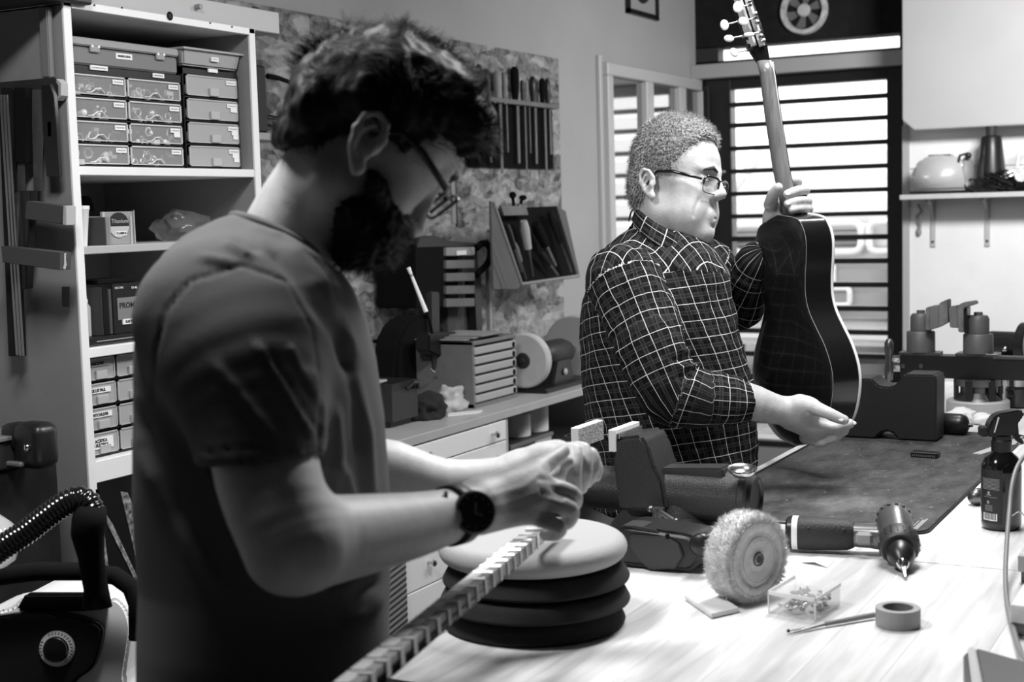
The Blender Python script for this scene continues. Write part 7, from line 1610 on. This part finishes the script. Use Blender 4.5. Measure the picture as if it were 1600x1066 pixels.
# ================================================================= guitar held up by the older man
DG = 2.93; m_ = DG/FPX
gtr = thing('guitar', 'glossy black hollow body guitar held upright by the grey haired man, back towards the camera', 'guitar', W(1265, 697, DG))
al = radians(67); bx = np.array([-.083, .9965]); bdir = bx[0]*CR+bx[1]*CU; gn = -CF*cos(al)-CR*sin(al); gn = gn-bdir*(gn@bdir); gn /= np.linalg.norm(gn); gw = np.cross(bdir, gn)
if gw@CR < 0: gw = -gw
GO = W(1245, 697, 2.93); BL = .478; TB_ = .064
tt = [0, .03, .08, .15, .25, .33, .42, .50, .57, .64, .72, .80, .87, .93, .97, 1.0]
hw = [.0, .060, .094, .123, .141, .142, .127, .103, .083, .075, .079, .088, .092, .084, .064, .0]
Pg = [(hw[i], tt[i]) for i in range(len(tt))]
from_spline = smooth([(a, b, 0) for a, b in Pg], 4); half = [(p.x, p.y*BL) for p in from_spline]
outl = half+[(-a, b) for a, b in half[::-1]][1:-1]
Mg = Matrix(((gw[0], bdir[0], gn[0], GO[0]), (gw[1], bdir[1], gn[1], GO[1]), (gw[2], bdir[2], gn[2], GO[2]), (0, 0, 0, 1)))
def arched(z0, dz, sgn, sc=1.):
    t = bmesh.new(); rings = []; n = len(outl); cy = BL*.42
    for k, (r, h) in enumerate(((1, 0), (.97, .25), (.9, .45), (.75, .75), (.5, .93), (.25, .99))): rings.append([t.verts.new((x*r*sc, cy+(y-cy)*r*sc, z0+sgn*dz*h)) for x, y in outl])
    for a, e in zip(rings, rings[1:]):
        for k in range(n): t.faces.new((a[k], a[(k+1) % n], e[(k+1) % n], e[k]))
    t.faces.new(rings[-1]); bmesh.ops.recalc_face_normals(t, faces=t.faces); return t
mgb = mat('guitar_black', .006, .24, coat=.3, bump=.01, bscale=30)
obj('back_plate', B(Mg)._add(arched(0, .009, 1)), mgb, gtr, True)
obj('top_plate', B(Mg)._add(arched(-TB_, .009, -1)), mgb, gtr, True)
t = bmesh.new(); a = [t.verts.new((x, y, 0)) for x, y in outl]; e = [t.verts.new((x, y, -TB_)) for x, y in outl]
for k in range(len(outl)): t.faces.new((a[k], a[(k+1) % len(outl)], e[(k+1) % len(outl)], e[k]))
bmesh.ops.recalc_face_normals(t, faces=t.faces); obj('ribs', B(Mg)._add(t), mgb, gtr, True)
mbi = mat('white_binding', .75, .35)
obj('binding', B(Mg).tube([(x*1.001, y, -TB_-.001) for x, y in outl], .0032, 6, True), mbi, gtr, True)
obj('back_binding', B(Mg).tube([(x*1.001, y, 0) for x, y in outl], .0005, 6, True), M_['mgrey'], gtr, True)
# neck, in picture-aligned frame
nk = [(1241, 338, 2.945), (1233, 320, 2.943), (1221, 268, 2.94), (1206.5, 177, 2.94), (1198, 115, 2.94), (1194, 96, 2.94)]
nkw = [14.5, 12.5, 12, 11.2, 10.2, 11]
neckm = grain_mat('neck_wood', .08, .2, 2, .3, 10.)
def sweep(name, pts, ws, ax1, ax2, ratio, m, par, n=16, fl=False, sm=True):
    t = bmesh.new(); rg = []
    for p, w in zip(pts, ws):
        c = np.array(W(*p)); w = w*p[2]/FPX; rg.append([t.verts.new(V(c+ax1*w*cos(a)+ax2*w*ratio*(sin(a) if not fl or sin(a) > 0 else sin(a)*.3))) for a in [2*pi*k/n for k in range(n)]])
    for a, e in zip(rg, rg[1:]):
        for k in range(n): t.faces.new((a[k], a[(k+1) % n], e[(k+1) % n], e[k]))
    t.faces.new(rg[0][::-1]); t.faces.new(rg[-1]); bmesh.ops.recalc_face_normals(t, faces=t.faces); return obj(name, B()._add(t), m, par, sm)
na = (CR*.75-CF*.66); na /= np.linalg.norm(na); nb_ = -CF*.75-CR*.66
sweep('neck', nk, [w*1.12 for w in nkw], na, nb_, .9, neckm, gtr, 20)
fbp = [V(W(p[0]+11.5+.5*i*0, p[1]+1, p[2]+.012)) for i, p in enumerate(nk)]
obj('fretboard', B().tube(fbp, .0042, 8), M_['black'], gtr, True)
obj('neck_binding', B().tube([V(W(p[0]+12.3, p[1]+1, p[2]+.004)) for p in nk], .0012, 6), mbi, gtr, True)
b = B(); 
for k in range(9):
    t_ = k/9.; i = 1+t_*3.6; j = int(i); f_ = i-j; p = V(W(*nk[j])).lerp(V(W(*nk[min(j+1, 5)])), f_); b.sph(p+V(CR)*.0172+V(CF)*.010, (.0016, .0016, .0016), seg=4)
tag(obj('fret_ends', b, M_['chrome'], gtr), None, kind='stuff')
hs = [(1193, 100, 2.94), (1188, 88, 2.94), (1181, 70, 2.94), (1172, 40, 2.945), (1162, 10, 2.95), (1152, -22, 2.955)]
sweep('headstock', hs, [10.5, 14, 18, 18.5, 17.5, 17], (CR*.96-CU*.1-CF*.26)/1.0, CF*.96+CR*.26, .30, mgb, gtr, 16, sm=False)
for (o_, g_) in ((7, 'steel'), (-6, 'dsteel')):
    pl = [V(W(p[0]+o_, p[1], p[2]-.0125)) for p in ((1184, 72, 2.94), (1173, 37, 2.945), (1162, 2, 2.95), (1156, -18, 2.952))]
    obj('tuner_plate', B().tube(pl, .0062, 4, flat=1., up=CF), mat('tuner_plate', .55, .3, .6) if 'tuner_plate' not in bpy.data.materials else bpy.data.materials['tuner_plate'], gtr, False)
mbt = mat('tuner_button', .85, .3)
for (px, py, rx, ry, dd, an, root) in ((1132, 39, 6.8, 8.5, 2.93, 10, (1156, 33)), (1139, 60, 8, 5.6, 2.93, -5, (1163, 56)), (1147, 82, 6, 7.8, 2.93, 35, (1170, 78)), (1153, 11, 7.8, 9, 2.90, -10, (1172, 8)), (1161.5, 33, 8, 6.6, 2.90, -10, (1180, 28)), (1170.5, 54, 8.5, 3.8, 2.90, 4, (1189, 50))):
    k_ = dd/FPX; A_ = frame(W(px, py, dd), x=CR*cos(radians(an))+CU*sin(radians(an)), z=-CF)
    obj('tuner_button', B(A_).sph((0, 0, 0), (rx*k_, ry*k_, .0045), seg=12), mbt, gtr, True)
    obj('tuner_shaft', B().cyl(W(px, py, dd), W(root[0], root[1], dd+.005), .0017, seg=8).cyl(W(root[0]-2, root[1], dd+.01), W(root[0]+1, root[1], dd-.005), .0042, .003, 10), M_['steel'], gtr)
for (px, py) in ((1181, 30), (1184, 43), (1171, 10), (1190, 65), (1194, 72)):
    obj('tuner_gear', B(frame(W(px-1, py-8, 2.918), z=-CF)).lathe([(.0052, -.002), (.0052, .002), (.003, .0035), (.0012, .0035), (0, .001)], 16), M_['steel'], gtr)
# ================================================================= guitar neck being worked on the cushions
gk = thing('guitar_neck', 'long guitar neck with taped fingerboard lying across the cushions in front of the nearer man', 'guitar neck', W(830, 842, 1.80))
na_, ne_ = V(W(836, 836, 1.80)), V(PZ(545, 1075, float(W(836, 836, 1.80)[2])-.008))
na_.z = max(na_.z, CUT+.012) if False else na_.z
ax_ = (ne_-na_).normalized(); NL = (ne_-na_).length+.12; upv = Vector((0, 0, 1))-V(CF)*.15-V(_r0)*.1; Mk = frame(na_, z=ax_, y=upv) @ Matrix.Diagonal((.70, .85, 1, 1))   # x across, y up, z along
b = B(Mk); t = bmesh.new(); rg = []
for z, w, h in ((0, .015, .012), (.03, .016, .016), (.1, .017, .017), (NL, .020, .02)): rg.append([t.verts.new((w*cos(a), -.004+(sin(a)*h if sin(a) < 0 else sin(a)*.004), z)) for a in [2*pi*k/20 for k in range(20)]])
for a, e in zip(rg, rg[1:]):
    for k in range(20): t.faces.new((a[k], a[(k+1) % 20], e[(k+1) % 20], e[k]))
t.faces.new(rg[0][::-1]); t.faces.new(rg[-1]); bmesh.ops.recalc_face_normals(t, faces=t.faces); obj('neck_back', b._add(t), M_['dark'], gk, True)
obj('fingerboard', B(Mk).box2((-.0175, -.011, .002), (.0175, .006, NL), .0008), mat('tape_side', .42, .7), gk)
mtp = mat('masking', .88, .7, var=.08, scale=60)
z = .012; i = 0; sp_ = .0225; sA = -1 if (Mk.to_3x3() @ Vector((1, 0, 0))).dot(V(CR)) > 0 else 1
while z < NL-.02:
    obj('tape_strip', B(Mk).box2((sA*.0185, .0061, z), (-sA*.002, .0074, z+sp_*.985), .0004), mtp, gk)
    obj('tape_bar', B(Mk).box2((sA*.0, .0061, z+sp_*.70), (-sA*.0195, .0078, z+sp_*.98), .0005), mtp, gk)
    obj('tape_fold', B(Mk).box2((-sA*.0178, -.012, z+sp_*.70), (-sA*.0196, .0078, z+sp_*.98)), mtp, gk)
    obj('fret', B(Mk).box2((-.0180, .0061, z+sp_*.72), (.0183, .0086, z+sp_*.72+.0022), .0008), M_['steel'], gk)
    z += sp_; sp_ *= 1.025
obj('nut', B(Mk).box2((-.0175, .0, -.004), (.0175, .010, .002), .001), mbi, gk)
obj('neck_tongue', B(Mk).box2((-.016, -.012, -.10), (.016, .0, -.002), .003), M_['dark'], gk)
